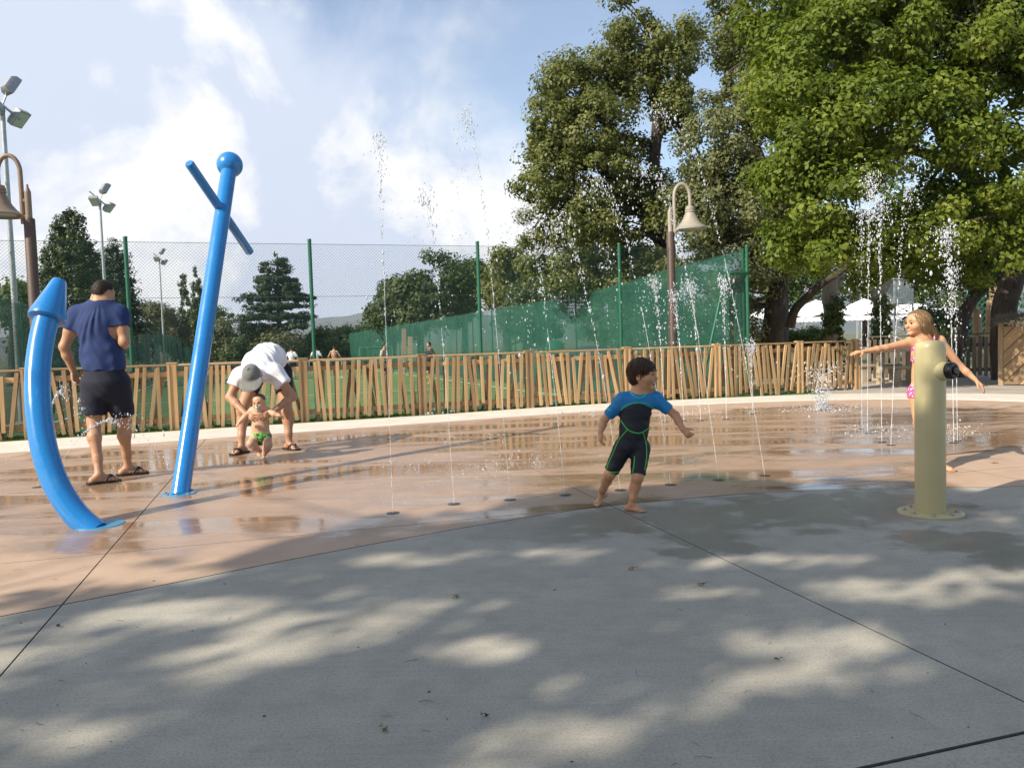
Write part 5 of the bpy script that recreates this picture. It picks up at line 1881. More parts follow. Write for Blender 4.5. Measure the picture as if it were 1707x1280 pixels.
class SDF:
    def __init__(self, res): self.pr = []; self.res = res
    def ell(self, c, r, R3=None, k=0.02, m=0, op='add'):
        self.pr.append(('e', v3(c), np.array(r, float), np.eye(3) if R3 is None else np.array(R3, float), k, m, op)); return self
    def cone(self, a, b, ra, rb, k=0.02, m=0, op='add', side=None, fl=1.0):
        """round cone; with side given, radii are scaled by fl across the other way"""
        self.pr.append(('c', v3(a), v3(b), ra, rb, k, m, op, None if side is None else nrm(side), fl)); return self
    def cut(self, p, n, k=0.004):
        """remove what lies on the side n points to"""
        self.pr.append(('p', v3(p), nrm(n), k, 0, 'cut')); return self
    @staticmethod
    def adds(p): return p[0] != 'p' and (p[6] if p[0] == 'e' else p[7]) == 'add'
    @staticmethod
    def dist(pr, P):
        if pr[0] == 'e':
            q = (P - pr[1]) @ pr[3]          # columns of R3 are the axes
            r = pr[2]
            k0 = np.sqrt(((q / r) ** 2).sum(-1)); k1 = np.sqrt(((q / (r * r)) ** 2).sum(-1))
            return np.where(k0 < 1e-6, -r.min(), k0 * (k0 - 1) / (k1 + 1e-9))
        if pr[0] == 'c':
            a, b = pr[1], pr[2]
            ab = b - a; L2 = ab @ ab + 1e-12
            t = np.clip(((P - a) @ ab) / L2, 0, 1)
            q = P - a - t[..., None] * ab
            r = pr[3] + (pr[4] - pr[3]) * t
            if pr[8] is not None:
                ax = ab / math.sqrt(L2); s = pr[8] - ax * (pr[8] @ ax); s = nrm(s); d = np.cross(ax, s)
                qs, qd, qa = q @ s, q @ d, q @ ax
                l = np.sqrt(qs ** 2 + (qd / pr[9]) ** 2 + qa ** 2)
                return (l - r) * min(1.0, pr[9])
            return np.sqrt((q ** 2).sum(-1)) - r
        return (P - pr[1]) @ pr[2]
    def bbox(self, pr):
        if pr[0] == 'e': r = pr[2].max(); return pr[1] - r, pr[1] + r
        r = max(pr[3], pr[4]) * max(1.0, pr[9]); return np.minimum(pr[1], pr[2]) - r, np.maximum(pr[1], pr[2]) + r
    def field(self, warp=None):
        res = self.res
        lo = np.min([self.bbox(p)[0] for p in self.pr if self.adds(p)], 0) - 4 * res
        hi = np.max([self.bbox(p)[1] for p in self.pr if self.adds(p)], 0) + 4 * res
        n = np.ceil((hi - lo) / res).astype(int) + 1
        F = np.full(n, 0.15, np.float32)
        axs = [lo[i] + res * np.arange(n[i]) for i in range(3)]
        for p in self.pr:
            if p[0] == 'p':
                P = np.stack(np.meshgrid(*axs, indexing='ij'), -1)
                F = np.maximum(F, self.dist(p, P)).astype(np.float32)
                continue
            k = p[4] if p[0] == 'e' else p[5]
            op = p[6] if p[0] == 'e' else p[7]
            a, b = self.bbox(p)
            mg = k + 5 * res
            i0 = np.maximum(np.floor((a - mg - lo) / res).astype(int), 0); i1 = np.minimum(np.ceil((b + mg - lo) / res).astype(int) + 1, n)
            if np.any(i1 <= i0): continue
            sl = tuple(slice(i0[i], i1[i]) for i in range(3))
            P = np.stack(np.meshgrid(*[axs[i][sl[i]] for i in range(3)], indexing='ij'), -1)
            d = self.dist(p, P)
            f = F[sl]
            if op == 'add':
                h = np.maximum(k - np.abs(f - d), 0) / k
                F[sl] = np.minimum(f, d) - h * h * k * 0.25
            else:
                h = np.maximum(k - np.abs(f + d), 0) / k
                F[sl] = np.maximum(f, -d) + h * h * k * 0.25
        if warp is not None:
            P = np.stack(np.meshgrid(*axs, indexing='ij'), -1)
            F = F + warp(P).astype(np.float32)
        return F, lo
    def mesh(self, warp=None):
        F, lo = self.field(warp)
        return surface_nets(F, lo, self.res)
    def mats(self, V):
        """material of the nearest building piece at each vertex"""
        best = np.full(len(V), 1e9); mi = np.zeros(len(V), int)
        for p in self.pr:
            if not self.adds(p): continue
            d = self.dist(p, V); m = p[5] if p[0] == 'e' else p[6]
            u = d < best; best[u] = d[u]; mi[u] = m
        return mi

def surface_nets(F, lo, res):
    n = np.array(F.shape)
    S = F < 0
    c = [S[i:n[0] - 1 + i, j:n[1] - 1 + j, k:n[2] - 1 + k] for i in (0, 1) for j in (0, 1) for k in (0, 1)]
    anyv = c[0].copy(); allv = c[0].copy()
    for x in c[1:]: anyv |= x; allv &= x
    act = anyv & ~allv
    idx = np.argwhere(act)
    corner = np.array([(i, j, k) for i in (0, 1) for j in (0, 1) for k in (0, 1)])
    vals = np.stack([F[idx[:, 0] + a, idx[:, 1] + b, idx[:, 2] + d] for a, b, d in corner], 1)
    edges = [(a, b) for a in range(8) for b in range(a + 1, 8) if np.abs(corner[a] - corner[b]).sum() == 1]
    acc = np.zeros((len(idx), 3)); cnt = np.zeros(len(idx))
    for a, b in edges:
        va, vb = vals[:, a], vals[:, b]
        m = (va < 0) != (vb < 0)
        t = np.where(m, va / (va - vb + 1e-12), 0)
        p = corner[a] + t[:, None] * (corner[b] - corner[a])
        acc += p * m[:, None]; cnt += m
    V = (idx + acc / cnt[:, None]) * res + lo
    vid = np.full(act.shape, -1, np.int32); vid[act] = np.arange(len(idx))
    quads = []
    for ax in range(3):
        o1, o2 = (ax + 1) % 3, (ax + 2) % 3
        sl0 = [slice(1, -1)] * 3; sl1 = [slice(1, -1)] * 3
        sl0[ax] = slice(0, n[ax] - 1); sl1[ax] = slice(1, n[ax])
        s0, s1 = S[tuple(sl0)], S[tuple(sl1)]
        for flip in (0, 1):
            e = np.argwhere((s0 & ~s1) if flip == 0 else (~s0 & s1))
            if not len(e): continue
            base = e.copy(); base[:, o1] += 1; base[:, o2] += 1
            def cell(d1, d2):
                q = base.copy(); q[:, o1] -= d1; q[:, o2] -= d2
                return vid[q[:, 0], q[:, 1], q[:, 2]]
            Q = np.stack([cell(1, 1), cell(0, 1), cell(0, 0), cell(1, 0)], 1)
            quads.append(Q if flip == 0 else Q[:, ::-1])
    Q = np.concatenate(quads)
    Q = Q[(Q >= 0).all(1)]
    return V, Q

def sdf_obj(name, S, mats, parent, warp=None, mi_fn=None):
    V, Q = S.mesh(warp)
    mv = S.mats(V) if mi_fn is None else mi_fn(V)
    o = np.array(parent.location)
    return mesh_np(name, V - o, Q, mats, True, parent, mi=mv[Q[:, 0]]), V

# ---- skins and cloth
def skinmat(name, c, rough=0.48):
    t = NT(name)
    P = t.coords('Object')
    n = t.noise(P, 14, 5, 0.6)
    n2 = t.noise(P, 160, 3, 0.6)
    t.set(color=t.ramp(n, [(0.3, tuple(x * .88 for x in c)), (0.7, tuple(min(1, x * 1.1) for x in c))]), rough=rough, sss=0.08, spec=0.4)
    t.bsdf.inputs['Subsurface Radius'].default_value = (0.02, 0.008, 0.004)
    t.bump(n2, 0.08, 0.002)
    MATS[name] = t.m
skinmat('skin_tan', (0.46, 0.255, 0.15)); skinmat('skin_boy', (0.56, 0.285, 0.155)); skinmat('skin_girl', (0.58, 0.315, 0.175)); skinmat('skin_baby', (0.58, 0.34, 0.215)); skinmat('skin_old', (0.44, 0.24, 0.145))
skinmat('lip', (0.42, 0.13, 0.10), 0.4)
simple('mouth_dark', (0.06, 0.015, 0.012), 0.5, 0.1); simple('teeth', (0.80, 0.77, 0.70), 0.25, 0.03)
def cloth(name, c, rough=0.85, var=0.1, sheen=0.15, weave=300):
    t = NT(name)
    P = t.coords('Object')
    n = t.noise(P, 7, 5, 0.6); w = t.noise(P, weave, 2, 0.5)
    f = t.noise(P, 11, 3, 0.5, 0.5)
    t.set(color=t.ramp(n, [(0.3, tuple(x * (1 - var) for x in c)), (0.7, tuple(min(1, x * (1 + var)) for x in c))]), rough=rough, sheen=sheen)
    t.bump(t.math('ADD', t.math('MULTIPLY', w, .3), f), 0.35, 0.012)
    MATS[name] = t.m
cloth('navy_jersey', (0.013, 0.033, 0.125), sheen=.02); cloth('dark_shorts', (0.007, 0.010, 0.024), sheen=.03); cloth('white_jersey', (0.78, 0.79, 0.82), sheen=0); cloth('cap_grey', (0.17, 0.175, 0.165), var=.25)
cloth('suit_black', (0.0045, 0.006, 0.013), .6, sheen=0.0); cloth('suit_blue', (0.006, 0.19, 0.48), .6, sheen=0.0)
simple('neon_green', (0.07, 0.56, 0.09), 0.5, .05); simple('neon_teal', (0.03, 0.66, 0.48), 0.5, .05)
simple('rubber_black', (0.018, 0.014, 0.012), 0.6, .2)
def print_mat(name, a, b, c, scale, thr):
    t = NT(name)
    P = t.coords('Object')
    vo = t.node('ShaderNodeTexVoronoi'); vo.inputs['Scale'].default_value = scale; t.link(P, vo.inputs['Vector'])
    k = t.maprange(vo.outputs['Distance'], thr, thr + .08)
    n = t.noise(P, scale * .6, 2, .5)
    col = t.mix(k, a, t.mix(t.maprange(n, .45, .6), b, c))
    t.set(color=col, rough=.7); MATS[name] = t.m
print_mat('pink_print', (0.85, 0.78, 0.80), (0.80, 0.06, 0.22), (0.72, 0.10, 0.28), 55, .3)
print_mat('baby_print', (0.20, 0.62, 0.08), (0.02, 0.045, 0.03), (0.10, 0.42, 0.05), 45, .3)
def hairmat(name, c0, c1, rough=.6):
    t = NT(name)
    a = t.node('ShaderNodeAttribute', attribute_name='rnd')
    P = t.coords('Object')
    n = t.noise(P, 70, 4, .6)
    f = t.math('ADD', t.math('MULTIPLY', a.outputs['Fac'], .6), t.math('MULTIPLY', n, .5))
    t.set(color=t.ramp(f, [(.2, c0), (.8, c1)]), rough=rough, spec=.3)
    t.bump(n, .5, .004)
    MATS[name] = t.m
hairmat('hair_brown', (0.026, 0.013, 0.008), (0.14, 0.074, 0.044)); hairmat('hair_dark', (0.022, 0.015, 0.011), (0.075, 0.050, 0.037)); hairmat('hair_blond', (0.12, 0.07, 0.035), (0.46, 0.31, 0.165)); hairmat('hair_baby', (0.16, 0.09, 0.045), (0.30, 0.18, 0.09))
t = NT('eye_white'); t.set(color=(.50, .46, .43), rough=.15); MATS['eye_white'] = t.m
t = NT('iris'); t.set(color=(.02, .012, .008), rough=.05); MATS['iris'] = t.m

class Head:
    """c at eye level between the ears, f forward, u up, h chin-to-crown height"""
    def __init__(self, c, f, u, h, child=False):
        self.c = v3(c); self.h = h; self.child = child
        self.f = nrm(f); u = nrm(u); self.u = nrm(u - self.f * (u @ self.f)); self.r = np.cross(self.f, self.u)
        self.R3 = np.stack([self.r, self.f, self.u], 1)
    def P(self, r, f, u): return self.c + self.h * (self.r * r + self.f * f + self.u * u)
    def body(self, S, smile=0, k=0.02):
        h = self.h; R3 = self.R3; ch = self.child
        S.ell(self.P(0, -.04, .10 if not ch else .12), np.array((.345 if not ch else .375, .43, .385)) * h, R3, k)
        S.ell(self.P(0, .10, -.17), np.array((.265 if not ch else .29, .29, .31)) * h, R3, .06 * h + k)
        for s in (-1, 1):
            S.ell(self.P(s * .165, .245, -.13), np.array((.13, .13, .13)) * h * (1.12 if ch else 1), R3, .07 * h)
            S.ell(self.P(s * .365, -.02, -.06), np.array((.030, .085, .125)) * h, R3 @ rot_z(s * -.35), .02 * h)
            S.ell(self.P(s * .375, .01, -.05), np.array((.02, .04, .06)) * h, R3, .015 * h, 0, 'sub')
            S.ell(self.P(s * .15, .40, -.005), np.array((.085, .075, .055)) * h, R3, .04 * h, 0, 'sub')
            S.ell(self.P(s * .148, .335, .0), np.array((.08, .06, .045)) * h, R3, .02 * h)
            S.cone(self.P(s * .07, .385, .075), self.P(s * .21, .335, .075), .036 * h, .028 * h, .04 * h)
        S.cone(self.P(0, .375, .03), self.P(0, .455, -.115), .030 * h, .048 * h, .03 * h)
        for s in (-1, 1): S.ell(self.P(s * .045, .425, -.125), np.array((.035, .045, .03)) * h, R3, .015 * h)
        S.ell(self.P(0, .30, -.40), np.array((.12, .11, .09)) * h, R3, .06 * h)
        w = .10 + .05 * smile
        up = .045 * smile
        S.cone(self.P(-w, .335, -.235 + up), self.P(0, .385, -.225), .018 * h, .028 * h, .012 * h, 1)
        S.cone(self.P(w, .335, -.235 + up), self.P(0, .385, -.225), .018 * h, .028 * h, .012 * h, 1)
        lo = -.275 - .06 * smile
        S.cone(self.P(-w, .335, -.24 + up), self.P(0, .372, lo), .018 * h, .030 * h, .012 * h, 1)
        S.cone(self.P(w, .335, -.24 + up), self.P(0, .372, lo), .018 * h, .030 * h, .012 * h, 1)
    def extras(self, parent, hair, smile=0, brow=True):
        h = self.h; o = np.array(parent.location)
        for s in (-1, 1):
            S = SDF(.0022 if h < .25 else .003)
            c = self.P(s * .15, .343, .0)
            V, F = ICO2
            V = V * h * .060 + c
            d = (V - c) / (h * .060)
            mi = ((d @ self.f) > .62).astype(int)
            fm = mi[F].sum(1) >= 2
            mesh_np('eye', V - o, F, ['eye_white', 'iris'], True, parent, mi=fm.astype(int))
            if brow:
                m = MB(); m.tube([Vector(self.P(s * .07, .425, .095) - o), Vector(self.P(s * .15, .405, .125) - o), Vector(self.P(s * .235, .345, .10) - o)], [.010 * h, .018 * h, .008 * h], 6)
                m.build('eyebrow', hair, parent, 80)
            m = MB(); m.tube([Vector(self.P(s * .085, .395, .018) - o), Vector(self.P(s * .15, .405, .038) - o), Vector(self.P(s * .225, .345, .015) - o)], [.006 * h, .013 * h, .007 * h], 5)
            m.build('lash', 'iris', parent, 80)
        if smile:
            w = .075 + .02 * smile
            S = SDF(.002)
            S.ell(self.P(0, .372, -.247), np.array((w, .03, .022)) * h, self.R3, .005)
            sdf_obj('teeth', S, ['teeth'], parent)
            if smile > 1:
                S = SDF(.002); S.ell(self.P(0, .374, -.283), np.array((w * .8, .026, .022)) * h, self.R3, .005)
                sdf_obj('mouth', S, ['mouth_dark'], parent)

def rot_z(a):
    c, s = math.cos(a), math.sin(a); return np.array([[c, -s, 0], [s, c, 0], [0, 0, 1]])
def ico2():
    bm = bmesh.new(); bmesh.ops.create_icosphere(bm, subdivisions=3, radius=1)
    v = np.array([tuple(x.co) for x in bm.verts]); f = np.array([[x.index for x in fc.verts] for fc in bm.faces]); bm.free(); return v, f
ICO2 = ico2()

def strands(name, roots, dirs, length, parent, mat, rng, r=.0011, droop=.0, wave=.0, seg=5, follow=None):
    """hair as thin ribbons-with-volume: 3-sided tapering tubes"""
    n = len(roots)
    o = np.array(parent.location)
    L = length * rng.uniform(.7, 1.15, n)
    V = np.zeros((n, seg + 1, 3, 3)); 
    t = rng.normal(size=(n, 3)); a = np.cross(dirs, t); a /= np.linalg.norm(a, axis=1, keepdims=True) + 1e-9; b = np.cross(dirs, a)
    ph = rng.uniform(0, 6.28, n)
    p = roots.copy(); d = dirs.copy()
    for s in range(seg + 1):
        f = s / seg
        if s:
            d = d + np.array([0, 0, -droop])
            if follow is not None: d = follow(p, d)
            d = d / (np.linalg.norm(d, axis=1, keepdims=True) + 1e-9)
            p = p + d * (L / seg)[:, None] + a * (wave * np.sin(ph + f * 5))[:, None]
        rr = r * (1 - .75 * f)
        for k in range(3):
            th = 2.094 * k
            V[:, s, k] = p + (a * math.cos(th) + b * math.sin(th)) * rr
    F = []
    for s in range(seg):
        for k in range(3):
            k2 = (k + 1) % 3
            F.append((s * 3 + k, s * 3 + k2, (s + 1) * 3 + k2, (s + 1) * 3 + k))
    F = np.array(F)
    FF = (F[None] + (np.arange(n) * (seg + 1) * 3)[:, None, None]).reshape(-1, 4)
    rv = np.repeat(np.clip(rng.normal(.5, .25, n), 0, 1), len(F))
    return mesh_np(name, V.reshape(-1, 3) - o, FF, [mat], True, parent, rnd=rv)

def hand(S, w, d, n, side, L, curl=.35, spread=.12, point=False, k=.006, thumb_out=.7):
    """w wrist, d direction of the hand, n out of the palm's back, side: direction the thumb is on, L hand length"""
    w = v3(w); d = nrm(d); s = nrm(v3(side) - d * (v3(side) @ d)); n = nrm(np.cross(s, d)) * (1 if np.dot(np.cross(s, d), v3(n)) > 0 else -1)
    pl = L * .5
    S.cone(w, w + d * pl * .9, L * .135, L * .19, k * 2, 0, 'add', s, .52)
    S.cone(w + d * pl * .45 + s * L * .11, w + d * pl * .92 + s * L * .13, L * .085, L * .08, k * 2)
    S.cone(w + d * pl * .45 - s * L * .10, w + d * pl * .88 - s * L * .13, L * .08, L * .075, k * 2)
    lens = (.44, .49, .45, .35)
    for i in range(4):
        off = (.165, .055, -.055, -.16)[i]
        c = curl * (1 + .12 * i)
        if point and i == 0: c = .05
        if point and i > 0: c = 1.25
        p0 = w + d * pl * (.95 if i in (1, 2) else .9) + s * L * off
        fd = nrm(d + s * (1.5 - i) * spread)
        r0 = L * .052
        p = p0; a = c * .45
        for j, (q, rr) in enumerate(((.45, 1.0), (.32, .92), (.23, .8))):
            dd = fd * math.cos(a) - n * math.sin(a)
            p2 = p + dd * L * lens[i] * q
            S.cone(p, p2, r0 * rr, r0 * rr * .9, k * .6)
            p = p2; a += c * .75
    t0 = w + d * L * .14 + s * L * .12 - n * L * .02
    td = nrm(d * .75 + s * thumb_out - n * .35)
    t1 = t0 + td * L * .22; t2 = t1 + nrm(td + d * .5 - n * .25) * L * .17; t3 = t2 + nrm(td * .6 + d * .7 - n * .35) * L * .13
    S.cone(t0, t1, L * .085, L * .062, k * 1.5); S.cone(t1, t2, L * .06, L * .052, k * .6); S.cone(t2, t3, L * .052, L * .042, k * .6)

def foot(S, ankle, toe_dir, L, side, k=.012, flat=True, up=(0, 0, 1)):
    """ankle joint, horizontal toe direction, foot length; toes spread; side = direction of the big toe"""
    a = v3(ankle); d = nrm(toe_dir); u = nrm(up); s = nrm(v3(side) - d * (v3(side) @ d))
    sole = a - u * (L * .30)
    heel = sole - d * L * .22 + u * L * .11
    ball = sole + d * L * .42 + u * L * .085
    S.cone(a, heel, L * .13, L * .12, k)
    S.cone(heel, ball - s * L * .06, L * .105, L * .085, k)
    S.cone(a + d * L * .04 - u * L * .05, ball + s * L * .05 + u * L * .01, L * .125, L * .085, k)
    S.cone(ball + s * L * .09, ball - s * L * .11, L * .08, L * .07, k)
    for i in range(5):
        off = (.125, .05, -.01, -.07, -.125)[i]
        ln = (.21, .20, .175, .15, .12)[i]
        r = L * (.055 if i == 0 else .036)
        p = ball + s * L * off - u * L * .035
        S.cone(p, p + d * L * ln - u * L * .005, r, r * .85, k * .3)
    return sole

def limb(S, pts, rads, k, m=0):
    for i in range(len(pts) - 1):
        S.cone(pts[i], pts[i + 1], rads[i], rads[i + 1], k, m)

def person(label, base):
    o = empty('person', (base[0], base[1], 0)); tag(o, label, 'person'); return o
A = np.array
def lerp(a, b, t): return v3(a) * (1 - t) + v3(b) * t
def seam(points_px, bvh, r, mat, parent, name='seam', n=8):
    """a raised seam laid on the garment along sight lines"""
    pts = []
    for q in catmull(points_px, n):
        d = ray(q[0], q[1]).normalized()
        hit = bvh.ray_cast(Vector((0, 0, CAM_H)), d)
        if hit[0] is not None: pts.append(hit[0] - d * r * .3)
    if len(pts) < 3: return
    o = Vector(parent.location)
    m = MB(); m.tube([p - o for p in pts], r, 6); return m.build(name, mat, parent, 80)
def bvh_of(ob):
    me = ob.data
    return BVHTree.FromPolygons([tuple(v.co + ob.parent.location) for v in me.vertices], [tuple(p.vertices) for p in me.polygons])

# ================================================================== the boy
def build_boy():
    Y = 5.22
    root = person('small boy in a black and blue swimsuit running with his head turned right', G(1045, 855))
    q = lambda px, py, dy=0.0: v3(D(px, py, Y + dy))
    nk = q(1065, 655); ch = q(1060, 683); wa = q(1057, 714); pe = q(1054, 737)
    shl, shr = q(1038, 667, .0), q(1091, 665, .0)
    ell, elr = q(1007, 700, .05), q(1126, 692, -.04)
    wrl, wrr = q(1001, 720, -.02), q(1138, 715, -.12)
    hl, hr = q(1039, 746), q(1068, 747)
    knl, knr = q(1017, 790, .02), q(1063, 796, -.07)
    footr = v3(G(1052, 851)); footl = v3(G(1003, 836))
    anr = v3(G(1053, 852)) + A((0, 0, .049)); anl = v3(D(1002, 823, 5.40))
    S = SDF(.0042)
    hd = Head(q(1071, 624, -.01), (.88, -.46, -.03), (.06, -.05, 1), .215, True)
    hd.body(S, 1.2)
    S.cone(hd.P(0, -.14, -.22), nk, .034, .038, .022)
    # trunk
    S.cone(nk - A((0, 0, .02)), ch, .06, .085, .05, 0, 'add', (1, 0, 0), .75)
    S.cone(ch, wa, .088, .081, .04, 0, 'add', (1, 0, 0), .76); S.cone(wa, pe, .081, .082, .04, 0, 'add', (1, 0, 0), .8)
    S.cone(shl, shr, .042, .042, .04)
    limb(S, [shl, ell], [.036, .026], .03); limb(S, [ell, lerp(ell, wrl, .4), wrl], [.026, .026, .018], .015)
    limb(S, [shr, elr], [.036, .026], .03); limb(S, [elr, lerp(elr, wrr, .4), wrr], [.026, .026, .018], .015)
    for h_, kn, an in ((hl, knl, anl), (hr, knr, anr)):
        limb(S, [h_, kn], [.058, .037], .02)
        ax = nrm(an - kn)
        back = A((0, .016, 0))
        limb(S, [kn, lerp(kn, an, .35) + back, lerp(kn, an, .75), an], [.036, .034, .024, .021], .02)
    hand(S, wrl, q(1001, 740, -.04) - wrl, (-1, 0, 0), (.25, -1, .1), .105, .55, .05)
    hand(S, wrr, q(1152, 729, -.17) - wrr, (.2, -.3, 1), (.3, -.2, 1), .105, .3, .2, point=True)
    foot(S, anr + A((0, 0, .0)), (.75, -.66, 0), .155, (.7, .7, 0), .01)
    foot(S, anl, (-.62, -.70, -.35), .155, (.75, -.6, 0), .01, up=(-.25, -.3, .9))
    body, V = sdf_obj('body', S, ['skin_boy', 'lip'], root)
    dz = V[:, 2].min()
    hd.extras(root, 'hair_brown', 1.2)
    # swimsuit
    S = SDF(.0042)
    g = .007
    S.cone(nk - A((0, 0, .03)), ch, .062 + g, .086 + g, .05, 0, 'add', (1, 0, 0), .75)
    S.cone(ch, wa, .088 + g, .081 + g, .04, 0, 'add', (1, 0, 0), .77); S.cone(wa, pe, .081 + g, .082 + g, .04, 0, 'add', (1, 0, 0), .81)
    S.cone(shl, shr, .042 + g, .042 + g, .04)
    sl, sr = lerp(shl, ell, .78), lerp(shr, elr, .72)
    limb(S, [shl, sl], [.039 + g, .032 + g], .035); limb(S, [shr, sr], [.039 + g, .032 + g], .035)
    hemz = []
    for h_, kn in ((hl, knl), (hr, knr)):
        limb(S, [h_, lerp(h_, kn, .98)], [.060 + g, .041 + g], .022)
    # trimmed ends
    def local_cut(P, n, c, rad):
        return ((P - c) @ n, np.linalg.norm(P - c, axis=-1) < rad)
    ends = [(sl, nrm(ell - shl), .07), (sr, nrm(elr - shr), .07), (lerp(hl, knl, .9), nrm(knl - hl), .095), (lerp(hr, knr, .9), nrm(knr - hr), .095), (nk + A((.0, -.02, .012)), nrm(A((0.05, -.45, 1))), .10)]
    def warp(P):
        out = np.zeros(P.shape[:-1])
        for c, n, rad in ends:
            dpl = (P - c) @ n; near = np.linalg.norm(P - c, axis=-1) < rad
            out = np.where(near & (dpl > 0), out + .05, out)
        out += .0016 * np.sin(P[..., 2] * 95 + 9 * P[..., 0] * 6) * np.sin(P[..., 0] * 60 + 2)
        return out
    def mi(V):
        # blue yoke and sleeves over a black body, the border an arch on the chest
        u = (V[:, 0] - ch[0]); top = ch[2] + .046 - 4.4 * u * u
        da = np.minimum(SDF.dist(('c', shl, ell, .04, .03, 0, 0, 'add', None, 1), V), SDF.dist(('c', shr, elr, .04, .03, 0, 0, 'add', None, 1), V))
        dt = SDF.dist(('c', ch, pe, .095, .095, 0, 0, 'add', A((1., 0, 0)), .76), V)
        arm = (da < dt - .004) & (V[:, 2] > wa[2])
        return np.where((V[:, 2] > top) | arm, 1, 0)
    suit, _ = sdf_obj('swimsuit', S, ['suit_black', 'suit_blue'], root, warp, mi)
    bv = bvh_of(suit)
    z = lambda x, y: (950 + x / 4.129, 570 + y / 4.129)
    for pts, mt in (([(405, 312), (420, 350), (450, 378), (480, 385)], 'neon_teal'), ([(480, 385), (510, 375), (530, 352)], 'neon_teal'), ([(352, 470), (385, 437), (450, 420), (520, 422), (560, 440), (574, 462)], 'neon_green'),
                    ([(352, 540), (395, 600), (450, 625), (500, 622), (550, 585)], 'neon_green'), ([(395, 605), (340, 670), (300, 760), (268, 830), (250, 880)], 'neon_green'),
                    ([(505, 628), (525, 700), (528, 790), (515, 880)], 'neon_green'), ([(446, 785), (440, 850), (430, 905)], 'neon_green'), ([(247, 445), (262, 462), (284, 470)], 'neon_teal'), ([(690, 482), (712, 460), (722, 430)], 'neon_teal'),
                    ([(248, 882), (290, 897), (340, 893)], 'neon_green'), ([(428, 905), (465, 918), (505, 936)], 'neon_green')):
        seam([z(*p) for p in pts], bv, .0034, mt, root)
    # hair: cap plus strands combed forward and to the side
    S = SDF(.0042); h = hd.h
    S.ell(hd.P(0, -.055, .135), A((.405, .455, .40)) * h, hd.R3, .01)
    S.ell(hd.P(0, -.22, -.05), A((.33, .27, .30)) * h, hd.R3, .05 * h)
    S.ell(hd.P(0, .50, -.15), A((.42, .36, .40)) * h, hd.R3, .05 * h, 0, 'sub')
    for s in (-1, 1): S.ell(hd.P(s * .40, .10, -.22), A((.16, .25, .25)) * h, hd.R3, .03 * h, 0, 'sub')
    def hw(P): return .003 * np.sin(P[..., 0] * 210 + 40 * P[..., 2]) * np.sin(P[..., 2] * 160)
    cap, Vh = sdf_obj('hair', S, ['hair_brown'], root, hw)
    rng = np.random.default_rng(2)
    I = rng.choice(len(Vh), 4600)
    R_ = Vh[I]; out = R_ - hd.P(0, -.05, .08); out /= np.linalg.norm(out, axis=1, keepdims=True)
    whorl = hd.P(0, -.32, .42)
    d = R_ - whorl; d -= out * np.sum(d * out, 1, keepdims=True); d /= np.linalg.norm(d, axis=1, keepdims=True) + 1e-9
    ctr = hd.P(0, -.05, .1)
    def fol(p, d):
        o_ = p - ctr; o_ /= np.linalg.norm(o_, axis=1, keepdims=True)
        return d - o_ * np.sum(d * o_, 1, keepdims=True) * .8 + A((0, 0, -.12))
    strands('hair_strand', R_ - out * .002, d + out * .12 + rng.normal(0, .10, d.shape), .042, root, 'hair_brown', rng, .0011, .0, .0, 4, fol)
build_boy()

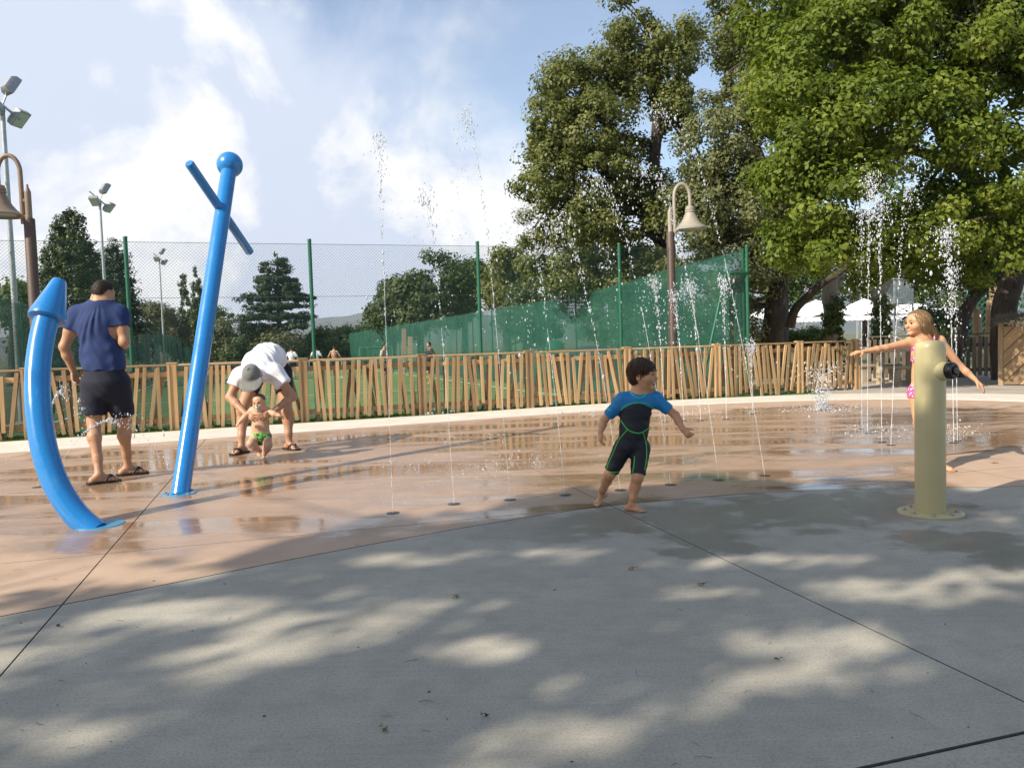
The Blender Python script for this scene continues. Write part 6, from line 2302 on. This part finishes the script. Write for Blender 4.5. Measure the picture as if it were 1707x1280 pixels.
# ================================================================== the girl
def build_girl():
    Y = 6.40
    root = person('blond girl in a pink bikini with arms spread behind the yellow bollard', G(1555, 787))
    q = lambda px, py, dy=0.0: v3(D(px, py, Y + dy))
    nk = q(1541, 562); ch = q(1539, 590); wa = q(1538, 622); pe = q(1538, 646)
    shl, shr = q(1519, 570, .03), q(1566, 568, .02)
    ell, wrl = q(1476, 580, -.04), q(1440, 586, -.10)
    elr, wrr = q(1601, 611, .02), q(1626, 633, -.05)
    S = SDF(.0046)
    hd = Head(q(1529, 538), (-.975, -.20, -.03), (.05, -.02, 1), .208, True)
    hd.body(S, 1.0)
    S.cone(hd.P(0, -.10, -.25), nk, .036, .042, .03)
    S.cone(nk - A((0, 0, .02)), ch, .055, .085, .05, 0, 'add', (1, .2, 0), .72)
    S.cone(ch, wa, .092, .078, .04, 0, 'add', (1, .2, 0), .72); S.cone(wa, pe, .078, .098, .04, 0, 'add', (1, .2, 0), .78)
    S.cone(shl, shr, .038, .038, .04)
    limb(S, [shl, ell], [.038, .027], .03); limb(S, [ell, lerp(ell, wrl, .4), wrl], [.027, .026, .018], .015)
    limb(S, [shr, elr], [.038, .027], .03); limb(S, [elr, lerp(elr, wrr, .4), wrr], [.027, .026, .018], .015)
    hl, hr = q(1529, 656, -.01), q(1552, 656, .02)
    knl, knr = q(1534, 712, -.08), q(1559, 716, .04)
    anl, anr = v3(G(1547, 795)) + A((0, 0, .062)), v3(G(1566, 785)) + A((0, 0, .058))
    for h_, kn, an in ((hl, knl, anl), (hr, knr, anr)):
        limb(S, [h_, kn], [.068, .044], .04)
        limb(S, [kn, lerp(kn, an, .33) + A((.012, .014, 0)), lerp(kn, an, .75), an], [.043, .045, .03, .026], .02)
    hand(S, wrl, q(1408, 590, -.14) - wrl, (0, 0, 1), (0, -1, -.1), .135, .28, .12)
    hand(S, wrr, q(1646, 652, -.10) - wrr, (.5, .2, .6), (-.5, -.7, 0), .135, .42, .1)
    foot(S, anl, (-.75, -.66, 0), .195, (.6, -.7, 0), .01)
    foot(S, anr, (.92, -.4, 0), .195, (.3, .9, 0), .01)
    sdf_obj('body', S, ['skin_girl', 'lip'], root)
    hd.extras(root, 'hair_blond', 1.0)
    g = .005
    S = SDF(.0046)
    S.cone(ch - A((0, 0, .075)), ch + A((0, 0, .03)), .098 + g, .094 + g, .01, 0, 'add', (1, .2, 0), .76)
    S.cut(ch + A((0, 0, .035)), (.35, .25, 1)); S.cut(ch - A((0, 0, .06)), (0, 0, -1))
    S.ell(ch + A((-.035, -.055, -.01)), (.045, .035, .04), None, .02)
    top, _ = sdf_obj('bikini_top', S, ['pink_print'], root)
    m = MB()
    O = A(root.location)
    for a_, b_, c_ in ((ch + A((-.075, -.045, .02)), shl + A((.05, -.05, .035)), nk + A((-.01, -.052, .04))), (ch + A((.05, -.07, .02)), lerp(nk, shr, .45) + A((0, -.045, .03)), nk + A((.035, -.01, .05)))):
        m.tube([Vector(p - O) for p in catmull([tuple(a_), tuple(b_), tuple(c_)], 4)], .011, 8, flat=.4)
    m.build('halter_strap', 'pink_print', root, 80)
    S = SDF(.0046)
    S.cone(pe - A((0, 0, .03)), pe + A((0, 0, .02)), .102 + g, .094 + g, .02, 0, 'add', (1, .2, 0), .80)
    S.cone(hl, lerp(hl, knl, .14), .071 + g, .068 + g, .03); S.cone(hr, lerp(hr, knr, .14), .071 + g, .068 + g, .03)
    S.cut(pe + A((0, 0, .022)), (0, 0, 1)); S.cut(hl - A((0, 0, .052)), (-.3, -.1, -1)); S.cut(hr - A((0, 0, .052)), (.3, .1, -1))
    sdf_obj('bikini_bottom', S, ['pink_print'], root)
    # long hair, swept back
    h = hd.h
    S = SDF(.0046)
    S.ell(hd.P(0, -.06, .135), A((.385, .445, .385)) * h, hd.R3, .01)
    S.cone(hd.P(0, -.30, .02), hd.P(.05, -.50, -.36), .27 * h, .20 * h, .05, 0, 'add', hd.r, .9)
    S.cone(hd.P(.05, -.50, -.36), hd.P(.16, -.86, -.86), .20 * h, .13 * h, .04, 0, 'add', hd.r, .8)
    S.ell(hd.P(0, .50, -.10), A((.50, .36, .46)) * h, hd.R3, .05 * h, 0, 'sub')
    for s in (-1, 1): S.ell(hd.P(s * .46, .02, -.14), A((.20, .29, .30)) * h, hd.R3, .03 * h, 0, 'sub')
    def hw(P):
        t_ = (P - hd.c) @ hd.f; r_ = (P - hd.c) @ hd.r
        return .0028 * np.sin(t_ * 190 + r_ * 150) * np.sin(r_ * 260 + 1)
    cap, Vh = sdf_obj('hair', S, ['hair_blond'], root, hw)
    rng = np.random.default_rng(4)
    I = rng.choice(len(Vh), 5200); R_ = Vh[I]
    ctr = hd.P(0, -.05, .1)
    o_ = R_ - ctr; o_ /= np.linalg.norm(o_, axis=1, keepdims=True)
    part = hd.P(0, .22, .45)
    d = R_ - part; d -= o_ * np.sum(d * o_, 1, keepdims=True); d /= np.linalg.norm(d, axis=1, keepdims=True) + 1e-9
    back = -hd.f * .55 + A((0, 0, -.85))
    def fol(p, d):
        low = (p[:, 2] < hd.P(0, 0, 0)[2])[:, None]
        oo = p - ctr; oo /= np.linalg.norm(oo, axis=1, keepdims=True)
        dn = d - oo * np.sum(d * oo, 1, keepdims=True) * .8
        return np.where(low, d * .4 + back, dn + back * .25)
    strands('hair_strand', R_ - o_ * .001, d * .8 + back * .3 + rng.normal(0, .08, d.shape), .15, root, 'hair_blond', rng, .0011, 0, .0007, 7, fol)
    # loose wisps on the cheek
    R2 = np.repeat(hd.P(.36, .2, .12)[None], 14, 0) + rng.normal(0, .006, (14, 3))
    strands('hair_wisp', R2, np.repeat(nrm(A((-.2, -.1, -1)))[None], 14, 0) + rng.normal(0, .12, (14, 3)), .10, root, 'hair_blond', rng, .0012, 0, .001, 7)
build_girl()

def flipflop(parent, sole_c, d, L, name='sandal'):
    """thong sandal under a foot: sole plus strap"""
    d = nrm(A((d[0], d[1], 0))); s = A((-d[1], d[0], 0)); O = A(parent.location)
    outl = [(-.50, .0), (-.46, .13), (-.30, .17), (0, .155), (.25, .20), (.42, .17), (.50, .05), (.50, -.05), (.42, -.16), (.25, -.19), (0, -.14), (-.30, -.16), (-.46, -.12)]
    vs = [v3(sole_c) + d * a * L + s * b * L - O for a, b in outl]
    n = len(vs)
    m = MB(); lo = [Vector((v[0], v[1], .002)) for v in vs]; hi = [Vector((v[0], v[1], .020)) for v in vs]
    m.add(lo + hi, [tuple(reversed(range(n))), tuple(range(n, 2 * n))] + [(i, (i + 1) % n, (i + 1) % n + n, i + n) for i in range(n)])
    so = m.build(name, 'rubber_black', parent)
    m = MB()
    c = v3(sole_c) - O; c[2] = 0
    for sg in (-1, 1):
        pts = [c + d * L * .02 + s * sg * L * .17 + A((0, 0, .02)), c + d * L * .10 + s * sg * L * .15 + A((0, 0, .05)), c + d * L * .20 + s * sg * L * .06 + A((0, 0, .068)), c + d * L * .30 + A((0, 0, .045)), c + d * L * .33 + A((0, 0, .02))]
        m.tube([Vector(p) for p in catmull([tuple(p) for p in pts], 4)], .010, 6)
    m.build('strap', 'rubber_black', so, 80)

# ================================================================== man in navy T-shirt, seen from behind
def build_man():
    Y = 7.2
    root = person('man in navy T-shirt and dark shorts walking away beside the blue pole', G(192, 800))
    q = lambda px, py, dy=0.0: v3(D(px, py, Y + dy))
    nk = q(169, 506); ch = q(165, 545); wa = q(170, 592); pe = q(176, 627)
    shl, shr = q(129, 524, .02), q(200, 524, .03)
    ell, wrl = q(107, 578, -.02), q(122, 618, .06)
    elr, wrr = q(207, 570, -.02), q(203, 578, .22)
    S = SDF(.007)
    hd = Head(q(173, 487, .03), (.45, .86, -.22), (.12, .10, 1), .212)
    hd.body(S)
    S.cone(hd.P(0, -.16, -.25), nk + A((0, 0, -.02)), .053, .060, .03)
    S.cone(nk - A((0, 0, .03)), ch, .095, .145, .08, 0, 'add', (1, 0, 0), .68)
    S.cone(ch, wa, .165, .142, .06, 0, 'add', (1, 0, 0), .68); S.cone(wa, pe, .142, .160, .06, 0, 'add', (1, 0, 0), .76)
    S.cone(shl, shr, .06, .06, .07)
    for sh in (shl, shr): S.cone(nk + A((0, 0, -.01)), lerp(nk, sh, .85) + A((0, 0, .0)), .062, .05, .05)
    limb(S, [shl, lerp(shl, ell, .5), ell], [.062, .054, .043], .04); limb(S, [ell, lerp(ell, wrl, .35), wrl], [.043, .044, .028], .025)
    limb(S, [shr, lerp(shr, elr, .5), elr], [.066, .054, .045], .04); limb(S, [elr, lerp(elr, wrr, .35), wrr], [.045, .046, .03], .025)
    hl, hr = q(157, 640), q(195, 640, .03)
    knl, knr = q(157, 702, -.03), q(207, 702, .12)
    anl = v3(G(166, 806)) + A((0, 0, .085)); anr = v3(G(214, 792)) + A((0, 0, .085))
    for h_, kn, an in ((hl, knl, anl), (hr, knr, anr)):
        limb(S, [h_, kn], [.095, .062], .05)
        limb(S, [kn, lerp(kn, an, .30) + A((0, -.022, 0)), lerp(kn, an, .72), an], [.054, .057, .038, .034], .03)
    hand(S, wrl, q(127, 640, .05) - wrl, (-1, -.3, 0), (.3, .9, .1), .185, .6, .05)
    hand(S, wrr, A((-.35, .7, .2)), (0, -.2, 1), (-.5, .3, .6), .185, .6, .05)
    dl, dr = A((.80, .60, 0)), A((.88, .48, 0))
    for an, d in ((anl, dl), (anr, dr)):
        foot(S, an, d, .25, (-d[1], d[0], 0), .016)
    sdf_obj('body', S, ['skin_tan', 'lip'], root)
    hd.extras(root, 'hair_dark')
    for an, d in ((anl, dl), (anr, dr)): flipflop(root, an + d * .035, d, .29)
    # T-shirt with gathered folds
    S = SDF(.0065); g = .016
    hem = q(172, 617)
    S.cone(nk - A((0, 0, .035)), ch, .105 + g * .6, .152 + g, .08, 0, 'add', (1, 0, 0), .70)
    S.cone(ch, wa, .168 + g, .156 + g, .06, 0, 'add', (1, 0, 0), .72); S.cone(wa, pe, .156 + g, .172 + g, .06, 0, 'add', (1, 0, 0), .78)
    S.cone(shl, shr, .062 + g * .5, .062 + g * .5, .07)
    for sh in (shl, shr): S.cone(nk + A((0, 0, -.01)), lerp(nk, sh, .85), .068, .056 + g * .4, .05)
    limb(S, [shl, lerp(shl, ell, .64)], [.064 + g * .6, .060 + g], .05); limb(S, [shr, lerp(shr, elr, .62)], [.064 + g * .6, .062 + g], .05)
    ends = [(lerp(shl, ell, .50), nrm(ell - shl), .13), (lerp(shr, elr, .48), nrm(elr - shr), .13), (nk + A((0, .01, .045)), nrm(A((.05, .15, 1))), .14)]
    def warp(P):
        out = np.zeros(P.shape[:-1])
        for c, n, rad in ends:
            out = np.where((np.linalg.norm(P - c, axis=-1) < rad) & (((P - c) @ n) > 0), out + .06, out)
        out = np.maximum(out, (hem[2] - P[..., 2] + .006 * np.sin(P[..., 0] * 40)) * 3)
        x = P[..., 0] - nk[0]; zz = nk[2] - P[..., 2]
        fan = x / (.10 + .55 * np.clip(zz, 0, .6))            # folds fan out from the neck
        amp = .0078 * np.clip(zz / .16, 0, 1) * np.exp(-(fan * 1.0) ** 2) * (.55 + .45 * np.sin(fan * 5.3 + zz * 11))
        out = out + amp * np.sin(fan * 19 + 2.2 * np.sin(zz * 7 + fan * 3)) + .0022 * np.sin(P[..., 2] * 48 + 26 * x + 2 * np.sin(x * 30)) * np.clip(zz / .4, 0, 1)
        return out
    sdf_obj('t_shirt', S, ['navy_jersey'], root, warp)
    S = SDF(.0065)
    S.cone(pe + A((0, 0, .07)), pe - A((0, 0, .05)), .168, .188, .05, 0, 'add', (1, 0, 0), .80)
    for h_, kn in ((hl, knl), (hr, knr)):
        limb(S, [h_, lerp(h_, kn, 1.0)], [.118, .100], .04)
    hems = [(lerp(hl, knl, .84), nrm(knl - hl)), (lerp(hr, knr, .84), nrm(knr - hr))]
    midx = (knl[0] + knr[0]) / 2
    def warp(P):
        out = np.maximum(0, (P[..., 2] - (pe[2] + .055)) * 3)
        for i, (c, n) in enumerate(hems):
            m_ = (P[..., 0] < midx) if i == 0 else (P[..., 0] >= midx)
            out = np.where(m_ & (((P - c) @ n) > 0), out + .06, out)
        return out + .003 * np.sin(P[..., 2] * 45 + P[..., 0] * 30) * np.sin(P[..., 0] * 35)
    sdf_obj('shorts', S, ['dark_shorts'], root, warp)
    # cropped hair
    h = hd.h
    S = SDF(.006)
    S.ell(hd.P(0, -.06, .125), A((.365, .44, .39)) * h, hd.R3, .01); S.ell(hd.P(0, -.25, -.08), A((.32, .22, .30)) * h, hd.R3, .04)
    S.ell(hd.P(0, .52, -.08), A((.45, .38, .46)) * h, hd.R3, .03, 0, 'sub')
    for s in (-1, 1): S.ell(hd.P(s * .42, .05, -.18), A((.15, .24, .22)) * h, hd.R3, .02, 0, 'sub')
    cap, Vh = sdf_obj('hair', S, ['hair_dark'], root)
    rng = np.random.default_rng(6)
    R_ = Vh[rng.choice(len(Vh), 1500)]; o_ = R_ - hd.P(0, -.05, .05); o_ /= np.linalg.norm(o_, axis=1, keepdims=True)
    strands('hair_strand', R_ - o_ * .002, o_ * .6 + A((0, 0, -.4)) + rng.normal(0, .2, o_.shape), .014, root, 'hair_dark', rng, .0013, 0, 0, 2)
build_man()

# ================================================================== bending man and the baby he holds
def build_bender():
    root = person('man in white T-shirt and grey cap bending down to hold a baby', G(444, 755))
    q = lambda px, py, Y: v3(D(px, py, Y))
    pe = q(453, 606, 9.20); wa = q(447, 596, 9.0); ch = q(434, 607, 8.74); nk = q(424, 624, 8.52)
    shl, shr = q(400, 628, 8.58), q(458, 622, 8.62)
    ell, elr = q(383, 662, 8.52), q(489, 661, 8.60)
    wrl, wrr = q(411, 691, 8.36), q(453, 688, 8.37)
    S = SDF(.007)
    hd = Head(q(420, 626, 8.38), (.10, -.55, -.84), (-.08, -.82, .58), .228)
    hd.body(S)
    S.cone(hd.P(0, -.2, -.2), nk, .062, .066, .03)
    S.cone(nk, ch, .10, .155, .08, 0, 'add', (1, 0, 0), .72); S.cone(ch, wa, .165, .15, .06, 0, 'add', (1, 0, 0), .75); S.cone(wa, pe, .15, .165, .06, 0, 'add', (1, 0, 0), .85)
    S.cone(shl, shr, .07, .07, .07)
    limb(S, [shl, ell], [.062, .044], .04); limb(S, [ell, lerp(ell, wrl, .35), wrl], [.044, .044, .028], .025)
    limb(S, [shr, elr], [.062, .044], .04); limb(S, [elr, lerp(elr, wrr, .35), wrr], [.044, .044, .028], .025)
    hl, hr = q(428, 622, 9.16), q(470, 620, 9.18)
    knl, knr = q(403, 684, 8.86), q(478, 686, 9.02)
    anl, anr = v3(G(400, 757)) + A((0, .06, .085)), v3(G(481, 750)) + A((0, .04, .085))
    for h_, kn, an in ((hl, knl, anl), (hr, knr, anr)):
        limb(S, [h_, kn], [.098, .060], .05)
        limb(S, [kn, lerp(kn, an, .30) + A((0, .03, 0)), lerp(kn, an, .72), an], [.056, .060, .040, .035], .03)
    hand(S, wrl, q(430, 699, 8.255) - wrl, (-.1, -1, .2), (.2, .2, 1), .175, .35, .12)
    hand(S, wrr, q(436, 697, 8.255) - wrr, (.1, -1, .2), (-.2, .2, 1), .175, .35, .12)
    dl, dr = nrm(A((-.35, -.94, 0))), nrm(A((.75, -.66, 0)))
    for an, d in ((anl, dl), (anr, dr)):
        foot(S, an, d, .25, (d[1], -d[0], 0) if d is dr else (-d[1], d[0], 0), .016)
    sdf_obj('body', S, ['skin_old', 'lip'], root)
    hd.extras(root, 'hair_dark')
    for an, d in ((anl, dl), (anr, dr)): flipflop(root, an + d * .035, d, .29)
    S = SDF(.007); g = .018
    S.cone(nk, ch, .112 + g * .6, .165 + g, .08, 0, 'add', (1, 0, 0), .76); S.cone(ch, wa, .172 + g, .162 + g, .06, 0, 'add', (1, 0, 0), .80); S.cone(wa, pe, .162 + g, .170 + g, .06, 0, 'add', (1, 0, 0), .9)
    S.cone(shl, shr, .078 + g * .6, .078 + g * .6, .07)
    limb(S, [shl, lerp(shl, ell, .62)], [.076 + g, .074 + g], .05); limb(S, [shr, lerp(shr, elr, .62)], [.076 + g, .078 + g], .05)
    hax = nrm(pe - ch)
    ends = [(lerp(shl, ell, .48), nrm(ell - shl), .14), (lerp(shr, elr, .50), nrm(elr - shr), .14), (nk + nrm(nk - ch) * .01, nrm(nk - ch), .105)]
    def warp(P):
        out = np.zeros(P.shape[:-1])
        for c, n, rad in ends:
            out = np.where((np.linalg.norm(P - c, axis=-1) < rad) & (((P - c) @ n) > 0), out + .06, out)
        out = np.maximum(out, ((P - pe) @ hax - .0) * 3)
        t_ = (P - ch) @ hax
        return out + .005 * np.sin(P[..., 0] * 60 + 10 * np.sin(t_ * 9)) * np.clip(.6 + t_ * 2, 0, 1) + .003 * np.sin(t_ * 70 + P[..., 0] * 30)
    sdf_obj('t_shirt', S, ['white_jersey'], root, warp)
    S = SDF(.007)
    S.cone(lerp(wa, pe, .6), pe + A((0, .03, -.05)), .166, .182, .05, 0, 'add', (1, 0, 0), .9)
    for h_, kn in ((hl, knl), (hr, knr)): limb(S, [h_, lerp(h_, kn, .7)], [.118, .095], .04)
    hems = [(lerp(hl, knl, .52), nrm(knl - hl)), (lerp(hr, knr, .52), nrm(knr - hr))]
    midx = (hl[0] + hr[0]) / 2
    def warp(P):
        out = np.zeros(P.shape[:-1])
        for i, (c, n) in enumerate(hems):
            m_ = (P[..., 0] < midx) if i == 0 else (P[..., 0] >= midx)
            out = np.where(m_ & (((P - c) @ n) > 0), out + .06, out)
        return out
    sdf_obj('shorts', S, ['dark_shorts'], root, warp)
    # cap
    h = hd.h
    S = SDF(.006)
    S.ell(hd.P(0, -.05, .13), A((.40, .48, .42)) * h, hd.R3, .01)
    S.cut(hd.P(0, 0, .06), -hd.u + .12 * hd.f)
    S.cone(hd.P(-.12, .40, .12), hd.P(.12, .40, .12), .25 * h, .25 * h, .03, 0, 'add', hd.f, .14)
    S.cone(hd.P(-.1, .56, .08), hd.P(.1, .56, .08), .2 * h, .2 * h, .03, 0, 'add', hd.f, .12)
    sdf_obj('cap', S, ['cap_grey'], root)
    m = MB(); m.lathe([(.02, 0), (.016, .008), (0, .011)], 10, c=Vector(hd.P(0, -.05, .545) - A(root.location)), axis=frame_from(hd.u)); m.build('cap_button', 'cap_grey', root)
    S = SDF(.006)
    S.ell(hd.P(0, -.2, -.03), A((.35, .24, .2)) * h, hd.R3, .02); S.cut(hd.P(0, 0, .06), hd.u)
    sdf_obj('hair', S, ['hair_dark'], root)

    # the baby
    b = person('baby in green patterned swim briefs held up by the bending man', G(436, 766))
    q = lambda px, py, dy=0.0: v3(D(px, py, 8.38 + dy))
    S = SDF(.0045)
    hb = Head(q(432, 670, -.03), (-.12, -.97, -.2), (-.05, -.15, 1), .172, True)
    hb.body(S)
    nk = q(433, 683); ch = q(432, 694); wa = q(434, 712); pe = q(435, 725)
    S.cone(hb.P(0, -.1, -.2), nk, .042, .045, .03)
    S.cone(nk, ch, .06, .078, .05, 0, 'add', (1, 0, 0), .8); S.cone(ch, wa, .08, .082, .04, 0, 'add', (1, 0, 0), .85); S.cone(wa, pe, .082, .084, .04, 0, 'add', (1, 0, 0), .85)
    shl, shr = q(420, 685), q(446, 685)
    ell, wrl = q(408, 695, -.06), q(399, 704, -.08); elr, wrr = q(457, 690, -.06), q(466, 693, -.08)
    S.cone(shl, shr, .036, .036, .04)
    limb(S, [shl, ell, wrl], [.034, .028, .021], .02); limb(S, [shr, elr, wrr], [.034, .028, .021], .02)
    hand(S, wrl, q(395, 708, -.09) - wrl, (-.4, -.5, .6), (.5, -.6, 0), .075, .5, .1); hand(S, wrr, q(471, 695, -.09) - wrr, (.3, -.4, .8), (-.2, -.8, .3), .075, .6, .1)
    hl, hr = q(426, 728), q(444, 728)
    knl, knr = q(418, 739, -.10), q(447, 742, -.06)
    anl, anr = q(432, 751, -.05), q(440, 757, -.05)
    limb(S, [hl, knl], [.055, .042], .04); limb(S, [knl, lerp(knl, anl, .4), anl], [.041, .04, .026], .02)
    limb(S, [hr, knr], [.055, .042], .04); limb(S, [knr, lerp(knr, anr, .4), anr], [.041, .04, .026], .02)
    foot(S, anl, (.1, -.85, -.4), .105, (.9, -.1, 0), .008, up=(0, -.35, .9)); foot(S, anr, (.1, -.9, -.35), .105, (-.9, -.1, 0), .008, up=(0, -.3, .9))
    sdf_obj('body', S, ['skin_baby', 'lip'], b)
    hb.extras(b, 'hair_baby')
    S = SDF(.0045)
    S.cone(pe - A((0, 0, .01)), pe + A((0, 0, .03)), .088, .087, .02, 0, 'add', (1, 0, 0), .88)
    S.cone(hl, lerp(hl, knl, .12), .058, .056, .03); S.cone(hr, lerp(hr, knr, .12), .058, .056, .03)
    S.cone(pe - A((0, .02, 0)), pe - A((0, .05, .07)), .06, .05, .03)
    S.cut(pe + A((0, 0, .03)), (0, 0, 1)); S.cut(lerp(hl, knl, .42), nrm(knl - hl) + A((-.25, 0, 0))); S.cut(lerp(hr, knr, .42), nrm(knr - hr) + A((.25, 0, 0)))
    sdf_obj('swim_briefs', S, ['baby_print'], b)
    h = hb.h
    S = SDF(.0045); S.ell(hb.P(0, -.06, .14), A((.385, .44, .375)) * h, hb.R3, .01)
    S.ell(hb.P(0, .46, -.10), A((.5, .36, .46)) * h, hb.R3, .03, 0, 'sub')
    for s in (-1, 1): S.ell(hb.P(s * .4, .1, -.2), A((.16, .3, .28)) * h, hb.R3, .02, 0, 'sub')
    sdf_obj('hair', S, ['hair_baby'], b)
    simple('dummy_teal', (.30, .55, .58), .3, .05)
    p = empty('pacifier', tuple(hb.P(0, .40, -.235))); tag(p, 'pale teal pacifier in the mouth of the baby', 'pacifier')
    fr_ = frame_from(hb.f)
    m = MB(); m.lathe([(0, 0), (.021, 0), (.023, .004), (.018, .007), (0, .007)], 16, axis=fr_); m.build('shield', 'dummy_teal', p, True)
    m = MB(); m.lathe([(.008, .006), (.010, .014), (.006, .018), (0, .019)], 12, axis=fr_); m.build('knob', 'white_paint', p, True)
build_bender()

# ================================================================== players far out on the field
def player(px, head_y, Y, label, shirt, seed, facing=(0, 1, 0), hair='hair_dark', arms=0.15):
    c = D(px, head_y, Y)
    gz = ground_z(c.x, c.y) + .04
    H = 1.72
    o = empty('person', (c.x, c.y, gz)); tag(o, label, 'person', 'players on the field')
    B0 = A((c.x, c.y, gz))
    f = nrm(facing); r = np.cross(f, A((0, 0, 1)))
    P = lambda a, b, z: B0 + r * a + f * b + A((0, 0, z))
    S = SDF(.014)
    hd = Head(P(0, .03, 1.60), f, (0, 0, 1), .225); hd.body(S)
    S.cone(P(0, 0, 1.5), P(0, 0, 1.40), .055, .06, .03)
    S.cone(P(0, 0, 1.36), P(0, 0, 1.2), .12, .15, .06, 0, 'add', r, .68); S.cone(P(0, 0, 1.2), P(0, 0, .92), .15, .15, .06, 0, 'add', r, .72)
    for s in (-1, 1):
        sh, el, wr = P(s * .18, 0, 1.38), P(s * (.24 + arms * .6), .02, 1.12), P(s * (.24 + arms), .16, .92)
        S.cone(P(0, 0, 1.37), sh, .07, .06, .05); limb(S, [sh, el, wr], [.055, .042, .03], .03)
        hand(S, wr, P(s * (.24 + arms), .22, .80) - wr, r * s, f, .17, .4, .1)
        an = P(s * .12, -.05 * s, .08)
        limb(S, [P(s * .085, 0, .88), P(s * .11, .05 * s, .48), P(s * .115, -.02, .33), an], [.09, .06, .06, .038], .04)
        foot(S, an, f, .25, -r * s, .016)
    sdf_obj('body', S, ['skin_tan', 'lip'], o)
    if shirt:
        S = SDF(.014)
        S.cone(P(0, 0, 1.38), P(0, 0, 1.2), .13, .165, .06, 0, 'add', r, .72); S.cone(P(0, 0, 1.2), P(0, 0, .95), .165, .168, .06, 0, 'add', r, .78)
        for s in (-1, 1): limb(S, [P(s * .17, 0, 1.38), P(s * (.22 + arms * .35), .01, 1.22)], [.075, .068], .05)
        S.cut(P(0, 0, .96), (0, 0, -1)); S.cut(P(0, 0, 1.45), (0, 0, 1))
        sdf_obj('shirt', S, [shirt], o)
    S = SDF(.014)
    S.cone(P(0, 0, .98), P(0, 0, .88), .155, .165, .04, 0, 'add', r, .78)
    for s in (-1, 1): limb(S, [P(s * .085, 0, .88), P(s * .108, .05 * s, .56)], [.105, .09], .03)
    S.cut(P(0, 0, .55), (0, 0, -1)); S.cut(P(0, 0, 1.0), (0, 0, 1))
    sdf_obj('shorts', S, ['dark_shorts'], o)
    S = SDF(.012); S.ell(hd.P(0, -.06, .13), A((.375, .45, .39)) * hd.h, hd.R3, .01); S.ell(hd.P(0, .5, -.1), A((.45, .36, .46)) * hd.h, hd.R3, .03, 0, 'sub')
    sdf_obj('hair', S, [hair], o)
cloth('sand_jersey', (0.45, 0.37, 0.29)); cloth('black_jersey', (0.012, 0.013, 0.016))
player(486, 589, 44, 'player in white shirt seen just right of the bending man', 'white_jersey', 1)
player(527, 592, 48, 'player in white shirt beside the green fence post', 'white_jersey', 2)
player(557, 591, 46, 'bare-backed player seen over the slat fence', None, 3)
player(640, 577, 33, 'player in sand-coloured shirt looking right', 'sand_jersey', 4, (.8, -.3, 0), 'hair_brown')
player(716, 580, 32, 'player in black shirt and cap reaching left', 'black_jersey', 5, (-.7, -.5, 0), arms=.3)

# ------------------------------------------------------------------ air
t = NT('air')
t.n.remove(t.bsdf)
pv = t.node('ShaderNodeVolumePrincipled')
pv.inputs['Color'].default_value = (0.86, 0.92, 1.0, 1)
pv.inputs['Density'].default_value = 0.0002
pv.inputs['Anisotropy'].default_value = 0.2
t.link(pv.outputs[0], t.out.inputs['Volume'])
MATS['air'] = t.m
mb = MB(); mb.box((0, 1000, 85), (5600, 4600, 176))
tag(mb.build('haze', 'air'), kind='stuff')
